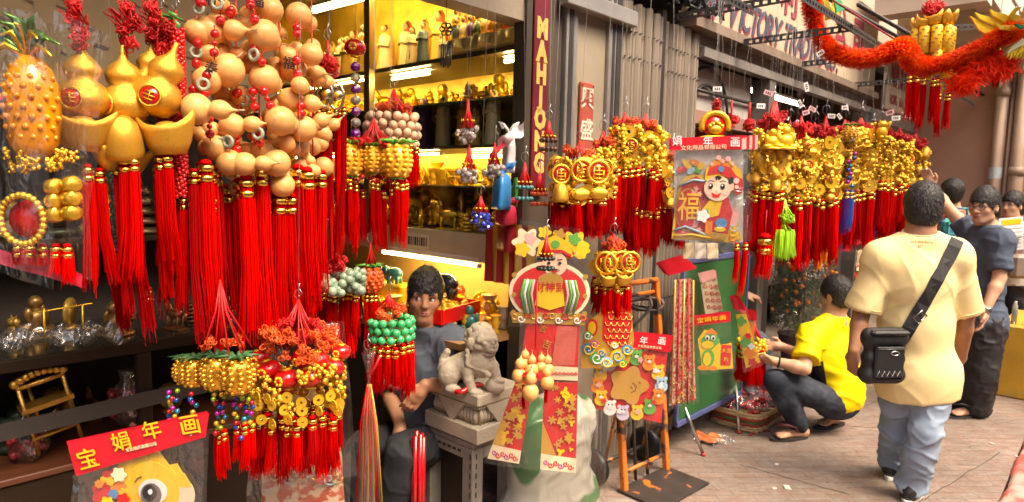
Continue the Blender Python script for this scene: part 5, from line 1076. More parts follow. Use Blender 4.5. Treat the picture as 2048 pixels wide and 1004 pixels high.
gold_bunch('bright gold bunch with two stacked coins in the far row', 1722, 236, 262, 388, 486, 62, .62, ['ball','cat','coin'], 13, 64, 14, 23, KNR, big=[(COIN,1713,352,18),(COIN,1713,366,18),(TRY[1],1748,280,36)])
gold_bunch('gold bunch over crimson tassels near the walking man', 1762, 244, 276, 372, 470, 54, .58, ['mix','ball'], 14, 54, 14, 22, KNR)
gold_bunch('gold bunch with red cord behind the walking man head', 1800, 256, 285, 380, 470, 48, .5, ['ball','mix'], 12, 48, 13, 20, KNR)
gold_bunch('small gold bunch farthest along the row by the raised hand', 1832, 266, 296, 400, 470, 50, .42, ['ball','bell'], 10, 48, 12, 19, KNR)
gold_bunch('dull gold bunch between the two front bunches in the far row', 1630, 245, 285, 400, 500, 50, .38, ['mix'], 10, 44, 13, 20, KNR)
gold_bunch('shaded gold bunch at the back of the far row', 1580, 240, 280, 395, 480, 56, .36, ['mix'], 10, 44, 13, 20, KNR)
gold_bunch('shaded gold bunch behind the stacked coins bunch', 1745, 260, 290, 390, 480, 60, .34, ['mix'], 10, 44, 13, 18, KNR)
B = Bunch('strand of purple and blue beads in the far row', 1704, 300, .66, 'bead_strand', 'ornament', line=False)
for k in range(9): B.add('bead', COLB[(0,1,0,5,1)[k % 5]], 1703+U(-5,5), 308+k*8, 9, U(-.02,.0))
B.tas(1700,385,470,12,0,M('violet_silk',(.12,.03,.35),.6)); B.tas(1709,385,462,12,0,M('blue_silk',(.02,.10,.45),.6))
for x, y1, m_ in ((1690,505,'blue_silk'),(1757,470,'violet_silk'),(1797,478,'violet_silk')):
    B = Bunch({1690:'blue tassel under the far gold row',1757:'violet tassel near the walking man shoulder',1797:'lilac tassel behind the walking man head'}[x], x, y1-85, .5, 'coloured_tassel', 'tassel', line=False, hook=False); B.tas(x, y1-80, y1, 12, 0, MATS[m_])
# green tassel bunch
LIME = M('lime_silk', (.38,.72,.03), .55, rnd=.1)
B = Bunch('bright lime green tassel bunch hanging in front of the gold row', 1570, 398, .72, 'lime_tassel_bunch', 'tassel'); B.cords(432, 36, 18, LIME); B.fuzz(436, 30, 10, 10, [me_knot(LIME)], 18)
B.cords(462, 34, 22, LIME, 1.0, 'thin_cords', 1569, 436)
for k in range(12): a = 2*PI*k/12; B.tas(1569+18*math.cos(a), 460+U(-3,3), 515+U(-4,3), 14, 18*B.s*math.sin(a), LIME, False)
for lab, x, y0, y1, w_ in (('thin red tassel strip left under the smiling child package', 1474, 490, 562, 10), ('long red tassel strip right under the smiling child package', 1492, 490, 596, 11), ('thick red tassel hanging left of the kumquat tree', 1530, 480, 560, 28)):
    B = Bunch(lab, x, y0-6, .66, 'red_tassel', 'tassel', 'single red tassels', hook=False, line=False); B.tas(x, y0, y1, w_, 0); B.thread(x, y0-60, y0, 0, 1)
# gold arch medal
B = Bunch('gold arched medal with a red heart hanging over the child package', 1434, 178, .56, 'arch_medal', 'ornament', hook=False); B.chain(1434, 195, 222, BRED, 9); B.fuzz(212, 8, 10, 4, KNR, 18)
b = MB(); b.mat(GOLDY); b.tube([B.loc(1434+27*math.cos(a), 252-27*math.sin(a), 0) for a in np.linspace(-.3,PI+.3,20)], 6*B.s, 8); b.build('arch', B.t)
b = MB(); b.mat(REDP); b.lathe([(24*B.s,0),(24*B.s,4*B.s),(0,4*B.s)], B.loc(1434,250,.006), (0,-1,0), n=20); b.build('red_field', B.t)
b = MB(); b.mat(GOLDY); b.ball(B.loc(1434,258,-.012), (15*B.s,6*B.s,9*B.s), 10, 7)
for k in range(5): b.ball(B.loc(1422+k*6,244+4*abs(k-2),-.014), 5*B.s, 7, 5)
b.ball(B.loc(1434,276,-.01), (34*B.s,8*B.s,7*B.s), 12, 6); b.build('gold_relief', B.t)
B = Bunch('red knot charm right of the arched medal', 1464, 200, .5, 'knot_charm', 'charm', hook=False); B.fuzz(240, 12, 20, 6, KNR, 24); B.thread(1464,200,232,0,2)
B = Bunch('second red knot charm over the price labels', 1500, 205, .5, 'knot_charm', 'charm', hook=False); B.fuzz(246, 10, 22, 6, KNR, 22); B.thread(1500,205,240,0,3)
# tangle of red cord tops showing between the lines
B = Bunch('cluster of red cord loops above the masks bunch', 1552, 200, .5, 'cord_cluster', 'ornament', hook=False); B.cords(262, 46, 26, REDC, 2.2); B.fuzz(240, 40, 20, 8, KNR, 26)
# price labels on strings
TAGM = M('price_card', (.78,.74,.70), .6); TAGR = M('pink_price_card', (.75,.40,.40), .6)
tags = [(1435,178,0,18),(1537,186,.3,18),(1522,212,0,18),(1600,208,1.0,16),(1612,225,-.3,16),(1625,218,.4,16),(1573,236,.2,12),(1690,215,-.1,14),(1663,232,.05,16),(1679,233,.9,12),(1780,225,-.35,17),(1792,236,-.1,17),(1817,232,.15,17),(1770,252,-.4,17),(1641,106,-.6,17),(1613,174,1.25,18),(1598,245,.5,14),(1760,258,-.6,14)]
wd = ['over the gold arched medal','tilted beside the grey window post','level with the window post','standing upright in the middle of the row','tilted left above the tall bunch','pink and tilted right','small and grey','near the shop post','large beside the dark window','turned edge on','tilted left over the far end','level over the far end','rightmost of the far row','low and tilted by the far post','highest, below the dragon tail','hanging upright below the rail','over the red cords','overlapping another by the far post']
for (x, y, a, w_), d_ in zip(tags, wd):
    p = av(x, y, .58); s_ = 1/ppm(p); t = thing('price_tag', 'small white price card %s' % d_, 'price tag', p, U(-.2,.3), 'price cards on strings')
    R3 = Matrix.Rotation(a, 3, 'Y'); b = MB(); b.mat(TAGR if y in (186,218,225) else TAGM); b.box((0,0,0), (w_*s_,.001,w_*.55*s_), R3); b.build('card', t)
    b = MB(); b.mat(INK)
    for k in range(3): b.box(R3 @ Vector(((-.25+.22*k)*w_*s_,-.0012,0)), (w_*.13*s_,.0006,w_*.3*s_), R3)
    b.build('printed_price', t)
    b = MB(); b.mat(LINE); zt = 2.66-p.z; b.tube([(0,0,.2*w_*s_),(U(-.02,.02),0,zt)], .0007, 4); b.build('string', t)
for k in range(26):
    x = U(1420,1830); p = av(x, U(225,290), U(.35,.75)); b = MB(); b.mat(LINE); zt = 2.66-p.z; b.tube([(0,0,0),(U(-.02,.02),U(-.02,.02),zt*.5),(U(-.04,.04),0,zt)], .0007, 4); tag(b.build('hanging_line', None, p), 'thin nylon line hanging from the rack above the gold row', 'line', 'nylon lines over the gold row')
# ---------------------------------------------------------------- firecracker cluster at top right
B = Bunch('cluster of gold firecrackers with long red tassels at top right', 1870, -10, .95, 'firecracker_cluster', 'ornament', hook=False, top=.3)
B.fuzz(14, 24, 14, 9, KNR, 30); B.thread(1862,-40,30,0,1.6); B.thread(1876,-40,30,0,1.6)
for k in range(9): a = 2*PI*k/9; B.add('gold_foil_ingot', INGOT, 1872+28*math.cos(a), 44+U(-4,4), 27, 28*B.s*math.sin(a), (0,U(-.3,.3),U(0,3)))
for k in range(9): a = 2*PI*k/9+.2; B.add('firecracker', CRACK, 1872+30*math.cos(a), 82, 52, 30*B.s*math.sin(a), (0,0,U(0,3)), sc=(.85,.85,1))
for k in range(6): a = 2*PI*k/6+.2; B.add('firecracker', CRACK, 1876+32*math.cos(a), 128, 46, 32*B.s*math.sin(a), (0,0,U(0,3)), sc=(.85,.85,1))
for x, y0, y1, w_, d in ((1834,152,240,12,.0),(1844,150,246,13,-.03),(1862,156,262,11,.0),(1876,160,238,12,-.04),(1885,158,246,12,-.03),(1892,186,268,10,-.02),(1914,186,256,11,0)): B.tas(x, y0, y1, w_, d)
B.add('coin', COIN, 1916, 165, 24, -.05, (0,0,.1)); B.add('coin', COIN, 1898, 172, 20, 0, (0,0,.6)); B.add('firecracker', CRACK, 1920, 138, 30, -.03, (0,.5,.3), sc=(1.6,1.2,1))
for x, y0, y1, lab in ((2001,92,172,'red tassel hanging under the dragon head'),(2022,140,200,'lower red tassel at the right edge')):
    B = Bunch(lab, x, y0-20, 1.0, 'red_tassel', 'tassel', 'single red tassels', hook=False, top=.4); B.tas(x, y0, y1, 9, 0)
# ---------------------------------------------------------------- fluffy red dragon garland
VD = .98
path = [(1616,-14),(1632,22),(1650,62),(1674,98),(1706,118),(1738,122),(1768,108),(1795,100),(1820,108),(1850,120),(1880,124),(1910,118),(1938,104),(1962,86),(1985,72),(2005,66)]
P0 = av(1800, 100, VD); dragon = thing('dragon_garland', 'fluffy red paper dragon garland slung under the canopy', 'garland', P0); sP = 1/ppm(P0)
pw = [Vector(((x-1800)*sP, .12*math.sin(i*.8), -(y-100)*sP)) for i, (x, y) in enumerate(path)]
def crm(P, t):
    n = len(P)-1; f = min(max(t*n, 0), n-1e-6); i = int(f); f -= i; a, b_, c, d = P[max(i-1,0)], P[i], P[i+1], P[min(i+2,n)]
    return .5*((2*b_)+(c-a)*f+(2*a-5*b_+4*c-d)*f*f+(3*b_-a-3*c+d)*f**3)
b = MB(); b.mat(REDC); b.tube([crm(pw, i/40) for i in range(41)], [13*sP]*41, 10); b.build('body_core', dragon)
def fluffm(name, c):
    mt = bpy.data.materials.new(name); mt.use_nodes = True; nt = mt.node_tree; b = nt.nodes['Principled BSDF']; b.inputs['Base Color'].default_value = (*c, 1); b.inputs['Roughness'].default_value = .6; b.inputs['Specular IOR Level'].default_value = .2
    tl = _n(nt, 'ShaderNodeBsdfTranslucent'); tl.inputs[0].default_value = (*c, 1); mx = _n(nt, 'ShaderNodeMixShader'); mx.inputs[0].default_value = .45
    nt.links.new(b.outputs[0], mx.inputs[1]); nt.links.new(tl.outputs[0], mx.inputs[2]); nt.links.new(mx.outputs[0], nt.nodes['Material Output'].inputs[0]); MATS[name] = mt; return mt
FR = [fluffm('fluff_red', (.9,.045,.01)), fluffm('fluff_orange', (.95,.17,.015))]
for q in (0, 1):
    b = MB(); b.mat(FR[q]); b.smooth = False
    for k in range(7500):
        t_ = random.random(); c = crm(pw, t_); tg = (crm(pw, min(1, t_+.01))-crm(pw, max(0, t_-.01))).normalized(); x, y, _ = frame_of(tg); a = U(0,2*PI); n_ = x*math.cos(a)+y*math.sin(a)
        le = U(7.5,11.5)*sP; e = (n_*.8-tg*U(.1,.9)+Vector((U(-.3,.3),U(-.3,.3),U(-.5,.1)))).normalized(); r0 = c+n_*11*sP; sd_ = e.cross(tg).normalized()*U(.9,1.7)*sP
        b.add([r0-sd_, r0+sd_, r0+e*le+sd_*.7, r0+e*le*1.25, r0+e*le-sd_*.7], [(0,1,2,3,4)])
    b.build('fluff', dragon)['kind'] = 'stuff'
# hanging mane under the head
b = MB(); b.mat(FR[0]); b.smooth = False
for k in range(2600):
    x0, y0 = random.choice([(1945,140),(1960,120),(1975,115),(1935,160),(1985,125),(2010,128)]); c = Vector(((x0-1800+U(-16,16))*sP, U(-.08,.08), -(y0-100+U(-16,16))*sP)); e = Vector((U(-.8,.4),U(-.5,.5),U(-1,.3))).normalized(); sd_ = e.cross(Vector((0,1,.2))).normalized()*U(.9,1.8)*sP; le = U(10,22)*sP
    b.add([c-sd_, c+sd_, c+e*le+sd_*.6, c+e*le*1.2, c+e*le-sd_*.6], [(0,1,2,3,4)])
b.build('mane', dragon)['kind'] = 'stuff'
DY, DG, DW, DO = M('dragon_yellow', (.82,.55,.03), .5), M('dragon_green', (.03,.36,.14), .5), M('dragon_pale', (.75,.72,.5), .5), M('dragon_orange', (.8,.25,.02), .5)
def flame(name, pts, wd, mt, y=0., th=4):
    """a curved pointed blade of stiff paper with some thickness, given by centre line pixels"""
    b = MB(); b.mat(mt); n = len(pts); V = []; Fc = []
    for i, (x, yy) in enumerate(pts):
        p = Vector(((x-1800)*sP, y, -(yy-100)*sP)); a = pts[max(i-1,0)]; c = pts[min(i+1,n-1)]; d = Vector((c[0]-a[0], 0, -(c[1]-a[1]))).normalized(); s_ = Vector((-d.z,0,d.x)); w_ = wd*sP*.5*(1-(i/(n-1))**1.5)+.0008
        V += [p+s_*w_+Vector((0,-th*sP*.5,0)), p-s_*w_+Vector((0,-th*sP*.5,0)), p-s_*w_+Vector((0,th*sP*.5,0)), p+s_*w_+Vector((0,th*sP*.5,0))]
    for i in range(n-1):
        for k in range(4): q = (k+1) % 4; Fc.append((i*4+k, i*4+q, i*4+4+q, i*4+4+k))
    Fc += [(0,1,2,3)]; b.add(V, Fc, False); return b.build(name, dragon)
for k, pts in enumerate([[(2000,62),(1965,58),(1940,44),(1927,34)],[(2002,54),(1972,44),(1945,36),(1934,28)],[(2008,48),(1985,36),(1968,30),(1960,22)],[(1995,70),(1965,70),(1942,60),(1930,50)],[(2012,44),(1998,34),(2005,24),(2016,18)],[(2030,40),(2022,30),(2034,24),(2047,16)],[(2000,76),(1975,82),(1958,92)],[(2006,82),(1985,92),(1968,104)],[(2016,86),(1998,98),(1985,110)],[(2026,88),(2012,102),(2000,116)],[(2036,90),(2026,104),(2018,118)],[(1992,66),(1960,64),(1950,58)]]): flame('mane_flame', pts, 16 if k < 6 else 12, DY if k not in (6,8,10) else DW, -.03-.012*k)
for k, pts in enumerate([[(2060,62),(2020,58),(1992,66),(1978,60)],[(2060,56),(2025,50),(2000,50)],[(2060,74),(2030,70),(2002,74)],[(2050,52),(2020,42),(1990,44)]]): flame('green_scale', pts, 15, DG, -.20-.015*k, 6)
for k, pts in enumerate([[(2010,50),(1995,44),(1985,46)],[(2014,44),(1998,36),(1990,38)],[(2016,52),(1998,54),(1990,56)]]): flame('red_cheek', pts, 9, FR[0], -.27-.01*k)
# snout, jaws and eye as solid shapes
b = MB(); b.mat(DO); b.ball(Vector(((2035-1800)*sP,-.06,-(52-100)*sP)), (26*sP,30*sP,16*sP), 12, 8); b.mat(DG); b.ball(Vector(((2046-1800)*sP,-.06,-(66-100)*sP)), (34*sP,28*sP,11*sP), 12, 8); b.build('head', dragon)
b = MB(); b.mat(DG); b.ball(Vector(((2034-1800)*sP,-.05,-(96-100)*sP)), (26*sP,22*sP,8*sP), 12, 8); b.build('lower_jaw', dragon)
for k in range(9): x = 1996+k*6; flame('jaw_fringe', [(x,98),(x-6,108),(x-8,118+3*(k % 2))], 7, DY, -.12)
b = MB(); b.mat(WHITE); b.ball(Vector(((2030-1800)*sP,-.17,-(44-100)*sP)), 6*sP, 8, 6); b.mat(INK); b.ball(Vector(((2029-1800)*sP,-.195,-(44-100)*sP)), 3*sP, 8, 6); b.build('eye', dragon)
for k, pts in enumerate([[(1640,52),(1632,22),(1620,-8)],[(1652,50),(1648,22),(1640,-6)],[(1644,40),(1654,14),(1660,-8)],[(1636,46),(1624,16),(1612,-10)]]): flame('tail_fringe', pts, 13, DY, -.10-.01*k)
flame('tail_flame', [(1650,42),(1640,14),(1628,-14)], 16, DG, -.17, 5)
# ================================================================ printed cards and clear packages
FILM = film('clear_film', haze=.015, gloss=.11, rough=.07, bump=.8); FILM2 = film('milky_film', haze=.03, gloss=.13, rough=.07, bump=.9)
HRED = M('header_red', (.58,.008,.02), .4); PY_ = M('print_yellow', (.84,.52,.02), .45); PR = M('print_red', (.6,.02,.02), .45); PW_ = M('print_white', (.8,.78,.74), .45); PK = M('print_pink', (.8,.40,.35), .45)
PSK = M('print_skin', (.82,.55,.38), .45); PG = M('print_green', (.10,.38,.06), .45); PBL = M('print_blue', (.06,.25,.5), .45); POR = M('print_orange', (.8,.24,.02), .45); PBK = M('print_black', (.02,.015,.015), .45); PGD = M('print_gold', (.72,.42,.08), .3, .5); PLB = M('print_light_blue', (.35,.55,.65), .45); PMG = M('print_magenta', (.5,.05,.3), .45); PCR = M('print_cream', (.8,.66,.42), .45)
CLEARC = M('pale_inner_card', (.62,.55,.48), .5, var=.06)
def ell2(cx, cy, rx, ry, n=20, a0=0): return [(cx+rx*math.cos(2*PI*i/n)*math.cos(a0)-ry*math.sin(2*PI*i/n)*math.sin(a0), cy+rx*math.cos(2*PI*i/n)*math.sin(a0)+ry*math.sin(2*PI*i/n)*math.cos(a0)) for i in range(n)]
def flower(cx, cy, r, k=6, d=.18, n=48, a0=0): return [(cx+r*(1+d*math.cos(k*(t)+a0))*math.cos(t), cy+r*(1+d*math.cos(k*t+a0))*math.sin(t)) for t in [2*PI*i/n for i in range(n)]]
def rect2(x0, y0, x1, y1): return [(x0,y0),(x1,y0),(x1,y1),(x0,y1)]
def swirl(cx, cy, r, turns=1.4, n=26, a0=0.): return [(cx+r*(1-i/n*.85)*math.cos(a0+turns*2*PI*i/n), cy+r*(1-i/n*.85)*math.sin(a0+turns*2*PI*i/n)) for i in range(n)]
class Sheet:
    """a flat printed thing in a plane facing the street: 2-D shapes are given in photograph pixels and laid as thin stacked cards"""
    def __init__(s, label, px, py, v, name='print_package', cat='package', group=None, tilt=0., line=True, turn=0.):
        s.P = av(px, py, v); s.s = 1/ppm(s.P); s.px, s.py = px, py; s.t = thing(name, label, cat, s.P, 0, group); s.tilt = tilt
        # the sheet hangs roughly square to the view, a little turned
        s.T = Matrix.Rotation(turn, 4, 'Z') @ Matrix.Rotation(tilt, 4, 'X') @ basis((0,0,0), (1,0,0), (0,0,1), (0,-1,0)); s.k = 0
        if line and 2.66-s.P.z > .03: b = MB(); b.mat(LINE); b.tube([(0,0,0),(U(-.02,.02),0,2.66-s.P.z)], .0007, 4); b.build('line', s.t)
    def c(s, x, y): return ((x-s.px)*s.s, -(y-s.py)*s.s)
    def shape(s, name, poly, mat, lay, th=1.2, parent=None):
        """poly in pixels; lay = layer number (1.5 mm each)"""
        b = MB(); b.mat(mat); P2 = [s.c(*p) for p in poly]
        ar = sum(P2[i][0]*P2[(i+1) % len(P2)][1]-P2[(i+1) % len(P2)][0]*P2[i][1] for i in range(len(P2)))
        if ar < 0: P2 = P2[::-1]
        b.prism(P2, lay*.0015, lay*.0015+th*.001, s.T); return b.build(name, parent or s.t)
    def line2(s, name, pts, w, mat, lay):
        b = MB(); b.mat(mat); b.tube([s.T @ Vector((*s.c(*p), lay*.0015)) for p in pts], w*.5*s.s, 5); return b.build(name, s.t)
    def text(s, ch, x, y, size, mat, lay, rot=0., bold=.004, sx=1., name='character'):
        X, Y = s.c(x, y); return text_mb(ch, size*s.s, mat, .0006, bold*size*s.s*8*.12, s.T @ Matrix.Translation((X, Y, lay*.0015)) @ Matrix.Rotation(-rot, 4, 'Z'), sx=sx).build(name, s.t)
    def sheet(s, name, quad, mat, lay, wav=2., nu=12, nv=14, seed=0):
        """a rippled film or card between four pixel corners TL, TR, BR, BL"""
        rg = random.Random(seed); ph = [rg.uniform(0,6) for _ in range(6)]
        def f(u_, r):
            x = (quad[0][0]*(1-u_)+quad[1][0]*u_)*(1-r)+(quad[3][0]*(1-u_)+quad[2][0]*u_)*r; y = (quad[0][1]*(1-u_)+quad[1][1]*u_)*(1-r)+(quad[3][1]*(1-u_)+quad[2][1]*u_)*r
            X, Y = s.c(x, y); z = lay*.0015+wav*s.s*(math.sin(u_*7+ph[0]+r*2)+.7*math.sin(r*9+ph[1]+u_*4)+.5*math.sin(u_*17+r*13+ph[2]))*.5
            return s.T @ Vector((X, Y, z))
        b = MB(); b.mat(mat); b.grid(f, nu, nv); return b.build(name, s.t)
    def header(s, quad, mat=HRED, lay=4, n=4, name='header_card'):
        for k in range(n-1, -1, -1): s.sheet(name, [(x-k*3.0+2, y-k*1.2) for x, y in quad], mat, lay-k*2, 1.2, 10, 3, 1)
    def staple(s, x, y, lay): s.line2('staple', [(x-4,y),(x+4,y-1)], 1.2, WIRE, lay)
# --- package with the yellow cartoon bird, bottom left
S = Sheet('clear package with red header and a yellow big eyed cartoon print at bottom left', 280, 850, .6, line=False)
S.header([(141,886),(424,817),(415,866),(155,953)], lay=10, n=3)
for ch, x, y, z, r in (('宝',184,918,44,-.28),('娟',252,880,40,-.26),('年',313,856,40,-.24),('画',389,843,44,-.2)): S.text(ch, x, y, z, PY_, 12.5, r)
S.text('文化用品有限公司', 290, 889, 8, PCR, 12, -.25, name='small_print')
S.shape('hanger_hole', [(268,846),(274,838),(283,842),(278,846)], M('dark_hole',(.1,.02,.02),.6), 12.5)
for x, y in ((183,930),(290,888),(388,860)): S.staple(x, y+3, 12.5)
S.sheet('clear_bag', [(150,952),(416,868),(402,1060),(142,1060)], FILM2, 9, 5, 16, 14, 3)
S.sheet('bag_back', [(150,950),(416,866),(402,1060),(142,1060)], FILM, -4, 3, 10, 10, 4)
for dx, dy, ly in ((-16,-18,0), (0,0,3)):
    S.shape('yellow_head', ell2(300+dx, 985+dy, 58, 62, 30), PY_, ly, 2); S.shape('cheek', ell2(362+dx, 992+dy, 26, 34), M('print_pale_peach',(.8,.6,.42),.45), ly-.5, 2); S.shape('hair_tuft', [(310+dx,935+dy),(330+dx,918+dy),(352+dx,950+dy),(368+dx,946+dy),(384+dx,975+dy),(330+dx,975+dy)], PY_, ly-.3, 2)
S.shape('eye_white', ell2(306,984,29,26), PW_, 6); S.shape('iris', ell2(303,990,21,24), M('print_grey',(.16,.13,.12),.4), 7); S.shape('pupil', ell2(301,986,14,17), PBK, 8); S.shape('highlight', ell2(303,983,4,5), PW_, 9); S.line2('eyebrow', [(270,966),(276,957),(284,954)], 2, PBK, 6)
for k, (x, y, r, mt) in enumerate(((225,962,22,PR),(212,975,18,PY_),(238,975,14,POR),(205,992,22,PR),(226,992,10,PBL),(246,988,9,PY_),(222,965,8,PY_),(240,950,14,PCR),(200,970,8,POR),(248,1000,12,PR),(216,1010,14,PY_))): S.shape('hat_ornament', flower(x, y, r, 5+k % 3, .15), mt, 3+k*.6)
# --- large package with the smiling child, in the middle
S = Sheet('large clear package with red header and a smiling child print holding a gold character', 1425, 282, .68)
hq = [(1337,280),(1489,271),(1490,297),(1338,303)]
S.header(hq, lay=14, n=2)
for k in range(4): S.sheet('rear_header_card', [(1489+k*6,271-k*.6),(1497+k*6,270-k*.6),(1498+k*6,296),(1490+k*6,297)], PK if k % 2 else HRED, 6-k*2, .6, 3, 2)
S.sheet('stripe_block', [(1480,272),(1489,271),(1490,297),(1481,298)], PK, 15, .4, 3, 2)
for ch, x in (('娟',1352),('年',1413),('画',1467)): S.text(ch, x, 285, 21, PW_, 16.5, -.05)
S.text('文化用品有限公司', 1405, 296, 10, PCR, 16.5, -.05, name='small_print', sx=1.15)
for k in range(4): S.sheet('clear_bag' if k == 0 else 'rear_bag', [(1340+k*5,300-k),(1490+k*5,296-k),(1502+k*5,488-k*3),(1352+k*5,484-k)], FILM if k else FILM2, 14-k*5, 3, 14, 12, k)
S.sheet('inner_card', [(1350,302),(1488,298),(1498,484),(1358,482)], CLEARC, -2, 1.5)
# print: arch panel, character, child
S.shape('gold_border', [(1352,480),(1356,420),(1362,370),(1380,348),(1410,350),(1440,470),(1490,472),(1480,486),(1420,480)], PY_, 1); S.shape('red_panel', [(1358,468),(1362,400),(1370,366),(1396,352),(1420,370),(1430,462),(1400,470)], PR, 2)
S.shape('gold_ring', ell2(1382,420,26,44), PGD, 3); S.shape('red_disc', ell2(1382,420,23,40), PR, 4); S.text('福', 1383, 418, 62, M('bright_gold_print',(.85,.5,.05),.4), 6, 0, .006, .75)
for x, y in ((1396,378),(1404,388),(1398,452),(1406,460),(1392,384),(1400,446)): S.shape('blossom', flower(x, y, 4.5, 5, .3), PK, 4.5)
S.line2('cloud_band', [(1356,462),(1378,454),(1400,462),(1420,470)], 5, PLB, 5); S.line2('cloud_band', [(1362,372),(1390,360),(1412,362)], 5, PLB, 5); S.line2('lower_band', [(1356,474),(1392,470),(1430,476)], 5, PY_, 5)
for x, y, r, mt in ((1376,330,13,PY_),(1392,326,12,POR),(1396,340,10,PG),(1366,340,10,PR),(1384,342,9,PLB),(1404,332,9,PY_)): S.shape('feather', ell2(x, y, r, 6, 14, U(-1,1)), mt, 4+U(0,1))
S.shape('robe_train', [(1446,402),(1480,420),(1484,455),(1496,476),(1470,484),(1420,476),(1440,450)], PY_, 3); S.shape('pink_sash', ell2(1474,432,12,20), PK, 4); S.shape('robe', [(1420,400),(1462,394),(1472,424),(1464,470),(1420,468),(1412,430)], PR, 5); S.shape('yellow_sleeve', [(1424,400),(1450,398),(1444,430),(1416,438),(1404,428)], PY_, 7); S.shape('cuff', ell2(1417,428,6,11,16,.2), PG, 8); S.shape('white_glove', flower(1412,432,12,5,.15), PW_, 9)
S.shape('gold_hem', [(1420,462),(1464,468),(1460,480),(1410,474)], PGD, 6.5); S.shape('blue_belt', ell2(1450,446,12,11), PBL, 7); S.shape('red_panel', [(1418,442),(1432,442),(1432,464),(1425,470),(1418,464)], POR, 7.5); S.shape('waist_gem', ell2(1448,458,12,5), PY_, 8)
for k, y in enumerate((452,462,472)): S.line2('wave', swirl(1474, y+2, 9, 1.0), 2.5, [PLB,PY_,POR][k], 8)
S.shape('hat_back', [(1412,360),(1414,335),(1432,318),(1460,318),(1484,340),(1490,375),(1480,388),(1460,372)], PY_, 7); S.shape('hat_band', [(1416,350),(1420,336),(1440,328),(1462,334),(1476,352),(1470,360),(1440,346)], PR, 9); S.shape('hat_crown', [(1420,336),(1430,322),(1452,318),(1468,332),(1462,338),(1440,330)], POR, 8.5)
S.shape('hat_wing', [(1474,350),(1490,358),(1488,384),(1476,388),(1470,372)], PR, 8.5)
for x, y, r in ((1437,315,5),(1456,317,5.5),(1446,322,4),(1475,360,6),(1476,372,4),(1424,328,3.5),(1466,326,4)): S.shape('pompom', ell2(x, y, r, r, 12), PK, 11)
S.shape('jewel', ell2(1443,337,6,6,12), PBL, 11); S.shape('face', ell2(1438,376,27,25,28,.15), PSK, 10); S.shape('ear', ell2(1465,372,6,8), PSK, 9.8); S.shape('hair_lock', [(1432,352),(1438,350),(1446,354),(1440,360),(1437,356),(1434,360)], PBK, 11.5); S.shape('side_hair', ell2(1464,360,5,8,14,.3), PBK, 10.2)
for x in (1424,1448): S.shape('eye', ell2(x, 372, 4.6, 6), PBK, 11.5); S.shape('eye_glint', ell2(x-1, 370, 1.6, 2, 8), PW_, 12.5); S.line2('eyebrow', [(x-6,363),(x,360),(x+6,362)], 1.4, PBK, 11.5)
for x in (1420,1456): S.shape('blush', ell2(x, 386, 6, 4), PK, 11)
S.shape('open_mouth', [(1426,384),(1437,389),(1446,384),(1442,393),(1434,395),(1428,391)], PR, 11.5); S.shape('nose', ell2(1436,380,2.2,1.6,8), PK, 11.5)
# --- wreath package with a flower shaped gold face
S = Sheet('clear package with a wreath of small animals round a gold flower face', 1262, 690, .36, line=False)
S.header([(1262,662),(1342,668),(1338,702),(1262,694)], lay=8, n=2)
for ch, x in (('年',1286),('画',1322)): S.text(ch, x, 680, 17, PW_, 10, .08)
S.text('文化用品有限公司', 1298, 692, 6, PCR, 10, .08, name='small_print')
S.sheet('red_card', [(1196,706),(1336,700),(1330,850),(1190,822)], PR, -2, 1); S.sheet('clear_bag', [(1190,694),(1340,700),(1334,854),(1186,826)], FILM, 14, 4)
S.shape('gold_flower', flower(1260,772,36,5,.16), PGD, 4, 3)
for a in (0,): S.line2('face_line', [(1268,766),(1276,772),(1274,782),(1266,786)], 2, M('brown_line',(.25,.12,.04),.5), 7); S.line2('face_line', [(1280,764),(1284,766)], 2, MATS['brown_line'], 7); S.line2('face_line', [(1264,772),(1268,778)], 1.6, MATS['brown_line'], 7)
an = [PY_,PLB,POR,PG,PY_,M('print_lilac',(.55,.5,.62),.45),PW_,PY_,POR,PY_,M('print_grey2',(.5,.5,.48),.45),PY_,PG,POR]
for k in range(14):
    a = 2*PI*k/14-.5; x, y = 1262+64*math.cos(a), 772+58*math.sin(a); mt = an[k]
    S.shape('animal_body', ell2(x, y+4, 13, 12), mt, 3, 2.5); S.shape('animal_head', ell2(x, y-6, 10, 9), mt, 5, 2.5)
    for s_ in (-1,1): S.shape('ear', ell2(x+s_*8, y-13, 4, 4, 10), mt, 4.5, 2); S.shape('eye', ell2(x+s_*3.5, y-7, 1.5, 1.8, 8), PBK, 7.2)
    S.shape('muzzle', ell2(x, y-3, 4, 2.6, 10), PW_, 7)
for k in range(10): a = 2*PI*k/10; S.shape('small_flower', flower(1262+62*math.cos(a), 772+56*math.sin(a), 5, 5, .3), [PW_,PR,PK][k % 3], 8)
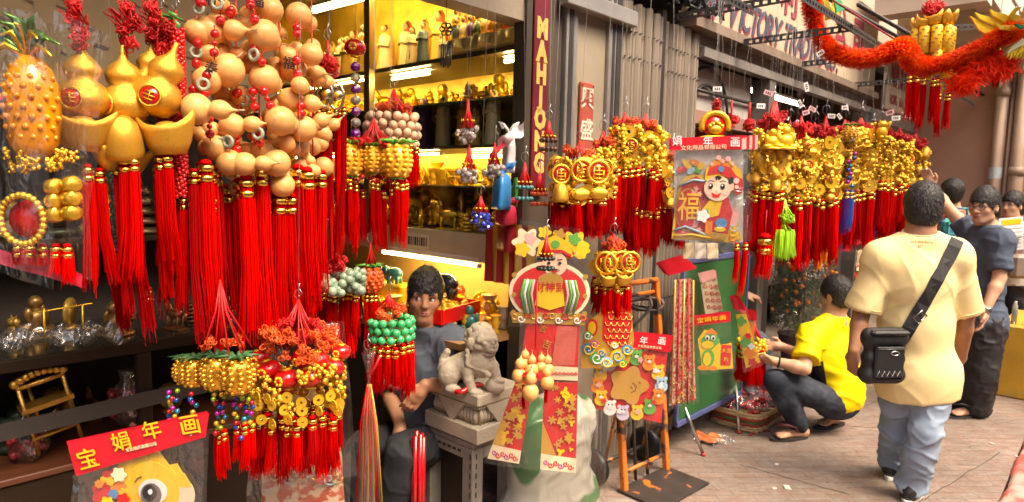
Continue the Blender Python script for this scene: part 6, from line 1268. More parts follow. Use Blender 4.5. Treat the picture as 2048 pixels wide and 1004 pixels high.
# --- colourful fish and wave cutout
S = Sheet('colourful leaping fish and wave cutout above the wreath package', 1218, 640, .30, 'fish_cutout', 'decoration', line=False)
S.shape('backing', [(1166,740),(1164,690),(1180,640),(1215,612),(1262,622),(1270,680),(1262,726),(1220,738)], PGD, 0, 2); S.shape('red_body', [(1205,622),(1240,600),(1264,640),(1258,690),(1228,700),(1206,680)], PR, 1.5)
for r_ in range(6):
    for c_ in range(4): x, y = 1216+c_*12+(r_ % 2)*6, 620+r_*13; S.line2('scale', [(x-6,y-2),(x-3,y+5),(x+3,y+5),(x+6,y-2)], 2, PGD, 3.5)
for k, (x, y, r, mt) in enumerate(((1178,700,14,PBL),(1196,718,15,PG),(1216,726,13,PLB),(1238,712,15,PY_),(1256,700,12,PBL),(1176,672,10,PG),(1190,690,9,PMG),(1206,706,9,PY_),(1248,728,9,PG),(1230,690,8,PY_))): S.shape('wave_disc', ell2(x, y, r, r*.9), mt, 4+k*.2); S.line2('wave_swirl', swirl(x, y, r*.85, 1.3), 3.2, [PY_,PW_,PY_,PBL][k % 4], 6)
S.shape('fish_eye_patch', ell2(1184,656,12,18), PR, 3); S.shape('fish_eye_rim', ell2(1184,656,8,13), PY_, 4)
# --- big god-of-wealth cutout with couplet banners, in a long clear bag
S = Sheet('tall clear bag holding a traditional wealth figure cutout over two red banners', 1100, 440, .42, 'banner_set', 'decoration')
S.shape('hat_flower', flower(1055,486,26,6,.2), PCR, -2, 2); S.shape('hat_flower', flower(1150,490,26,6,.2), PY_, -2, 2)
for x, y, r, mt in ((1046,500,14,PY_),(1062,478,12,PK),(1150,478,12,PG),(1166,500,14,PY_),(1120,470,12,PGD),(1090,465,12,PY_),(1140,506,10,PR)): S.shape('hat_petal', flower(x, y, r, 5, .2), mt, -.5)
S.shape('round_frame', ell2(1103,585,82,62,40), PCR, 0, 3); S.shape('red_field', ell2(1103,586,74,55,40), PR, 2.5); S.shape('face', ell2(1112,528,25,25), PSK, 4); S.shape('gold_hat', [(1074,516),(1080,484),(1110,470),(1142,484),(1148,514),(1128,503),(1096,503)], PY_, 5); S.shape('hat_band', [(1080,514),(1098,505),(1126,505),(1144,513),(1144,508),(1126,499),(1098,499),(1080,507)], PR, 6); S.shape('hat_jewel', ell2(1112,488,9,8), PG, 6.5)
for x in (1100,1122): S.shape('eye', ell2(x, 526, 3.4, 3), PBK, 6); S.line2('eyebrow', [(x-5,519),(x+5,518)], 1.6, PBK, 6)
S.shape('mouth', ell2(1112,543,6,2.4), PR, 6); S.shape('moustache', [(1100,540),(1112,537),(1124,540),(1112,541)], PBK, 6.5)
for s_ in (-1,1):
    for k, mt in enumerate((PG, PW_, PG, PK)): S.line2('sleeve_stripe', [(1103+s_*(50-k*6),560),(1103+s_*(58-k*7),590),(1103+s_*(48-k*6),630)], 6, mt, 5+k*.4)
    for y in (560,600,636): S.shape('coin_dot', ell2(1103+s_*72, y-8, 5, 5, 12), PGD, 4)
S.shape('gold_plaque', [(1080,560),(1128,560),(1134,612),(1104,622),(1074,612)], PY_, 7); S.shape('plaque_top', ell2(1104,560,25,14), PGD, 7.5); S.text('財神到', 1104, 576, 21, HRED, 10, 0, .005)
for k in range(12): x = 1034+k*12.6; S.line2('wave_swirl', swirl(x, 636+6*math.sin(k*2), 8, 1.2), 3, [PGD,PW_,PR][k % 3], 6)
S.shape('lower_plate', [(1024,628),(1180,628),(1176,652),(1030,650)], PGD, 3)
S.sheet('clear_bag', [(1040,440),(1160,455),(1182,650),(1020,655)], FILM, 18, 6, 14, 14, 2)
S.sheet('upper_red_sheet', [(1058,650),(1166,650),(1166,772),(1046,768)], PR, 0, 2); S.sheet('embossed_strip', [(1120,655),(1162,655),(1158,735),(1112,738)], M('print_coral',(.62,.12,.08),.4,bump=.5,bs=300), 2.5, 1)
for x, y, z in ((1092,662,16),(1100,694,20),(1090,716,14)): S.text('吉', x, y, z, PGD, 3, .3)
S.shape('cream_hem', [(1110,738),(1166,740),(1166,768),(1106,766)], PCR, 2.5)
for k in range(7): S.line2('hem_swirl', swirl(1114+k*8, 752, 4, 1.2), 1.6, PR, 5)
def banner(quad, nm, seed):
    S.sheet('banner_paper', quad, PR, 2+seed*2, 1.5, 10, 14, seed); f = lambda u_, r: ((quad[0][0]*(1-u_)+quad[1][0]*u_)*(1-r)+(quad[3][0]*(1-u_)+quad[2][0]*u_)*r, (quad[0][1]*(1-u_)+quad[1][1]*u_)*(1-r)+(quad[3][1]*(1-u_)+quad[2][1]*u_)*r)
    l0 = 4.5+seed*2; S.shape('gold_foot', [f(0,.82), f(1,.84), f(1,1), f(0,1)], PCR, l0); S.shape('gold_wedge', [f(0,.45), f(.42,.82), f(0,.82)], PGD, l0-.5)
    for k in range(6): S.line2('foot_swirl', swirl(*f(.15+.14*k,.91+.03*(k % 2)), 6, 1.3), 2.2, PR if k % 3 else PMG, l0+1.5)
    rg = random.Random(seed)
    for k in range(24): u_, r = rg.uniform(.2,.88), rg.uniform(.04,.78); S.shape('gold_figure', flower(*f(u_, r), rg.uniform(3,8), 3+k % 4, .5, 28, rg.uniform(0,6)), PGD if k % 4 else PY_, l0+.2+k*.05)
banner([(1040,768),(1075,772),(1050,946),(984,936)], 'left', 1); banner([(1098,770),(1166,772),(1168,962),(1094,956)], 'right', 2)
S.sheet('long_bag_film', [(1062,650),(1170,650),(1176,968),(976,944)], FILM, 12, 5, 14, 18, 5)
# small gourds hanging on it
B = Bunch('cluster of small tan gourds tied with red thread on the banners', 1082, 640, .5, 'gourd_cluster', 'ornament', hook=False, line=False); B.thread(1072,560,700,0,1.4)
for k, (x, y, r, a, d) in enumerate(((1041,755,30,75,0),(1066,745,28,88,.01),(1064,784,34,88,-.03),(1098,768,28,105,.0),(1086,740,24,92,.03),(1100,745,24,100,.03),(1052,735,24,85,.03))):
    dv = Vector((.3*math.cos(math.radians(a)), .05, 1)).normalized(); B.add('gourd', GM[k % 6], x, y, r, d, dv.to_track_quat('Z','Y').to_euler())
for k in range(5): B.add('knot', KNR[k % 3], 1070+U(-18,18), 752+U(-10,14), 16, -.03)
B.tas(1050,775,830,6,0,RED,False); B.tas(1096,770,815,6,0,RED,False)
# --- packages hung on the green board
S = Sheet('long clear package of narrow red paper strips on the green board', 1355, 520, .40, line=False)
S.header([(1318,530),(1368,513),(1392,535),(1336,552)], lay=8, n=4)
S.sheet('clear_bag', [(1336,548),(1392,538),(1412,810),(1346,828)], FILM, 8, 6, 10, 16, 2); S.sheet('strip_print', [(1350,560),(1386,556),(1406,806),(1352,820)], M('strip_print', (.62,.45,.30), .5, col2=(.5,.06,.04), c2=(.48,.54), vs=60), 0, 2)
for k in range(5): S.line2('red_strip', [(1352+k*9,560),(1354+k*10,690),(1356+k*11,815)], 3.5, PR if k % 2 else PGD, 4)
for k in range(16): S.line2('gold_swirl', swirl(1358+U(0,42), 710+k*6.5, 6, 1.2), 1.6, PGD if k % 2 else PR, 6)
S = Sheet('small clear package of pale paper cut on the green board', 1420, 545, .34, line=False)
S.header([(1396,548),(1428,539),(1432,556),(1402,566)], PK, 6, 2); S.sheet('paper_cut', [(1402,566),(1434,556),(1450,620),(1416,634)], PCR, 1, 1.5)
for k in range(12): S.line2('cut_swirl', swirl(1412+(k % 3)*11+(k//3)*3, 572+(k//3)*14, 5, 1.2), 1.5, PR, 3)
S.sheet('clear_bag', [(1400,564),(1436,554),(1456,628),(1414,640)], FILM, 5, 3)
S = Sheet('clear package with a green cartoon creature print on the green board', 1425, 635, .48, line=False)
S.header([(1387,633),(1457,622),(1458,642),(1388,652)], lay=6, n=2); S.text('宝娟年画', 1422, 638, 11, PY_, 8, -.15, sx=1.35)
S.sheet('clear_bag', [(1388,650),(1458,640),(1478,740),(1404,752)], FILM2, 10, 3)
for ch in (0,): 
    S.shape('yellow_border', [(1398,680),(1410,660),(1432,664),(1444,690),(1466,686),(1472,738),(1410,744),(1404,710)], PY_, 0); S.shape('green_head', flower(1423,682,17,4,.12), PG, 1.5); S.shape('yellow_snout', ell2(1418,690,12,8), PY_, 3); S.shape('body', ell2(1420,718,13,18), PG, 1.5); S.shape('yellow_belly', ell2(1418,720,8,14), PY_, 3); S.shape('foot', ell2(1410,738,10,5), POR, 3); S.shape('foot', ell2(1430,738,9,5), POR, 3)
    for x in (1416,1428): S.shape('eye', ell2(x, 676, 4.5, 5.5), PW_, 4); S.shape('pupil', ell2(x, 677, 2.2, 3), PBK, 5.2)
    S.shape('hat', [(1410,668),(1424,656),(1438,668)], POR, 3); S.shape('scroll', rect2(1446,690,1466,732), PR, 2); S.text('大吉', 1456, 702, 10, PY_, 4); S.text('利', 1456, 720, 10, PY_, 4)
S = Sheet('clear package of a green and orange print turned sideways on the board edge', 1480, 620, .52, line=False, turn=-.5)
S.header([(1462,596),(1476,592),(1492,616),(1472,622)], lay=6, n=3); S.sheet('clear_bag', [(1470,620),(1494,616),(1534,722),(1494,746)], FILM2, 8, 4); S.shape('print_base', [(1472,630),(1492,626),(1524,720),(1498,736)], PY_, 0)
for k, (x, y, r, mt) in enumerate(((1484,642,9,PG),(1490,662,10,PY_),(1496,684,11,PG),(1504,704,11,POR),(1510,722,8,PR),(1498,670,6,PR),(1506,690,6,PW_))): S.shape('print_patch', flower(x, y, r, 4+k % 3, .2), mt, 1.5+k*.3)
S = Sheet('clear package with red header leaning behind on the board edge', 1500, 630, .44, line=False, turn=-.4)
S.header([(1480,618),(1510,620),(1512,640),(1484,640)], lay=5, n=2); S.shape('orange_print', rect2(1486,642,1510,700), POR, 0); S.sheet('clear_bag', [(1482,640),(1514,640),(1520,712),(1488,712)], FILM, 4, 3)
# row of package bottoms under the child package
for k in range(3):
    S = Sheet(['clear package bottom showing under the child package, leftmost','clear package bottom showing under the child package, middle','clear package bottom showing under the child package, rightmost'][k], 1375+k*24, 490, .5-.06*k, 'print_package', 'package', 'packages under the child print', line=False)
    S.sheet('paper_print', [(1366+k*24,486),(1388+k*24,486),(1390+k*24,516),(1368+k*24,518)], [PCR,CLEARC,PCR][k], 0, 2); S.sheet('clear_bag', [(1360+k*24,484),(1392+k*24,484),(1398+k*24,522),(1364+k*24,524)], FILM, 4, 3)
# --- clear bag with pineapple at far left
S = Sheet('tall clear bag with a big amber pineapple ornament at the left edge', 70, 40, .46, 'pineapple_package', 'package')
B_ = Bunch.__new__(Bunch); B_.P, B_.px, B_.py, B_.s, B_.t = S.P, S.px, S.py, S.s, S.t
b = MB(); b.mat(AMBER); s_ = S.s; R_ = 50*s_
def pw_(a, h): return .05*math.cos(9*a+h*120)*math.cos(9*a-h*120)
b.lathe([(0,-112*s_),(24*s_,-106*s_),(42*s_,-72*s_),(50*s_,-10*s_),(48*s_,40*s_),(36*s_,80*s_),(16*s_,104*s_),(0,106*s_)], B_.loc(42,212,.02), n=36, wob=pw_); b.build('pineapple', S.t)
for r_ in range(9):
    for c_ in range(6): a = -PI+.35+c_*.52+(r_ % 2)*.26; q = 50*math.sqrt(max(.06,1-((r_-4)/5.2)**2)); b = MB(); b.mat(AMBER); b.ball(B_.loc(42+q*math.cos(a), 132+r_*20, .02+q*s_*math.sin(a)), (7*s_,5*s_,6.5*s_), 7, 5); b.build('pineapple_eye', S.t)
GLF = M('foil_green_leaf', (.10,.22,.04), .25, .5); YLF = M('foil_gold_leaf', (.7,.42,.03), .2, .7)
for k in range(13):
    a = -2.9+k*.22; L_ = 78+14*(k % 3); b = MB(); b.mat(GLF if k % 3 else YLF); p = [B_.loc(42,112,.02), B_.loc(42+.45*L_*math.cos(a), 112+.6*L_*math.sin(a)-12, .0), B_.loc(42+L_*math.cos(a)*.95, 112+L_*math.sin(a)*.8+(18 if abs(math.cos(a)) > .6 else 0), -.02)]; b.tube(p, [7*s_,8*s_,1*s_], 6); b.build('leaf', S.t)
b = MB(); b.mat(REDP); b.box(B_.loc(12,200,-.045), (26*s_,2*s_,26*s_), Matrix.Rotation(PI/4,3,'Y')); b.build('red_diamond', S.t)
for k in range(26): a = 2*PI*k/26; B_.add('gold_bead', BGOLD, 30+44*math.cos(a), 440+50*math.sin(a), 15, -.01)
b = MB(); b.mat(REDP); b.lathe([(40*s_,0),(38*s_,6*s_),(0,7*s_)], B_.loc(30,440,.01), (0,-1,0), n=24); b.build('red_disc', S.t)
S.text('福', 28, 440, 62, GOLDY, -4, 0, .006)
for x, y, r in ((92,372,0),(92,400,0),(92,428,0),(128,366,0),(128,394,0),(126,424,0)): b = MB(); b.mat(GOLD); b.lathe([(0,-13*s_),(14*s_,-13*s_),(17*s_,-9*s_),(17*s_,9*s_),(14*s_,13*s_),(0,13*s_)], B_.loc(x,y,-.0), (.9,-.3,.15), n=16); b.build('gold_roll', S.t)
for k in range(16): B_.add('gold_bead', random.choice(CLG), 40+U(-40,90), 320+U(-16,16), 26, U(-.02,.02))
for x, y1 in ((20,540),(48,548),(76,556),(100,586),(-5,540)): B_.tas(x, 500, y1, 20, .02, RED)
S.sheet('bag_front', [(-40,20),(128,40),(122,575),(-60,520)], FILM2, -40, 10, 20, 26, 3); S.sheet('bag_back', [(-40,20),(128,40),(122,575),(-60,520)], FILM, 40, 8, 12, 14, 4)
S.sheet('bag_red_foot', [(-60,505),(122,555),(122,585),(-60,535)], M('translucent_red_card', (.55,.02,.05), .3), -20, 4, 10, 4)
S = Sheet('second clear bag draped over the gold gourd pendant at left', 165, 40, .46, 'clear_bag_sleeve', 'bag')
S.sheet('bag_front', [(112,22),(219,68),(160,430),(118,560)], FILM2, 0, 9, 16, 22, 7); S.sheet('bag_side', [(112,22),(119,30),(130,560),(118,560)], FILM2, 8, 3, 4, 14, 8)
# bag behind the lantern bunch, narrow bag of incense beside it
S = Sheet('wide clear bag with a red and gold print under the lantern bunch', 600, 620, .32, 'print_package', 'package', line=False)
S.sheet('inner_print', [(520,900),(680,880),(690,1050),(515,1050)], M('swirl_print', (.75,.55,.35), .5, col2=(.6,.1,.04), c2=(.47,.53), vs=25), 0, 2); S.sheet('clear_bag', [(520,640),(690,640),(715,960),(486,1010)], FILM2, 8, 8, 16, 20, 9); S.sheet('bag_foot', [(500,900),(705,880),(700,1060),(486,1060)], FILM2, 14, 8, 14, 10, 10)
for k in range(10): S.line2('print_swirl', swirl(545+k*14, 962+8*math.sin(k), 14, 1.3), 4, [PGD,PR,PLB][k % 3], 4)
S.text('恭喜', 655, 658, 26, PW_, 10, -.1); S.shape('red_patch', rect2(632,645,682,672), PR, 8)
B = Bunch('narrow clear bag of red and gold sticks tied at the top', 735, 700, .36, 'stick_bag', 'bag', line=False); s_ = B.s
b = MB(); b.mat(FILM2); b.lathe([(26*s_,42*s_),(8*s_,0),(5*s_,-20*s_),(14*s_,-40*s_),(30*s_,-130*s_),(36*s_,-220*s_),(38*s_,-330*s_)], B.loc(738,745,0), n=26, sy=.5, wob=lambda a, z: .12*math.sin(6*a+z*8)+.07*math.sin(13*a)); b.build('clear_bag', B.t)
for k in range(12): b = MB(); b.mat([RED,M('stick_tan',(.5,.25,.12),.5),GOLDY][k % 3]); x = 722+k*3; b.tube([B.loc(738+(x-738)*.2,770,0), B.loc(x,850,U(-.01,.01)), B.loc(712+k*5,1040,U(-.015,.015))], 1.6*s_, 5); b.build('stick', B.t)
b = MB(); b.mat(REDC); b.tube([B.loc(732,748,.01), B.loc(744,746,-.01), B.loc(752,730,0), B.loc(760,712,0)], 3*s_, 5); b.build('red_tie', B.t)
# ================================================================ things on the ground
STONE = M('pale_carved_stone', (.38,.32,.235), .75, var=.18, vs=9, bump=.35, bs=60)
# ---- pedestal and lion
c0 = av(957, 790, .12); pu_, pv_ = uv(c0); PZ = c0.z; s_ = 1/ppm(c0)
ped = thing('stone_pedestal', 'carved pale stone pedestal under the lion with fluted band', 'pedestal', fw(pu_, pv_, PZ-.225), RZ_F)
PW, PD = .26, .33
def pb(name, x0, x1, y0, y1, z0, z1, bev=.006): b = MB(); b.mat(STONE); b.box(((x0+x1)/2,(y0+y1)/2,(z0+z1)/2), (x1-x0,y1-y0,z1-z0), bev=bev); return b.build(name, ped)
pb('base_slab', -.02, PW+.02, -.02, PD+.02, 0, .075); pb('core', .02, PW-.02, .02, PD-.02, .075, .15); pb('cornice', .0, PW, .0, PD, .15, .172); pb('top_slab', -.015, PW+.015, -.015, PD+.015, .172, .225)
for k in range(14):
    y = .03+k*(PD-.06)/13; b = MB(); b.mat(STONE); b.tube([(.018,y,.078),(.008,y,.112),(.016,y,.148)], [.009,.0115,.009], 7); b.build('flute', ped)
for k in range(10):
    x = .03+k*(PW-.06)/9; b = MB(); b.mat(STONE); b.tube([(x,.018,.078),(x,.008,.112),(x,.016,.148)], [.009,.0115,.009], 7); b.build('flute', ped)
for (x, y, rz) in ((-.002,PD*.5,0),(PW*.5,-.002,PI/2)):
    b = MB(); b.mat(STONE); T_ = Matrix.Translation((x,y,0)) @ Matrix.Rotation(rz,4,'Z') @ basis((0,0,0),(0,1,0),(0,0,1),(1,0,0)); b.prism([(-.09,.17),(.09,.17),(0,.06)], -.012, .004, T_); b.build('carved_triangle', ped)
lq = s_/5.578*1.1; L0 = c0+Vector((-.035,.09,0)); L0.z = PZ
lion = thing('stone_lion', 'pale carved stone guardian lion with its paw on a ball', 'statue', L0)
S = SDF((-.085,-.05,-.01), (.09,.055,.165), .0021) if False else None
def lp(zx, zy, y=0.): return ((zx-520)*lq, y*lq, (850-zy)*lq)
S = SDF(lp(130,900,-260), lp(940,90,240), .0034)
q = lq
S.cap(lp(560,560,0), lp(300,650,20), 150*q, 125*q, 40*q); S.ell(lp(615,560,-30), (150*q,140*q,165*q), k=30*q); S.ell(lp(285,690,-70), (115*q,80*q,130*q), k=25*q); S.ell(lp(290,690,90), (110*q,75*q,125*q), k=25*q)
S.cap(lp(470,600,-80), lp(490,720,-110), 72*q, 55*q, 20*q); S.cap(lp(490,720,-110), lp(530,830,-120), 55*q, 48*q, 14*q); S.ell(lp(570,845,-140), (75*q,55*q,42*q), k=12*q)
for k in range(4): S.ell(lp(600+6*k,858,-175+26*k), (30*q,14*q,22*q), k=5*q)
S.cap(lp(730,600,-30), lp(770,740,-30), 70*q, 60*q, 20*q); S.ell(lp(765,800,-50), (105*q,95*q,85*q), k=8*q); S.ell(lp(800,735,-70), (70*q,55*q,36*q), k=8*q)
S.ell(lp(330,820,-110), (85*q,55*q,45*q), k=12*q); S.cap(lp(200,640,0), lp(215,560,0), 50*q, 40*q, 15*q)
for k in range(5): S.ell(lp(200+14*k,560-22*k,20), (36*q,40*q,40*q), k=8*q)
S.ell(lp(610,330,10), (165*q,160*q,170*q), k=30*q); S.ell(lp(690,360,-90), (100*q,95*q,85*q), k=20*q); S.ell(lp(715,395,-125), (72*q,70*q,40*q), k=10*q); S.ell(lp(690,445,-100), (75*q,72*q,26*q), k=10*q); S.ell(lp(735,355,-165), (34*q,26*q,22*q), k=6*q)
S.cap(lp(640,425,-160), lp(770,405,-130), 9*q, 9*q, 0.01*q, op='sub'); S.cap(lp(590,300,-150), lp(760,290,-150), 34*q, 26*q, 14*q)
for x, y in ((650,-178),(735,-170)): S.ell(lp(x,325,y), (26*q,20*q,22*q), k=4*q)
for s2 in (-1, 1): S.ell(lp(500,330,s2*130), (40*q,24*q,55*q), k=10*q)
rg = random.Random(5)
for k in range(64):
    a = rg.uniform(0, 2*PI); e = rg.uniform(-.5, 1.25); d = Vector((math.cos(a)*math.cos(e)-.35, math.sin(a)*math.cos(e), math.sin(e)))
    if d.x > .5 and d.z < .5: continue
    d.normalize(); S.ell(lp(600+150*d.x, 330-160*d.z, 10+160*d.y), (30*q,)*3, k=8*q)
for k in range(14): S.ell(lp(470+10*rg.random(), 400+k*12, -120+20*rg.random()-3*k), (24*q,)*3, k=6*q)
S.cap(lp(470,560,-140), lp(700,640,-160), 16*q, 16*q, 6*q); S.ell(lp(690,650,-165), (34*q,)*3, k=5*q)
S.mb(STONE, lambda V: .0016*vnoise(V*120)+.0022*vnoise(V*55), 1).build('lion_body', lion)
b = MB(); b.mat(REDP); b.tube([lp(360,830,-190), lp(440,820,-200), lp(520,800,-60), lp(600,790,-40), lp(640,800,-60)], [26*q,30*q,24*q,26*q,20*q], 7); tag(b.build('red_ribbon', None, L0), 'crumpled red ribbon between the paws of the stone lion', 'ribbon')
# ---- stool under the pedestal
PLG = M('scuffed_grey_plastic', (.20,.18,.15), .5, var=.25, vs=12, bump=.1); SZ = PZ-.228
st = thing('stool', 'scuffed grey slotted stool carrying the lion pedestal', 'stool', fw(pu_-.01, pv_-.02, 0), RZ_F)
def sb(name, x0, x1, y0, y1, z0, z1, mt=PLG, bev=.005): b = MB(); b.mat(mt); b.box(((x0+x1)/2,(y0+y1)/2,(z0+z1)/2), (x1-x0,y1-y0,z1-z0), bev=bev); return b.build(name, st)
sb('seat', 0, .3, 0, .36, SZ-.03, SZ)
for x in (0,.23):
    for y in (0,.29): sb('leg', x, x+.07, y, y+.07, 0, SZ-.031)
for k in range(9):
    for y in (.012,.35): sb('slot', -.002, .003, y, y+.006, SZ-.08-k*.045, SZ-.055-k*.045, BLACK, 0)
    sb('slot', .02, .026, -.002, .003, SZ-.08-k*.045, SZ-.055-k*.045, BLACK, 0)
sb('front_rail', .0705, .2295, .002, .028, SZ-.09, SZ-.031); sb('side_rail', .002, .028, .0705, .2895, SZ-.09, SZ-.031)
for k in range(6): sb('slot', -.001, .004, .08+k*.035, .1+k*.035, SZ-.062, SZ-.052, BLACK, 0)
# ---- red tube bundle beside the stool
p = ag(836, 1010, .2); t = thing('red_tube_bundle', 'bundle of tall translucent red tubes standing left of the stool', 'tubes', (p.x, p.y, 0))
for k in range(7): b = MB(); b.mat(M('red_tube', (.45,.006,.01), .2, coat=.5)); a = k*2*PI/6; r_ = 0 if k == 6 else .022; x, y = r_*math.cos(a), r_*math.sin(a); b.tube([(x,y,0),(x,y,.52+.01*(k % 3))], .0105, 8); b.build('tube', t)
# ---- wrapped white sack
p = ag(1075, 1085, 0); WS = M('white_green_wrap', (.34,.33,.27), .35, col2=(.04,.14,.045), c2=(.55,.58), vs=3.2, detail=1., coat=.3, bump=.3, bs=8)
t = thing('wrapped_sack', 'bulky white and green wrapped sack behind the red banners', 'sack', fw(-.62,.20,0), RZ_F)
S = SDF((-.36,-.2,-.02), (.34,.2,.66), .014); 
for z in (.12,.3,.46): S.ell((-.02,0,z), (.27,.15,.2), k=.08)
S.cap((-.2,0,.1), (.2,0,.1), .12, .12, .06); S.cap((-.17,0,.5), (.15,0,.5), .1, .1, .06); S.plane((0,0,0), (0,0,-1))
S.mb(WS, lambda V: .016*ridge(V*np.array((5,5,8)))+.008*ridge(V*np.array((12,12,16))+3, 2)-.01, 1).build('sack_body', t)
b = MB(); b.mat(FILM); b.grid(lambda a, r: (-.27+.5*a, -.175-.02*math.sin(a*9+r*5), .05+r*.52), 14, 10); b.build('film_wrap', t)
# ---- orange hand truck
ORP = M('chipped_orange_paint', (.62,.16,.02), .5, var=.15, vs=10, col2=(.05,.035,.025), c2=(.50,.56), bump=.2, bs=40); RUST = M('worn_dark_steel', (.06,.048,.04), .5, .4, var=.35, vs=9, col2=(.55,.15,.02), c2=(.64,.67))
A = ag(1250, 985); Bp = ag(1334, 943); C = ag(1411, 972); xd = (Bp-A).normalized(); yd = Vector((-xd.y, xd.x, 0)); Wt = (Bp-A).length; fwd_ = -yd; dep = abs((C-Bp).dot(yd))+.02
t = thing('hand_truck', 'chipped orange hand truck with black wheels leaning by the shutter', 'hand truck', A, math.atan2(xd.y, xd.x))
def bar(name, p, q, r, mt=ORP, n=8): b = MB(); b.mat(mt); b.tube([p, q], r, n); return b.build(name, t)
b = MB(); b.mat(RUST); b.box((Wt/2,-dep/2+.02,.012), (Wt+.06,dep+.02,.008), Matrix.Rotation(.0,3,'X')); b.build('toe_plate', t)
for x in (0, Wt): b = MB(); b.mat(ORP); b.box((x,.07,.56), (.036,.036,1.12), Matrix.Rotation(-.12,3,'X'), .005); b.build('side_rail', t)
for z in (.1,.42,.75,1.05): bar('cross_bar', (0,.012+.12*z,z), (Wt,.012+.12*z,z), .012)
for x in (.34,.62): bar('centre_rod', (Wt*x,.03,.02), (Wt*x,.1,.75), .009, RUST)
bar('handle', (0,.13,1.12), (Wt,.13,1.12), .016)
for x, lab in ((-.075,'l'),(Wt+.02,'r')):
    b = MB(); b.mat(BLACK); b.lathe([(.075,-.028),(.098,-.024),(.106,-.01),(.106,.01),(.098,.024),(.075,.028)], (x,.17,.107), (1,0,0), n=28); w_ = b.build('wheel', t)
    b = MB(); b.mat(M('grey_wheel_hub', (.10,.095,.085), .5, .3)); b.lathe([(.0,-.022),(.05,-.022),(.076,-.014),(.076,.014),(.05,.022),(0,.022)], (x,.17,.107), (1,0,0), n=20); b.build('hub', w_)
    for k in range(5): a = k*2*PI/5; b = MB(); b.mat(BLACK); b.lathe([(.012,0),(.012,.004),(0,.004)], (x+(-.0225),.17+.05*math.cos(a),.107+.05*math.sin(a)), (-1,0,0), n=8); b.build('hub_hole', w_)
bar('axle', (-.08,.17,.107), (Wt+.04,.17,.107), .012, RUST)
for x in (.02, Wt-.02): bar('brace', (x,.16,.12), (x,.08,.5), .01)
# rope coil on the truck
t2 = thing('rope_coil', 'dark grey rope coil hanging on the hand truck', 'rope', av(1288, 605, .12))
ROPE = M('grey_rope', (.10,.085,.075), .8, bump=.5, bs=200)
for k in range(9): b = MB(); b.mat(ROPE); b.tube([((.1+.008*math.sin(k))*math.cos(a)+U(-.004,.004), -.02+.008*k-.03+.01*math.sin(3*a), .035*math.sin(a)+.008*math.sin(a*2+k)) for a in np.linspace(0,2*PI,17)[:-1]], .0085, 6, closed=True); b.build('rope_turn', t2)
b = MB(); b.mat(ROPE); b.tube([(.02,-.05,.05),(.03,-.07,0),(.01,-.05,-.05),(-.05,-.04,-.12),(-.08,-.03,-.16)], .009, 6); b.build('rope_end', t2)
# ---- green board on a folding stand
o_ = av(1353, 851, .26); bu, bv = uv(o_); tr_ = av(1468, 509, .26); br_ = av(1481, 793, .26); bW = uv(br_)[0]-bu; bz = o_.z; bH = tr_.z-bz
t = thing('green_board', 'green board with blue frame on a folding steel stand', 'board', fw(bu, .26, 0), RZ_F)
def gbx(name, x0, x1, y0, y1, z0, z1, mt, bev=.004): b = MB(); b.mat(mt); b.box(((x0+x1)/2,(y0+y1)/2,(z0+z1)/2), (x1-x0,y1-y0,z1-z0), bev=bev); return b.build(name, t)
GRB = M('green_board_face', (.022,.12,.035), .4, var=.12, vs=4, coat=.15); BLF = M('blue_frame', (.08,.10,.24), .4)
gbx('panel', .012, bW-.012, .0, .012, bz+.02, bz+bH-.02, GRB)
gbx('frame_bottom', 0, bW, -.008, .02, bz-.015, bz+.02, BLF); gbx('frame_top', 0, bW, -.008, .02, bz+bH-.02, bz+bH+.015, BLF); gbx('frame_side', -.012, .012, -.0075, .0195, bz+.0205, bz+bH-.0205, BLF); gbx('frame_side', bW-.012, bW+.012, -.0075, .0195, bz+.0205, bz+bH-.0205, BLF)
STL = M('bright_steel_tube', (.55,.53,.5), .25, 1.); RT = M('red_rubber_tip', (.5,.05,.04), .5)
T_i = Matrix.Translation(fw(bu,.26,0)) @ Matrix.Rotation(RZ_F,4,'Z'); Ti = T_i.inverted()
for (fx, fy, tx) in ((1408,912,.10),(1478,868,bW-.05),(1512,858,bW-.02)):
    g = Ti @ ag(fx, fy) if fx != 1512 else Vector((bW+.06,.22,0)); top = Vector((tx,.022,bz+.12)); b = MB(); b.mat(STL); b.tube([top, g+(top-g)*.04], .011, 9); lg = b.build('leg', t); b = MB(); b.mat(RT); b.tube([g+(top-g)*.06, g], .0135, 9); b.build('tip', lg)
b = MB(); b.mat(DARKST); b.tube([(.04,.025,bz+.1), (-.06,.24,.0)], .01, 8); b.build('leg', t); b = MB(); b.mat(DARKST); b.tube([(.02,.025,bz+.25), (bW-.02,.03,bz+.25)], .009, 8); b.build('brace', t)
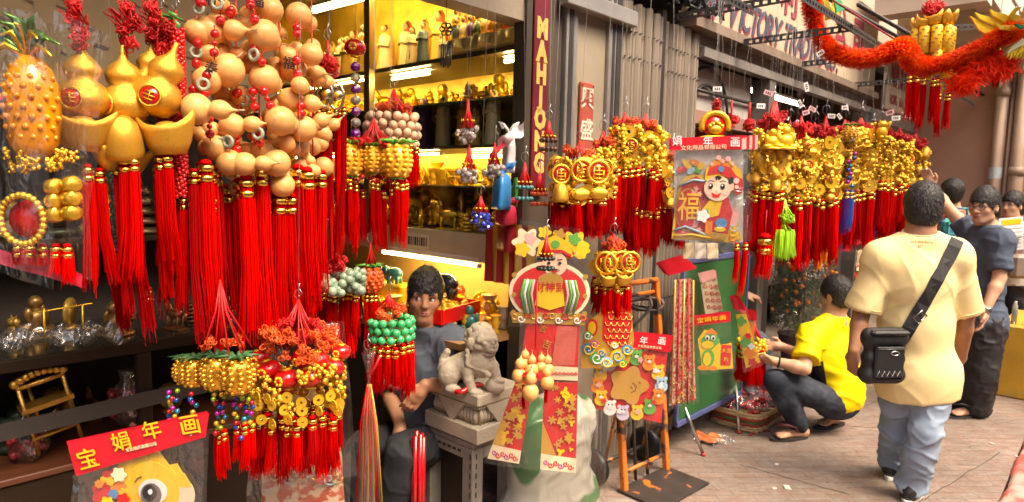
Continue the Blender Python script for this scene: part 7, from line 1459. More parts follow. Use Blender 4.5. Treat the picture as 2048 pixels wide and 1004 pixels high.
# ---- plastic scrap under the board, paper bits on the pavement
p = ag(1428, 888); t = thing('plastic_scrap', 'crumpled clear and orange plastic wrapper lying under the board', 'wrapper', p)
for mt, x0, x1, y0, sd in ((FILM2,-.13,.14,0,0),(M('orange_wrap',(.7,.18,.05),.4),-.1,.06,.03,2)):
    b = MB(); b.mat(mt); b.grid(lambda a, r: (x0+(x1-x0)*a, y0-.06+.14*r+.02*math.sin(a*9), .012+.022*abs(math.sin(a*7+r*5+sd))+.012*math.sin(r*11+a*13)), 22, 12); b.build('crumpled_film', t)
for k, (x, y, sx, lab) in enumerate(((1574,976,10,'larger white paper scrap at the bottom of the pavement'),(1553,930,5,'tiny white scrap in front of the sandal'),(1548,978,5,'tiny white crumb left of the larger scrap'),(1984,888,5,'white scrap near the red kerb'),(2033,914,4,'white scrap on the kerb edge'))):
    p = ag(x, y); s2 = 1/ppm(p)*sx; b = MB(); b.mat(CLEARC); b.prism([(-s2,-s2*.5),(s2*.9,-s2*.7),(s2,s2*.4),(-s2*.7,s2*.6)], .002, .006); tag(b.build('paper_scrap', None, (p.x,p.y,0), (0,0,U(0,3))), lab, 'scrap', 'paper scraps on the pavement')
for k in range(36):
    p = ag(U(1400,2000), U(850,1004)); r_ = U(.002,.0042); b = MB(); b.mat(random.choice([DARKST,CONC,CONC])); b.ball((0,0,r_*.5), (r_,r_*1.4,r_*.6), 6, 4); tag(b.build('crumb', None, (p.x,p.y,0), (0,0,U(0,3))), 'tiny grit crumb scattered on the pavement', 'grit', 'grit crumbs on the pavement')
b = MB(); b.mat(RED); a0, a1 = ag(1498,872), ag(1540,862); b.tube([a0+UZ*.003, (a0+a1)/2+Vector((.0,.02,.003)), a1+UZ*.003], .004, 5); tag(b.build('red_thread'), 'red thread lying on the pavement by the board stand', 'thread')
# ---- woven basket with red packets, tassels over it
t = thing('woven_basket', 'flat woven basket of red goods under clear film on the pavement', 'basket', fw(1.50,.28,0), RZ_F)
STR = [M('straw', (.60,.42,.20), .6, rnd=.15), M('straw_red', (.45,.04,.03), .6), M('straw_green', (.08,.16,.04), .6), M('straw_brown', (.22,.1,.05), .6)]
bw, bd = .27, .2
def rr2(w_, d_, n=40): 
    P = []
    for i in range(n): a = 2*PI*i/n; c, s2 = math.cos(a), math.sin(a); P.append((w_*math.copysign(abs(c)**.4, c), d_*math.copysign(abs(s2)**.4, s2)))
    return P
for r_ in range(7):
    z = .012+r_*.02; o2 = rr2(bw*(.9+.02*r_), bd*(.9+.02*r_)); b = MB(); b.mat(STR[(0,0,1,2,1,0,0)[r_]]); b.tube([(x*(1+.02*(1 if (i+r_) % 2 else -1)), y*(1+.02*(1 if (i+r_) % 2 else -1)), z) for i, (x, y) in enumerate(o2)], .0105, 5, closed=True); b.build('woven_row', t)
b = MB(); b.mat(STR[0]); b.box((0,0,.01), (bw*1.7,bd*1.7,.01)); b.build('base', t)
b = MB(); b.mat(REDP)
for k in range(46): b.ball((U(-.2,.2),U(-.14,.14),.13+U(-.02,.05)), (U(.02,.035),U(.02,.03),U(.012,.02)), 7, 5, Matrix.Rotation(U(0,3),3,'Z'))
b.build('red_packets', t)['kind'] = 'stuff'
b = MB(); b.mat(FILM2); b.grid(lambda a, r: ((a-.5)*.5, (r-.5)*.38, .15+.08*math.sin(a*PI)*math.sin(r*PI)+.02*math.sin(a*17+r*9)+.012*math.sin(r*23+a*7)), 26, 20); b.build('film_cover', t)
B = Bunch('bunch of gold topped red tassels hanging over the basket', 1508, 640, .42, 'tassel_bunch', 'tassel', line=False, hook=False); B.cords(675, 40, 12)
for k in range(14): a = 2*PI*k/14; B.add('gold_charm', CLY[k % 3], 1506+22*math.cos(a), 690, 22, 22*B.s*math.sin(a)); B.tas(1506+22*math.cos(a), 702, 770+U(-12,5), 14, 22*B.s*math.sin(a), RED)
# ---- kumquat tree in clear film
KL = M('kumquat_leaf', (.05,.11,.025), .4, var=.3, vs=40, rnd=.1); KO = M('kumquat_fruit', (.75,.22,.02), .4, rnd=.15, bump=.1, bs=120)
c = av(1598, 620, -.02); t = thing('kumquat_tree', 'potted kumquat tree with small oranges wrapped in clear film', 'tree', (c.x, c.y, 0)); s2 = 1/ppm(c)
b = MB(); b.mat(M('kumquat_bark', (.12,.08,.05), .8)); b.tube([(0,0,.2),(.01,.0,.6),(0,.01,1.05),(.01,0,1.35)], [.022,.018,.012,.006], 7); b.build('trunk', t)
rg = random.Random(9)
for k in range(14): a = k*2.4; z = .5+.06*k; b = MB(); b.mat(M('kumquat_bark')); b.tube([(0,0,z-.1),(.12*math.cos(a),.1*math.sin(a),z),(.24*math.cos(a),.2*math.sin(a),z+.09)], [.008,.006,.002], 5); b.build('branch', t)
def kp():
    z = rg.uniform(.36,1.45); R_ = .31*math.sin(min(1,(1.5-z)/.55+.12)*PI/2)*(.75+.25*rg.random()); a = rg.uniform(0,2*PI); q2 = math.sqrt(rg.uniform(.15,1)); return Vector((R_*q2*math.cos(a), R_*q2*.8*math.sin(a), z))
b = MB(); b.mat(KL); b.smooth = False
for k in range(2600):
    p = kp(); d = Vector((rg.gauss(0,1),rg.gauss(0,1),rg.gauss(.2,.7))).normalized(); x, y, _ = frame_of(d); L_ = rg.uniform(.03,.05); w_ = L_*.24
    b.add([p, p+d*L_*.5+x*w_, p+d*L_, p+d*L_*.5-x*w_, p+d*L_*.5+y*w_*.35], [(0,1,4),(1,2,4),(2,3,4),(3,0,4)])
b.build('crown', t)
ko = me_bead(KO)
for k in range(85):
    p = kp(); put('kumquat', ko, t, Vector((p.x*1.12,-abs(p.y)*1.15-.02 if k % 3 else p.y,p.z)), None, U(.03,.044))
b = MB(); b.mat(FILM2); b.lathe([(.16,.28),(.27,.42),(.31,.65),(.29,.88),(.24,1.02),(.2,1.06)], n=30, sy=.85, wob=lambda a, z: .06*math.sin(7*a+z*16)+.04*math.sin(15*a-z*9)); b.build('film_wrap', t)
b = MB(); b.mat(M('dark_pot', (.06,.04,.035), .5)); b.lathe([(.12,0),(.17,.28),(.18,.3),(.15,.3),(.14,.25),(0,.25)], n=20); b.build('pot', t)
# white counter and clutter behind the tree
b = MB(); b.mat(M('white_counter', (.45,.42,.37), .5, var=.1)); slab(b, 1.15, 1.95, -.45, -.2, 1.07, 1.25); tag(b.build('white_counter'), 'pale counter top behind the hanging red tassels', 'counter')
b = MB(); b.mat(M('dark_counter_front', (.05,.045,.04), .6)); slab(b, 1.15, 3.6, -.47, -.44, 0, 1.06); tag(b.build('dark_counter'), 'dark counter front behind the kumquat tree', 'counter')
t = thing('white_figurine', 'small white figurine on the dark counter behind the board', 'figurine', fw(1.75,-.40,1.07), RZ_F)
b = MB(); b.mat(PW_); b.lathe([(.05,0),(.045,.08),(.03,.13),(0,.14)], n=12); b.build('body', t); b = MB(); b.mat(PW_); b.ball((0,0,.17), .035, 10, 7); b.build('head', t)
cl = [('red printed card hanging by the far shop post', 1728, 472, 40, 34, PR),('pale cartoon cushion hanging by the far shop post', 1726, 522, 26, 40, PCR),('small clear packet hanging under the gold row', 1690, 498, 34, 44, FILM2),('red paper packet low beside the far shop post', 1722, 560, 26, 30, PR),('white label card hanging behind the red tassels', 1617, 470, 14, 16, PW_)]
for lab, x, y, w_, h_, mt in cl:
    S = Sheet(lab, x, y, .1 if mt is not FILM2 else .45, 'hanging_packet', 'packet', line=False); S.sheet('packet', [(x-w_/2,y-h_/2),(x+w_/2,y-h_/2),(x+w_/2,y+h_/2),(x-w_/2,y+h_/2)], mt, 0, 3); 
    if mt is PCR: S.shape('ear', ell2(x-7,y-18,5,5,12), PCR, 1); S.shape('ear', ell2(x+7,y-18,5,5,12), PCR, 1); S.shape('eye', ell2(x-4,y-4,2,2.5,8), PBK, 4); S.shape('eye', ell2(x+5,y-4,2,2.5,8), PBK, 4); S.shape('red_scarf', rect2(x-12,y+8,x+12,y+16), PR, 4)
    else: S.shape('print_block', rect2(x-w_*.3,y-h_*.2,x+w_*.3,y+h_*.1), PW_ if mt is PR else PR, 3)
# ---- yellow concrete block and what stands on it
t = thing('yellow_block', 'grimy yellow painted concrete block at the right edge', 'block', fw(3.6,1.48,0), RZ_F)
YB = M('grimy_yellow_paint', (.52,.29,.02), .6, var=.2, vs=4, col2=(.20,.14,.07), c2=(.55,.8), bump=.2, bs=30)
b = MB(); b.mat(YB); b.box((.5,-.6,.30), (1.0,1.2,.60), bev=.012); b.build('block', t)
b = MB(); b.mat(M('dark_tray', (.06,.03,.025), .4)); b.box((.3,-.5,.615), (.5,.6,.025), bev=.004); b.build('tray', t)
for k, (x, y, r_, h_, mt, lab) in enumerate(((.12,-.22,.03,.13,STL,'shiny steel tin at the near corner of the yellow block'),(.16,-.32,.035,.17,M('maroon_bottle',(.2,.02,.03),.3),'maroon bottle beside the steel tin'),(.10,-.08,.02,.19,M('clear_bottle',(.6,.65,.6),.1,trans=.6),'thin clear bottle at the edge of the yellow block'))):
    b = MB(); b.mat(mt); b.lathe([(0,0),(r_,0),(r_,h_*.8),(r_*.6,h_*.9),(r_*.5,h_),(0,h_)], n=14); o = b.build('bottle', None, fw(3.6+x,1.48-y,.629 if k < 2 else .601)); tag(o, lab, 'bottle')
b = MB(); b.mat(BAGW); b.ball((0,0,.05), (.09,.07,.06), 12, 8); tag(b.build('paper_cup_heap', None, fw(3.75,1.40,.1)), 'pale crumpled bag heap left of the yellow block', 'bag')
# opposite side of the street (behind the camera): closes the sky low down and bounces light
OPF = M('opposite_facade', (.58,.50,.40), .8, var=.2, vs=.5)
ob = thing('opposite_building', 'plain rendered building across the street behind the viewer', 'building', fw(0,9,0), RZ_F)
b = MB(); b.mat(OPF); b.box((-2,-2,3.75), (36,4,7.5)); b.build('wall', ob)
for k in range(14):
    for z in (1.6,4.6,6.4): b = MB(); b.mat(M('dark_window', (.05,.06,.07), .15)); b.box((-18+k*3,.02,z), (1.6,.06,1.7)); b.build('window', ob)
# ================================================================ people
SKIN = M('brown_skin', (.40,.19,.105), .5, var=.08, vs=14, sss=.08, spec=.35); SKIN2 = M('light_brown_skin', (.58,.32,.195), .5, var=.07, vs=14, sss=.08, spec=.35); SKIN3 = M('deep_brown_skin', (.37,.175,.095), .5, var=.08, vs=14, sss=.06, spec=.35)
HAIR = M('black_hair', (.016,.013,.011), .5, bump=.7, bs=130, stretch=(1,1,.35)); LIP = M('lips', (.30,.09,.07), .45); EYEW = M('eye_white', (.7,.67,.62), .25); IRIS = M('dark_iris', (.02,.012,.008), .15)
def V3(p): return np.array(p, float)
def rotm(x, z):
    z = Vector(z).normalized(); x = Vector(x); x = (x-z*x.dot(z)).normalized(); y = z.cross(x); return Matrix((x, y, z)).transposed()
class Person:
    """J: joint name -> world point. Local frame: the Empty stands on the ground below the pelvis."""
    def __init__(s, label, J, group=None, h=.0068):
        s.base = Vector((J['P'].x, J['P'].y, 0)); s.t = thing('person', label, 'person', s.base, 0, group); s.J = {k: Vector(v)-s.base for k, v in J.items()}; s.h = h
        P = np.array([list(v) for v in s.J.values()]); s.lo = P.min(0)-.2; s.hi = P.max(0)+.2
        J = s.J; s.xr = (J['SR']-J['SL']).normalized(); s.Sc = (J['SL']+J['SR'])/2; s.Hc = (J['HL']+J['HR'])/2; s.up = (s.Sc-s.Hc).normalized(); s.R = rotm(s.xr, s.up); s.fw = s.R @ Vector((0,1,0))
    def torso(s, S, inf=0., k=.05, belly=0., wide=1.):
        R = np.array(s.R); hd = (s.J['HR']-s.J['HL']); Rh = np.array(rotm(hd, s.up)); sw = (s.J['SR']-s.J['SL']).length
        S.ell(s.Sc-s.up*.14, (sw*.47*wide+inf, .118+inf, .20), R, k); S.ell((s.Sc*.45+s.Hc*.55)+s.fw*belly*.5, (.160*wide+inf, .112+inf+belly, .20), R, k); S.ell(s.Hc+s.up*.03, (.172+inf, .128+inf, .15), Rh, k)
        for a in ('SL','SR'): S.cap(s.J['N'], s.J[a]-s.up*.01, .055+inf*.6, .062+inf, k); S.ell(s.J[a]-s.up*.02, (.07+inf,)*3, None, k*.7)
    def arm(s, S, a, inf=0.):
        e, w_ = s.J['E'+a], s.J['W'+a]; sh = s.J['S'+a]; S.chain([sh, sh*.5+e*.5, e], [.056+inf,.05+inf,.041+inf], .02); S.chain([e, e*.7+w_*.3, w_], [.041+inf,.043+inf,.027+inf], .015)
    def hand(s, S, a, d, n, curl=.35, scale=1., spread=1.):
        """d = direction of the fingers, n = direction the palm faces"""
        w_ = s.J['W'+a]; d = Vector(d).normalized(); n = Vector(n); n = (n-d*n.dot(d)).normalized(); x = d.cross(n).normalized(); R = np.array(Matrix((x, n, d)).transposed()); sg = 1 if a == 'L' else -1
        S.ell(w_+d*.05*scale, (.040*scale,.017*scale,.05*scale), R, .012); S.cap(w_, w_+d*.04*scale, .026*scale, .03*scale, .012)
        for i, (off, L_) in enumerate(((-.030,.066),(-.010,.076),(.010,.072),(.029,.056))):
            p = w_+d*.088*scale+x*off*scale*spread; r_ = .0092*scale; a1 = curl*.6; a2 = curl*1.5
            d1 = d*math.cos(a1)+n*math.sin(a1); d2 = d*math.cos(a2)+n*math.sin(a2); q = p+d1*L_*.5*scale; S.chain([p-d*.02*scale, q, q+d2*L_*.5*scale], [r_*1.08, r_, r_*.82], .003)
        p = w_+d*.03*scale-x*sg*.032*scale; dt = (d*.75-x*sg*.55+n*.35).normalized(); S.chain([p, p+dt*.035*scale, p+dt*.035*scale+(d*.9+n*.35-x*sg*.1).normalized()*.03*scale], [.0125*scale,.0105*scale,.0085*scale], .008)
    def leg(s, S, a, inf=0., r=(.088,.062,.048,.038)):
        h_, k_, an = s.J['H'+a], s.J['K'+a], s.J['A'+a]; S.chain([h_, h_*.5+k_*.5, k_], [r[0]+inf, (r[0]+r[1])*.52+inf, r[1]+inf], .03); S.chain([k_, k_*.65+an*.35, an], [r[1]+inf, r[2]+.012+inf, r[3]+inf], .02)
    def foot(s, S, a):
        an, to = s.J['A'+a], s.J['T'+a]; d = (to-an); d.z = 0; d.normalize(); h0 = an-d*.03; h0.z = max(to.z+.012, an.z-.06); S.ell(h0, (.034,.034,.034), None, .02); S.cap(an, h0, .036, .032, .02); S.cap(h0+d*.02, Vector((to.x,to.y,to.z+.005))-d*.05, .032, .030, .02); S.ell(to-d*.03+Vector((0,0,.004)), (.042,.05,.02), np.array(rotm(Vector((-d.y,d.x,0)), (0,0,1))), .015)
        sd = Vector((-d.y,d.x,0))
        for i in range(5): S.cap(to-d*.03+sd*(.034-.017*i), to+d*(.018-.007*abs(i-1))+sd*(.036-.017*i), .0105-.001*i, .009-.0008*i, .006)
    def head(s, S, f, u=None, sc=1., ears=True):
        """f = facing direction"""
        H = s.J['H']; u = Vector(u or (0,0,1)); f = Vector(f); f = (f-u*f.dot(u)).normalized(); r = f.cross(u).normalized(); R = np.array(Matrix((r, f, u)).transposed()); s.hf, s.hr, s.hu, s.hs = f, r, u, sc
        P = lambda x, y, z: H+(r*x+f*y+u*z)*sc
        s.hp = P
        S.ell(P(0,-.012,.022), (.077*sc,.096*sc,.096*sc), R, .02); S.ell(P(0,.018,-.035), (.064*sc,.072*sc,.082*sc), R, .03); S.ell(P(0,.055,-.093), (.034*sc,.028*sc,.024*sc), R, .025)
        S.cap(P(-.045,.0,-.072), P(-.012,.058,-.095), .022*sc, .02*sc, .02); S.cap(P(.045,.0,-.072), P(.012,.058,-.095), .022*sc, .02*sc, .02)
        S.cap(P(-.04,.068,.022), P(.04,.068,.022), .017*sc, .017*sc, .018)                      # brow
        for q in (-1,1): S.ell(P(q*.042,.058,-.022), (.022*sc,.02*sc,.02*sc), R, .02); S.ell(P(q*.031,.088,.004), (.0175*sc,.013*sc,.0125*sc), R, .006, op='sub')
        S.cap(P(0,.084,.012), P(0,.104,-.026), .0085*sc, .0125*sc, .010); S.ell(P(-.011,.096,-.030), (.009*sc,)*3, R, .006); S.ell(P(.011,.096,-.030), (.009*sc,)*3, R, .006)
        S.cap(P(-.018,.083,-.058), P(.018,.083,-.058), .0095*sc, .0095*sc, .008); S.cap(P(-.014,.081,-.068), P(.014,.081,-.068), .0095*sc, .0095*sc, .008); S.cap(P(-.02,.0925,-.0625), P(.02,.0925,-.0625), .0022*sc, .0022*sc, .002, op='sub')
        if ears:
            for q in (-1,1): S.ell(P(q*.078,-.012,-.008), (.010*sc,.019*sc,.031*sc), R, .008); S.ell(P(q*.088,-.008,-.004), (.006*sc,.010*sc,.018*sc), R, .003, op='sub')
        S.cap(P(0,-.025,-.075), s.J['N']+s.up*.02, .053*sc, .058, .03); S.cap(s.J['N']+s.up*.02, s.J['N']-s.up*.03, .06, .075, .04)
    def face(s, gaze=0., brow=1.):
        P, sc = s.hp, s.hs
        for q in (-1,1):
            b = MB(); b.mat(EYEW); b.ball(P(q*.031,.0735,.004), .0125*sc, 12, 8); e = b.build('eye', s.t); b = MB(); b.mat(IRIS); b.ball(P(q*.031+gaze*.006,.0815,.004), .0062*sc, 10, 6); b.build('iris', e)
            b = MB(); b.mat(HAIR); b.tube([P(q*.014,.088,.022), P(q*.032,.088,.030), P(q*.052,.074,.024)], [.0035*sc,.0045*sc,.002*sc], 6); b.build('eyebrow', s.t)
            b = MB(); b.mat(HAIR); b.tube([P(q*.018,.087,.009), P(q*.031,.0885,.0145), P(q*.046,.080,.008)], [.0012*sc,.002*sc,.0012*sc], 5); b.build('eyelid', s.t)
        b = MB(); b.mat(LIP); b.tube([P(-.022,.086,-.0615), P(-.008,.0925,-.0575), P(0,.0925,-.059), P(.008,.0925,-.0575), P(.022,.086,-.0615)], [.002*sc,.0045*sc,.004*sc,.0045*sc,.002*sc], 6); b.tube([P(-.018,.086,-.066), P(0,.0915,-.069), P(.018,.086,-.066)], [.002*sc,.0055*sc,.002*sc], 6); b.build('lips', s.t)
    def hair(s, cut, mat=HAIR, thick=.014, top=.02, rough=.006, extra=None, h=.0055, nape=-.075):
        """cut: list of (point, normal) planes in head units (x right, y front, z up) that are removed"""
        P, sc = s.hp, s.hs; H = s.J['H']; S = SDF(np.array(H)-.2, np.array(H)+.2, h); R = np.array(Matrix((s.hr, s.hf, s.hu)).transposed())
        S.ell(P(0,-.012,.022+top*.35), ((.077+thick*.75)*sc,(.096+thick*.8)*sc,(.096+top)*sc), R, .01); S.ell(P(0,-.045,-.02), ((.068+thick*.6)*sc,(.06+thick*.6)*sc,.075*sc), R, .02)
        if extra: extra(S, P, R)
        for p, n in cut: S.plane(P(*p), s.hr*n[0]+s.hf*n[1]+s.hu*n[2])
        for q in (-1,1): S.ell(P(q*.083,-.004,-.012), (.02*sc,.024*sc,.034*sc), R, .003, op='sub')
        o = S.mb(mat, lambda V: rough*.45*vnoise(V*190)+rough*.5*vnoise(V*60), 1).build('hair', s.t)
        # combed short strands give the hair its grain and break the outline
        me = o.data; b = MB(); b.mat(mat); nv = len(me.vertices); rg = random.Random(2); c = H
        for k in range(3600):
            v = me.vertices[rg.randrange(nv)]; n = v.normal; dn = Vector((0,0,-1)); dn = (dn-n*dn.dot(n)); dn = dn.normalized() if dn.length > .2 else Vector((rg.gauss(0,1),rg.gauss(0,1),0)).normalized()
            d = (n*rg.uniform(.05,.6)+dn+Vector((rg.gauss(0,.35),rg.gauss(0,.35),rg.gauss(0,.25)))).normalized(); L_ = rg.uniform(.010,.024); x = d.cross(n); x = (x.normalized() if x.length > .01 else frame_of(d)[0])*.0011; b.add([v.co-x, v.co+x, v.co+d*L_], [(0,1,2)])
        b.build('loose_strands', s.t); return o
    def body(s, mat, fn): S = SDF(s.lo, s.hi, s.h); fn(S); S.f = S.f; return S.mb(mat, None, 1).build('body', s.t)
    def cloth(s, name, mat, fn, disp, h=.009, sm=2, parent=None): S = SDF(s.lo, s.hi, h); fn(S); mb = S.mb(mat, disp, sm); return mb.build(name, parent or s.t), mb
def folds(a1, s1, a2, s2, st=(1,1,1)):
    st = np.array(st); return lambda V: a1*.9*ridge(V*s1*.8*st+7)+a2*ridge(V*s2*.7*st[::-1]+3, 2)+.3*a2*vnoise(V*s2)
def bar_pts(o, pts, wd, nrm, th=.004):
    """a ribbon through points with a given facing normal"""
    b = MB(); V = []; Fc = []
    for i, p in enumerate(pts):
        d = (pts[min(i+1,len(pts)-1)]-pts[max(i-1,0)]).normalized(); n = nrm[i]; x = d.cross(n).normalized()*wd*.5; V += [p-x, p+x, p+x+n*th, p-x+n*th]
    for i in range(len(pts)-1):
        for k in range(4): q = (k+1) % 4; Fc.append((i*4+k, i*4+q, i*4+4+q, i*4+4+k))
    Fc += [(3,2,1,0), tuple(len(V)-4+k for k in range(4))]; b.add(V, Fc, False); return b
def sandal(s, a, sole, strap, lift=0.):
    an, to = s.J['A'+a], s.J['T'+a]; d = (to-an); d.z = 0; d.normalize(); sd = Vector((-d.y,d.x,0)); o = to+d*.03; pr = []
    for t_ in range(24): q = 2*PI*t_/24; L_ = .145*math.cos(q); w_ = (.046 if L_ > 0 else .038)*math.sin(q); pr.append((L_, w_))
    c = to-d*.085; T_ = Matrix.Translation((c.x,c.y,to.z-.024)) @ Matrix(((d.x,sd.x,0,0),(d.y,sd.y,0,0),(0,0,1,0),(0,0,0,1))); b = MB(); b.mat(sole); b.prism(pr, -.012, .008, T_); sh = b.build('sandal', s.t)
    for q in (-1,1): b = MB(); b.mat(strap); b.tube([c+d*.10+Vector((0,0,.03+to.z-.0)), c+d*.055+sd*q*.03+Vector((0,0,.045+to.z)), c-d*.01+sd*q*.046+Vector((0,0,.03+to.z)), c-d*.03+sd*q*.044+Vector((0,0,-.005+to.z))], [.006,.008,.009,.008], 6); b.build('strap', sh)
    return sh
# ---------------------------------------------------------------- walking man in pale yellow, seen from behind
PALEY = M('pale_yellow_cotton', (.82,.655,.32), .8, var=.05, vs=6, bump=.12, bs=700, spec=.15); JEANL = M('faded_denim', (.26,.325,.41), .8, var=.16, vs=7, bump=.2, bs=500, spec=.1)
Y0 = 3.42
J = {k: ay(x, y, Y) for k, (x, y, Y) in dict(H=(1845,417,Y0+.02), N=(1840,474,Y0), SL=(1762,512,Y0+.02), SR=(1907,508,Y0-.03), EL=(1722,628,Y0+.05), ER=(1931,632,Y0+.02), WL=(1707,702,Y0-.02), WR=(1922,716,Y0+.14), P=(1838,760,Y0+.02), HL=(1802,762,Y0+.04), HR=(1866,762,Y0), KL=(1790,858,Y0+.12), KR=(1852,866,Y0-.10), AL=(1786,930,Y0+.26), AR=(1822,986,Y0-.03), TL=(1796,944,Y0+.38), TR=(1838,1000,Y0+.12)).items()}
J['TL'].z = .03; J['TR'].z = .03; J['AL'].z = .1; J['AR'].z = .1
W = Person('man walking away in a pale yellow shirt and faded jeans with a shoulder bag', J)
fdir = Vector((.42,.9,0))
def fn(S): W.torso(S, 0, belly=.02, wide=1.05); W.arm(S, 'L'); W.arm(S, 'R'); W.leg(S, 'L'); W.leg(S, 'R'); W.foot(S, 'L'); W.foot(S, 'R'); W.head(S, fdir, None, 1.06); W.hand(S, 'L', (.05,.12,-1), (.9,.3,0), .55); W.hand(S, 'R', (-.3,.4,-1), (-.9,.2,0), .4)
W.body(SKIN3, fn); W.face()
W.hair([((0,.105,.050),(0,.63,-.77)),((0,0,-.11),(0,.2,-1))], top=.018, thick=.013, rough=.007)
def fn(S):
    W.torso(S, .02, .06, belly=.03, wide=1.03); Hm = W.Hc-W.up*.06
    S.ell(W.Hc+W.up*.04, (.194,.16,.24), np.array(W.R), .08); S.ell(W.Hc-W.up*.10, (.184,.152,.2), np.array(W.R), .06)
    for a in 'LR': sh, e = W.J['S'+a], W.J['E'+a]; S.cap(sh, sh+(e-sh)*.93, .074, .090, .035, flat=True)
    S.plane(W.Hc-W.up*.085+Vector((0,0,0)), (.10,.0,-1)); S.ell(W.J['N']+W.up*.035, (.088,.085,.05), np.array(W.R), .012, op='sub')
shirt, smb = W.cloth('shirt', PALEY, fn, lambda V: .0045*ridge(np.stack([(V[:,0]*.8+V[:,2]*.6)*9,V[:,1]*5,(V[:,2]*.8-V[:,0]*.6)*2.6],1))+.0028*ridge(np.stack([(V[:,0]*.7-V[:,2]*.7)*13,V[:,1]*8,(V[:,2]*.7+V[:,0]*.7)*3.5],1)+9, 2)+.005*vnoise(V*5), .0085, 3)
b = MB(); b.mat(PALEY); b.tube([W.J['N']+W.up*.012+(W.xr*math.cos(a)*.078+W.fw*(-math.sin(a)*.07))+W.up*(.012*math.sin(a)*-1+.012) for a in np.linspace(0,2*PI,25)[:-1]], .009, 6, closed=True); b.build('collar', shirt)
def fn(S):
    for a in 'LR': W.leg(S, a, .004, (.088,.070,.066,.064)); an, k_ = W.J['A'+a], W.J['K'+a]; S.cap(an*.6+k_*.4, an-Vector((0,0,.045)), .068, .076, .025, flat=True)
    S.ell(W.Hc+W.up*.02, (.175,.14,.15), np.array(W.R), .04)
jm, _ = W.cloth('jeans', JEANL, fn, lambda V: .011*ridge(np.stack([V[:,0]*4+V[:,2]*3,V[:,1]*5,V[:,2]*9-V[:,0]*7],1))+.008*ridge(np.stack([V[:,0]*9-V[:,2]*6,V[:,1]*9,V[:,2]*13+V[:,0]*6],1)+5)+.012*np.clip((.35-V[:,2])/.35,0,1)*ridge(V*np.array((4,4,15))+5, 2)-.006, .0075, 1)
for a in 'LR':
    an, to = W.J['A'+a], W.J['T'+a]; d = (to-an); d.z = 0; d.normalize(); S = SDF(np.array(an)-.3, np.array(an)+.3, .007); c = Vector((an.x,an.y,0)); S.cap(c-d*.05+Vector((0,0,.05)), c+d*.15+Vector((0,0,.04)), .046, .042, .03); S.cap(c-d*.03+Vector((0,0,.06)), c-d*.03+Vector((0,0,.11)), .045, .045, .02); S.plane((0,0,.012), (0,0,-1)); S.mb(BLACK, None, 1).build('shoe', W.t)
    pr = [( .155*math.cos(q)+.05, (.05 if math.cos(q) > 0 else .043)*math.sin(q)) for q in np.linspace(0,2*PI,25)[:-1]]; b = MB(); b.mat(WHITE); b.prism(pr, .002, .022, Matrix.Translation((c.x,c.y,0)) @ Matrix(((d.x,-d.y,0,0),(d.y,d.x,0,0),(0,0,1,0),(0,0,0,1)))); b.build('sole', W.t)
def hems(W_, o, mt, fr, rr):
    for a in 'LR':
        sh, e = W_.J['S'+a], W_.J['E'+a]; d = (e-sh).normalized(); f_ = fr[a] if isinstance(fr, dict) else fr; c = sh+(e-sh)*f_-d*.022; x, y, _ = frame_of(d); b = MB(); b.mat(mt); b.tube([c+(x*math.cos(q)+y*math.sin(q))*rr for q in np.linspace(0,2*PI,29)[:-1]], .0024, 5, closed=True); b.build('sleeve_hem', o)
hems(W, shirt, PALEY, .93, .0905)
from mathutils.bvhtree import BVHTree
bvh = BVHTree.FromPolygons([Vector(v) for v in smb.v], smb.f)
def onshirt(px, py, base=W.base, tree=bvh):
    r = ray(px, py).normalized(); h_ = tree.ray_cast(EYE-base, r); return (h_[0], h_[1]) if h_[0] is not None else (None, None)
pts, nr = [], []
for (x, y) in ((1918,468),(1914,480),(1908,494),(1898,514),(1886,536),(1873,560),(1860,584),(1846,608),(1832,632),(1818,656),(1806,676),(1796,690)):
    p, n = onshirt(x, y)
    if p is not None: pts.append(p+n*.003); nr.append(n)
b = bar_pts(None, pts, .062, nr, .004); b.mats = [M('black_webbing', (.012,.011,.010), .6, bump=.4, bs=400)]; tagged = b
bagc = ay(1766, 708, Y0-.17)
bag = thing('shoulder_bag', 'black square shoulder bag slung at the hip of the walking man', 'bag', bagc, .12); dl = W.base-bagc; Rz = Matrix.Rotation(-.12,4,'Z')
mm = MB(); mm.mat(MATS['black_webbing']); mm.join(b, Rz @ Matrix.Translation(dl)); mm.build('strap', bag)
BN = M('black_nylon', (.010,.0095,.0095), .55, bump=.25, bs=260); s2 = 1/ppm(bagc)
S = SDF((-.17,-.08,-.2), (.17,.08,.2), .0065); 
for z in (-.1,-.02,.07): S.cap((-.07,0,z), (.07,0,z), .045, .045, .04)
S.cap((-.08,0,-.11), (.08,0,-.11), .036, .036, .03); S.cap((-.082,0,.1), (.082,0,.1), .038, .038, .03)
S.mb(BN, lambda V: .006*vnoise(V*26), 1).build('bag_body', bag)
b = MB(); b.mat(BN); b.box((-.0,-.050,-.03), (.16,.018,.17), bev=.008); b.build('front_pocket', bag); b = MB(); b.mat(BN); b.box((0,-.02,.118), (.205,.08,.026), bev=.01); b.build('top_flap', bag)
b = MB(); b.mat(M('grey_zip', (.12,.12,.12), .4, .5)); b.tube([(-.07,-.0605,.04),(.07,-.0605,.04)], .003, 5); b.build('zip', bag)
b = MB(); b.mat(M('silver_badge', (.45,.45,.45), .3, .9)); b.tube([(.022*math.cos(a)+.02,-.0605,.018+.010*math.sin(a)) for a in np.linspace(0,2*PI,17)[:-1]], .003, 5, closed=True); b.build('oval_badge', bag)
b = MB(); b.mat(M('white_stitch', (.5,.5,.5), .6)); b.tube([(-.07+.014*k,-.0595,-.10+(.028 if k % 2 else 0)) for k in range(11)], .0011, 4); b.build('zigzag_stitch', bag)
p, n = onshirt(1840, 634)
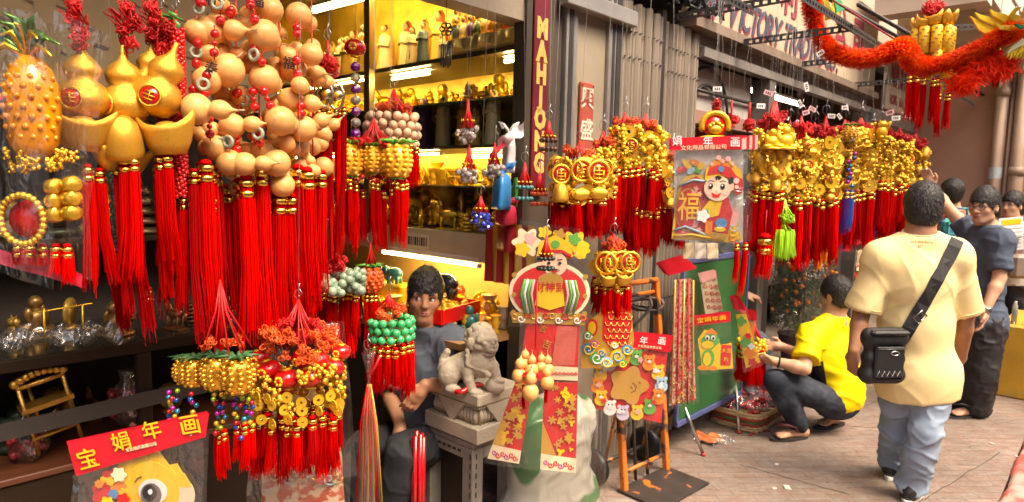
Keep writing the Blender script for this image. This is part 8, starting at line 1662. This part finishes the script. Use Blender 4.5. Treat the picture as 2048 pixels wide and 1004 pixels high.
if p is not None:
    b = MB(); b.mat(STL); q = p+n*.009; x = Vector((.7,0,.7)); z = Vector((-.7,0,.7)); b.tube([q+x*.03+z*.02, q+x*.03-z*.02, q-x*.03-z*.02, q-x*.03+z*.02], .003, 5, closed=True); mm = MB(); mm.mat(STL); mm.join(b, Rz @ Matrix.Translation(dl)); mm.build('strap_buckle', bag)
INKF = M('faded_print', (.42,.34,.17), .8)
for k in range(13):
    x = 1813+k*4.6; y = 484.5-1.6*math.sin(k/12*PI)+(.8 if k % 2 else 0); p, n = onshirt(x, y)
    if p is not None and 1 < k < 12 or k in (0,): b = MB(); b.mat(INKF); b.tube([p+n*.001-Vector((0,0,.006)), p+n*.001+Vector((.003*(k % 3-1),0,.006))], .0016, 4); b.build('faded_print_mark', shirt)
p, n = onshirt(1842, 492)
if p is not None: b = MB(); b.mat(INKF); b.tube([p+n*.001+Vector((.016*math.cos(a),0,.006*math.sin(a))) for a in np.linspace(0,2*PI,13)[:-1]], .0013, 4, closed=True); b.build('faded_print_oval', shirt)
# ---------------------------------------------------------------- crouching man in bright yellow
BRY = M('bright_yellow_jersey', (.82,.62,.008), .6, var=.04, vs=8, bump=.1, bs=500, spec=.25); JEAND = M('dark_denim', (.036,.043,.058), .75, var=.35, vs=9, col2=(.06,.07,.085), c2=(.55,.75), bump=.25, bs=400, spec=.15)
Y1 = 4.32
J = {k: ay(x, y, Y) for k, (x, y, Y) in dict(H=(1672,590,Y1+.05), N=(1668,636,Y1+.05), SL=(1622,670,Y1-.08), SR=(1696,664,Y1+.16), EL=(1608,738,Y1-.22), ER=(1630,720,Y1+.14), WL=(1548,722,Y1-.16), WR=(1566,694,Y1+.1), P=(1672,800,Y1+.04), HL=(1660,800,Y1-.06), HR=(1690,796,Y1+.12), KL=(1552,762,Y1-.16), KR=(1590,752,Y1+.12), AL=(1600,858,Y1-.10), AR=(1664,842,Y1+.14), TL=(1556,876,Y1-.14), TR=(1640,862,Y1+.10)).items()}
J['TL'].z = .035; J['TR'].z = .035; J['AL'].z = .085; J['AR'].z = .12
W2 = Person('crouching man in a bright yellow shirt and dark jeans reaching into the stall', J)
fdir = Vector((-.45,.88,-.1))
def fn(S): W2.torso(S, -.005, belly=.0); W2.arm(S, 'L'); W2.arm(S, 'R'); W2.leg(S, 'L'); W2.leg(S, 'R'); W2.foot(S, 'L'); W2.foot(S, 'R'); W2.head(S, fdir, (-.12,.08,1), 1.0); W2.hand(S, 'L', (-1,.2,.15), (.1,.4,1), .5); W2.hand(S, 'R', (-1,.1,.12), (.2,-1,.1), .6)
W2.body(SKIN2, fn); W2.face()
W2.hair([((0,.105,.050),(0,.63,-.77)),((0,0,-.105),(0,.2,-1))], top=.022, thick=.016, rough=.005)
def fn(S):
    W2.torso(S, .012, .06); S.ell(W2.Hc+W2.up*.06-W2.fw*.02, (.172,.145,.19), np.array(W2.R), .06)
    for a in 'LR': sh, e = W2.J['S'+a], W2.J['E'+a]; S.cap(sh, sh+(e-sh)*.72, .072, .082, .04, flat=True)
    S.plane(W2.Hc-W2.up*.045, -W2.up); S.ell(W2.J['N']+W2.up*.04, (.078,.078,.045), np.array(W2.R), .01, op='sub')
sh2, smb2 = W2.cloth('shirt', BRY, fn, lambda V: .008*ridge(np.stack([V[:,0]*4,V[:,1]*4,V[:,2]*12+V[:,0]*5],1))+.005*ridge(V*9+4, 2), .0085)
BKP = M('black_side_panel', (.012,.012,.012), .6); TEAL = M('teal_trim', (.01,.30,.24), .5)
bv2 = BVHTree.FromPolygons([Vector(v) for v in smb2.v], smb2.f)
def patch(poly, mt, name, parent):
    """a cloth panel laid on the shirt: grid between two pixel edges"""
    b = MB(); b.mat(mt); V = []; n_ = 10; ok = True
    (a0, a1), (b0, b1) = poly
    for j in range(n_+1):
        for i in range(7):
            x = (a0[0]+(a1[0]-a0[0])*j/n_)*(1-i/6)+(b0[0]+(b1[0]-b0[0])*j/n_)*(i/6); y = (a0[1]+(a1[1]-a0[1])*j/n_)*(1-i/6)+(b0[1]+(b1[1]-b0[1])*j/n_)*(i/6); p, n = onshirt(x, y, W2.base, bv2); V.append(p+n*.0035 if p is not None else None)
    Fc = [(j*7+i, j*7+i+1, (j+1)*7+i+1, (j+1)*7+i) for j in range(n_) for i in range(6)]; Fc = [f for f in Fc if all(V[q] is not None for q in f) and max((V[f[0]]-V[q]).length for q in f) < .05]
    b.add([v if v is not None else Vector((0,0,.5)) for v in V], Fc); b.build(name, parent)
patch((((1618,728),(1634,790)),((1646,722),(1658,796))), BKP, 'black_side_panel', sh2); patch((((1630,772),(1646,792)),((1646,774),(1652,796))), TEAL, 'teal_trim', sh2)
def fn(S):
    for a in 'LR': W2.leg(S, a, .008, (.09,.068,.06,.046)); an, k_ = W2.J['A'+a], W2.J['K'+a]; S.cap(an*.5+k_*.5, an*.92+k_*.08, .058, .062, .03, flat=True)
    S.ell(W2.Hc, (.185,.15,.14), np.array(W2.R), .06)
W2.cloth('jeans', JEAND, fn, lambda V: .010*vnoise(V*np.array((16,16,16)))+.006*vnoise(V*36), .0085)
SOLE = M('dark_rubber_sole', (.03,.025,.022), .7); STRAP = M('maroon_strap', (.13,.02,.02), .5)
sandal(W2, 'L', SOLE, STRAP); sandal(W2, 'R', SOLE, STRAP)
b = MB(); b.mat(BLACK); d = (W2.J['WL']-W2.J['EL']).normalized(); c = W2.J['WL']-d*.03; x, y, _ = frame_of(d); b.tube([c+(x*math.cos(a)+y*math.sin(a))*.034 for a in np.linspace(0,2*PI,17)[:-1]], .006, 6, closed=True); b.build('wristband', W2.t)
p = ay(1530, 694, Y1+.08); t = thing('held_tassel', 'small red tassel with a gold knot held by the crouching man', 'tassel', p); b = MB(); b.mat(GOLDY); b.ball((0,0,0), .02, 8, 6); b.build('gold_knot', t); put('strands', tassel_me(.14,.016,RED,False)[0], t, (-.005,0,-.01), (.1,.75,0))
# ---------------------------------------------------------------- man in a slate shirt with glasses reaching up
SLATE = M('slate_blue_cotton', (.075,.095,.135), .8, var=.1, vs=8, bump=.12, bs=600, spec=.15); BLKP = M('black_trousers', (.014,.014,.015), .7, var=.3, vs=9, bump=.2, bs=300)
Y2 = 4.78
J = {k: ay(x, y, Y) for k, (x, y, Y) in dict(H=(1968,414,Y2-.02), N=(1974,458,Y2+.02), SL=(2000,478,Y2-.14), SR=(1944,470,Y2+.2), EL=(1999,556,Y2-.20), ER=(1892,412,Y2+.30), WL=(1970,622,Y2-.26), WR=(1866,372,Y2+.42), P=(1958,650,Y2), HL=(1974,650,Y2-.08), HR=(1944,648,Y2+.1), KL=(1962,738,Y2-.10), KR=(1926,730,Y2+.06), AL=(1952,806,Y2-.04), AR=(1918,790,Y2+.16), TL=(1908,822,Y2-.08), TR=(1884,802,Y2+.14)).items()}
J['TL'].z = .035; J['TR'].z = .035; J['AL'].z = .09; J['AR'].z = .09
W3 = Person('man in a slate blue shirt and glasses reaching up to the gold row', J)
fdir = Vector((-.86,-.42,-.12))
def fn(S): W3.torso(S, 0); W3.arm(S, 'L'); W3.arm(S, 'R'); W3.leg(S, 'L'); W3.leg(S, 'R'); W3.foot(S, 'L'); W3.foot(S, 'R'); W3.head(S, fdir, (-.06,-.03,1), 1.02); W3.hand(S, 'L', (-.15,-.1,-1), (-.9,.4,0), .5); W3.hand(S, 'R', (-.4,.3,1), (-.6,-.6,0), .45)
W3.body(SKIN2, fn); W3.face(-.4)
W3.hair([((0,.105,.054),(0,.66,-.75)),((0,0,-.095),(0,.2,-1))], top=.03, thick=.016, rough=.006)
P = W3.hp; b = MB(); b.mat(BLACK)
g = thing('spectacles', 'thin dark rimmed glasses worn by the man in slate blue', 'glasses', W3.base); 
for q in (-1,1): b = MB(); b.mat(BLACK); b.tube([P(q*.034+.026*math.cos(a)*1.05,.108-.012*abs(math.cos(a))*(1 if q*math.cos(a) > 0 else 0),.002+.017*math.sin(a)) for a in np.linspace(0,2*PI,17)[:-1]], .0022, 5, closed=True); b.build('rim', g); b = MB(); b.mat(BLACK); b.tube([P(q*.062,.098,.008), P(q*.078,.05,.010), P(q*.086,-.02,.006)], .002, 5); b.build('temple', g)
b = MB(); b.mat(BLACK); b.tube([P(-.009,.108,.006), P(0,.112,.009), P(.009,.108,.006)], .002, 5); b.build('bridge', g)
def fn(S):
    W3.torso(S, .012, .06); S.ell(W3.Hc+W3.up*.04, (.19,.15,.19), np.array(W3.R), .06); S.ell(W3.Hc-W3.up*.02, (.182,.145,.16), np.array(W3.R), .05)
    for a in 'LR': sh, e = W3.J['S'+a], W3.J['E'+a]; S.cap(sh, sh+(e-sh)*(.80 if a == 'L' else .5), .068, .074, .04, flat=True)
    S.plane(W3.Hc-W3.up*.03, -W3.up); S.ell(W3.J['N']+W3.up*.04, (.078,.078,.045), np.array(W3.R), .01, op='sub')
W3.cloth('shirt', SLATE, fn, folds(.010, 9, .007, 18, (1,1,1.6)), .0085)
def fn(S):
    for a in 'LR': W3.leg(S, a, .02, (.096,.078,.075,.075)); an, k_ = W3.J['A'+a], W3.J['K'+a]; S.cap(an*.5+k_*.5, an-Vector((0,0,.03)), .078, .08, .03, flat=True)
    S.ell(W3.Hc, (.18,.145,.14), np.array(W3.R), .05)
W3.cloth('trousers', BLKP, fn, folds(.012, 12, .008, 22), .009)
sandal(W3, 'L', SOLE, BLACK); sandal(W3, 'R', SOLE, BLACK)
d = (W3.J['WL']-W3.J['EL']).normalized(); c = W3.J['WL']-d*.012; x, y, _ = frame_of(d); wt = thing('wrist_watch', 'steel wrist watch on the lowered arm of the man in slate blue', 'watch', W3.base); b = MB(); b.mat(STL); b.tube([c+(x*math.cos(a)+y*math.sin(a))*.031 for a in np.linspace(0,2*PI,19)[:-1]], .0065, 6, closed=True); b.build('bracelet', wt); q = c+Vector((.0,-1,0))*.034; b = MB(); b.mat(STL); b.lathe([(.018,0),(.018,.008),(.014,.010),(0,.010)], q, (0,-1,.1), n=16); b.build('case', wt)
# ---------------------------------------------------------------- seated shopkeeper
GREYT = M('blue_grey_cotton', (.10,.115,.145), .85, var=.1, vs=9, bump=.12, bs=600, spec=.12)
Y3 = 3.16
J = {k: ay(x, y, Y) for k, (x, y, Y) in dict(H=(850,594,Y3-.02), N=(856,652,Y3), SL=(912,690,Y3-.06), SR=(800,690,Y3+.08), EL=(920,770,Y3-.10), ER=(778,780,Y3+.05), WL=(850,770,Y3-.22), WR=(800,850,Y3-.15), P=(845,880,Y3+.1), HL=(880,880,Y3+.05), HR=(812,880,Y3+.12), KL=(806,905,Y3-.30), KR=(728,900,Y3-.2), AL=(790,1060,Y3-.28), AR=(715,1060,Y3-.2), TL=(780,1100,Y3-.4), TR=(705,1100,Y3-.33)).items()}
for a in 'LR': J['A'+a].z = .09; J['T'+a].z = .03
W4 = Person('seated shopkeeper in a blue grey shirt looking out past the lion', J)
fdir = Vector((.14,-1,-.04))
def fn(S): W4.torso(S, 0); W4.arm(S, 'L'); W4.arm(S, 'R'); W4.leg(S, 'L'); W4.leg(S, 'R'); W4.foot(S, 'L'); W4.foot(S, 'R'); W4.head(S, fdir, (.08,0,1), 1.03); W4.hand(S, 'L', (-.55,-.25,-.8), (-.3,.9,0), .5); W4.hand(S, 'R', (0,-.6,-.8), (.3,.9,0), .4)
W4.h = .006; W4.body(SKIN, fn); W4.face(.9)
W4.hair([((0,.105,.046),(0,.63,-.77)),((0,0,-.095),(0,.2,-1))], top=.024, thick=.014, rough=.016)
def fn(S):
    W4.torso(S, .016, .06); S.ell(W4.Hc+W4.up*.05, (.19,.16,.2), np.array(W4.R), .06)
    for a in 'LR': sh, e = W4.J['S'+a], W4.J['E'+a]; S.cap(sh, sh+(e-sh)*.85, .076, .09, .05, flat=True)
    S.plane(W4.Hc-W4.up*.02, -W4.up); S.ell(W4.J['N']+W4.up*.04, (.082,.08,.045), np.array(W4.R), .01, op='sub')
W4.cloth('shirt', GREYT, fn, folds(.007, 9, .006, 18, (1,1,1.4)), .0085)
def fn(S):
    for a in 'LR': W4.leg(S, a, .012, (.088,.07,.06,.05)); an, k_ = W4.J['A'+a], W4.J['K'+a]; S.cap(an*.5+k_*.5, an, .075, .075, .03, flat=True)
    S.ell(W4.Hc, (.19,.15,.12), np.array(W4.R), .05)
W4.cloth('jeans', M('black_denim', (.012,.013,.017), .8), fn, folds(.010, 12, .006, 24), .01)
for a in 'LR':
    an, to = W4.J['A'+a], W4.J['T'+a]; sandal(W4, a, SOLE, BLACK)
t = thing('low_seat', 'low dark stool the shopkeeper sits on', 'stool', W4.base); zz = W4.J['P'].z-.13
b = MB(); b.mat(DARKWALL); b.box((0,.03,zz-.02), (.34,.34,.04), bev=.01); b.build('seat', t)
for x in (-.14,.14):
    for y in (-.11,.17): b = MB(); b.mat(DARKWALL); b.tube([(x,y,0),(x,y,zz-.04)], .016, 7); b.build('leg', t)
# ---------------------------------------------------------------- two women farther back, helper behind the board
def woman(label, px, py, Y, fdir, top_mat, low_mat, hairfn, cuts, skin, arms, sc=.96, disp=None):
    g = ppm(ay(px, py, Y)); q = lambda dx, dy, dY=0.: ay(px+dx*g*.01, py+dy*g*.01, Y+dY)
    J = {'H': q(0,0), 'N': q(1,17), 'SL': q(arms['SL'][0],25,arms['SL'][1]), 'SR': q(arms['SR'][0],25,arms['SR'][1]), 'P': q(1,75), 'HL': q(arms['SL'][0]*.5,76,arms['SL'][1]*.5), 'HR': q(arms['SR'][0]*.5,76,arms['SR'][1]*.5)}
    for k in ('EL','ER','WL','WR'): J[k] = q(*arms[k])
    b0 = Vector((J['P'].x, J['P'].y, 0))
    for s_, a in ((1,'L'),(-1,'R')): h_ = J['H'+a]; J['K'+a] = Vector((h_.x, h_.y-.02, .46)); J['A'+a] = Vector((h_.x, h_.y+.02, .09)); dd = Vector(fdir); dd.z = 0; dd.normalize(); J['T'+a] = Vector((h_.x, h_.y, .03))+dd*.16
    Wm = Person(label, J, h=.0085)
    def fn(S):
        Wm.torso(S, -.01); Wm.arm(S,'L',-.008); Wm.arm(S,'R',-.008); Wm.leg(S,'L'); Wm.leg(S,'R'); Wm.foot(S,'L'); Wm.foot(S,'R'); Wm.head(S, fdir, None, sc); Wm.hand(S,'L',Wm.J['WL']-Wm.J['EL'],(0,0,1) if abs((Wm.J['WL']-Wm.J['EL']).normalized().z) < .8 else (0,1,0),.5,.95); Wm.hand(S,'R',Wm.J['WR']-Wm.J['ER'],(0,0,1) if abs((Wm.J['WR']-Wm.J['ER']).normalized().z) < .8 else (0,1,0),.5,.95)
    Wm.body(skin, fn); Wm.face(); Wm.hair(cuts, top=.03, thick=.022, rough=.008, extra=hairfn, h=.0065)
    def fn(S):
        Wm.torso(S, .01, .05); S.ell(Wm.Hc+Wm.up*.05, (.19,.15,.2), np.array(Wm.R), .06)
        for a in 'LR': sh, e = Wm.J['S'+a], Wm.J['E'+a]; S.cap(sh, sh+(e-sh)*.7, .066, .07, .04, flat=True)
        S.plane(Wm.Hc-Wm.up*.04, -Wm.up); S.ell(Wm.J['N']+Wm.up*.04, (.08,.08,.045), np.array(Wm.R), .01, op='sub')
    Wm.cloth('blouse', top_mat, fn, folds(.010, 10, .006, 20), .01)
    def fn(S):
        for a in 'LR': Wm.leg(S, a, .025, (.1,.08,.075,.07)); S.cap(Wm.J['K'+a], Wm.J['A'+a], .085, .085, .03, flat=True)
        S.ell(Wm.Hc, (.185,.15,.14), np.array(Wm.R), .05)
    Wm.cloth('trousers', low_mat, fn, folds(.01, 10, .006, 20), .012)
    for a in 'LR': sandal(Wm, a, SOLE, BLACK)
    return Wm
LEOP = M('leopard_blouse', (.45,.22,.10), .7, col2=(.05,.02,.015), c2=(.50,.55), vs=38)
woman('woman with short dark hair in a red and brown patterned blouse', 1904, 388, 6.1, (.5,.85,0), M('red_brown_print', (.42,.09,.06), .7, col2=(.07,.03,.02), c2=(.48,.54), vs=34), BLKP, lambda S, P, R: (S.ell(P(0,-.05,.05), (.095,.085,.09), R, .02), S.ell(P(0,.0,.085), (.08,.09,.06), R, .02)), [((0,.05,.0),(0,.9,-.5)),((0,0,-.08),(0,.3,-1)),((0,.015,-.01),(0,.9,-.9))], SKIN2, dict(SL=(-16,.08), SR=(17,-.06), EL=(-22,52,.2), ER=(24,52,.05), WL=(-16,70,.25), WR=(18,72,.22)))
pl = thing('plaid_bag', 'blue and green plaid bag carried behind the man in slate blue', 'bag', ay(1916, 462, 5.75)); PLB2 = M('plaid_cloth', (.03,.12,.32), .7, col2=(.05,.35,.3), c2=(.5,.52), vs=14)
b = MB(); b.mat(PLB2); b.box((0,0,-.06), (.3,.12,.34), bev=.03); b.build('bag_body', pl)
for k in range(5): b = MB(); b.mat([M('plaid_green',(.05,.35,.3),.7),M('plaid_pale',(.3,.5,.6),.7)][k % 2]); b.box((-.12+k*.06,-.0615,-.06), (.014,.002,.3)); b.build('plaid_stripe', pl)
for k in range(4): b = MB(); b.mat(MATS['plaid_green']); b.box((0,-.063,-.18+k*.08), (.26,.002,.012)); b.build('plaid_stripe', pl)
b = MB(); b.mat(PLB2); b.tube([(-.08,0,.1),(-.06,0,.2),(.06,0,.2),(.08,0,.1)], .012, 6); b.build('handle', pl)
def tail(S, P, R): S.ell(P(.0,-.10,-.02), (.05,.05,.055), R, .02); S.ell(P(0,-.14,-.045), (.035,.05,.045), R, .02)
woman('woman with tied back dark hair at the right edge holding papers', 2024, 412, 6.3, (-.9,-.35,-.15), M('white_blouse', (.62,.58,.54), .8, var=.05), BLKP, tail, [((0,.10,.060),(0,.68,-.73))], SKIN2, dict(SL=(12,-.12), SR=(-10,.14), EL=(18,56,-.2), ER=(-14,54,.1), WL=(-6,46,-.34), WR=(-14,48,-.16)))
pp = thing('paper_sheet', 'white sheet with a yellow bar held by the woman at right', 'paper', ay(2022, 468, 5.9)); b = MB(); b.mat(PW_); b.box((0,0,0), (.22,.006,.30), Matrix.Rotation(-.12,3,'Y')); b.build('sheet', pp); b = MB(); b.mat(PY_); b.box((-.01,-.005,.11), (.17,.003,.05), Matrix.Rotation(-.12,3,'Y')); b.build('yellow_bar', pp)
for k in range(6): b = MB(); b.mat(M('grey_print',(.4,.4,.38),.7)); b.box((.0+.0*k,-.005,.05-.035*k), (.19,.0015,.008), Matrix.Rotation(-.12,3,'Y')); b.build('print_line', pp)
hb = thing('handbag', 'grey brown handbag hanging at the right edge', 'bag', ay(2042, 528, 5.86)); b = MB(); b.mat(M('taupe_leather', (.20,.15,.12), .5, var=.1, bump=.15)); b.box((.02,0,-.02), (.26,.12,.22), bev=.03); b.build('bag_body', hb); b = MB(); b.mat(MATS['taupe_leather']); b.tube([(-.07,0,.08),(-.05,0,.24),(.08,0,.26),(.11,0,.08)], .009, 6); b.build('handle', hb)
# helper sitting behind the board: a hand and knees show past its edge
Y5 = 5.0
J = {k: ay(x, y, Y) for k, (x, y, Y) in dict(H=(1432,430,Y5+.05), N=(1430,478,Y5+.05), SL=(1478,500,Y5), SR=(1400,500,Y5+.05), EL=(1462,575,Y5-.08), ER=(1400,580,Y5-.1), WL=(1484,590,Y5-.28), WR=(1440,600,Y5-.3), P=(1440,690,Y5+.1), HL=(1462,690,Y5+.1), HR=(1424,690,Y5+.1), KL=(1512,690,Y5-.25), KR=(1440,695,Y5-.3), AL=(1514,800,Y5-.22), AR=(1442,800,Y5-.25), TL=(1520,810,Y5-.3), TR=(1440,810,Y5-.33)).items()}
for a in 'LR': J['A'+a].z = .09; J['T'+a].z = .03
W7 = Person('helper seated behind the green board with one hand showing', J, h=.009)
def fn(S): W7.torso(S, 0); W7.arm(S, 'L'); W7.arm(S, 'R'); W7.leg(S, 'L'); W7.leg(S, 'R'); W7.foot(S, 'L'); W7.foot(S, 'R'); W7.head(S, (.3,-1,-.2), None, 1.0); W7.hand(S, 'L', (1,-.3,.0), (0,.2,-1), .8); W7.hand(S, 'R', (.6,-.6,-.3), (0,.2,-1), .6)
W7.body(SKIN2, fn); W7.face(); W7.hair([((0,.105,.040),(0,.63,-.77)),((0,0,-.095),(0,.2,-1))], h=.0065)
def fn(S):
    W7.torso(S, .016, .06); S.ell(W7.Hc+W7.up*.05, (.19,.16,.2), np.array(W7.R), .06)
    for a in 'LR': sh, e = W7.J['S'+a], W7.J['E'+a]; S.cap(sh, sh+(e-sh)*.8, .074, .08, .05, flat=True)
    S.plane(W7.Hc-W7.up*.02, -W7.up)
W7.cloth('shirt', M('dim_grey_shirt', (.12,.12,.13), .8), fn, folds(.01, 9, .006, 18), .011)
def fn(S):
    for a in 'LR': W7.leg(S, a, .02, (.1,.08,.075,.07)); S.cap(W7.J['K'+a], W7.J['A'+a], .085, .085, .03, flat=True)
    S.ell(W7.Hc, (.19,.15,.13), np.array(W7.R), .05)
W7.cloth('trousers', M('grey_denim', (.10,.12,.15), .8, var=.2), fn, folds(.01, 12, .006, 22), .011)
t = thing('helper_stool', 'low stool under the helper behind the green board', 'stool', W7.base); zz = W7.J['P'].z-.14
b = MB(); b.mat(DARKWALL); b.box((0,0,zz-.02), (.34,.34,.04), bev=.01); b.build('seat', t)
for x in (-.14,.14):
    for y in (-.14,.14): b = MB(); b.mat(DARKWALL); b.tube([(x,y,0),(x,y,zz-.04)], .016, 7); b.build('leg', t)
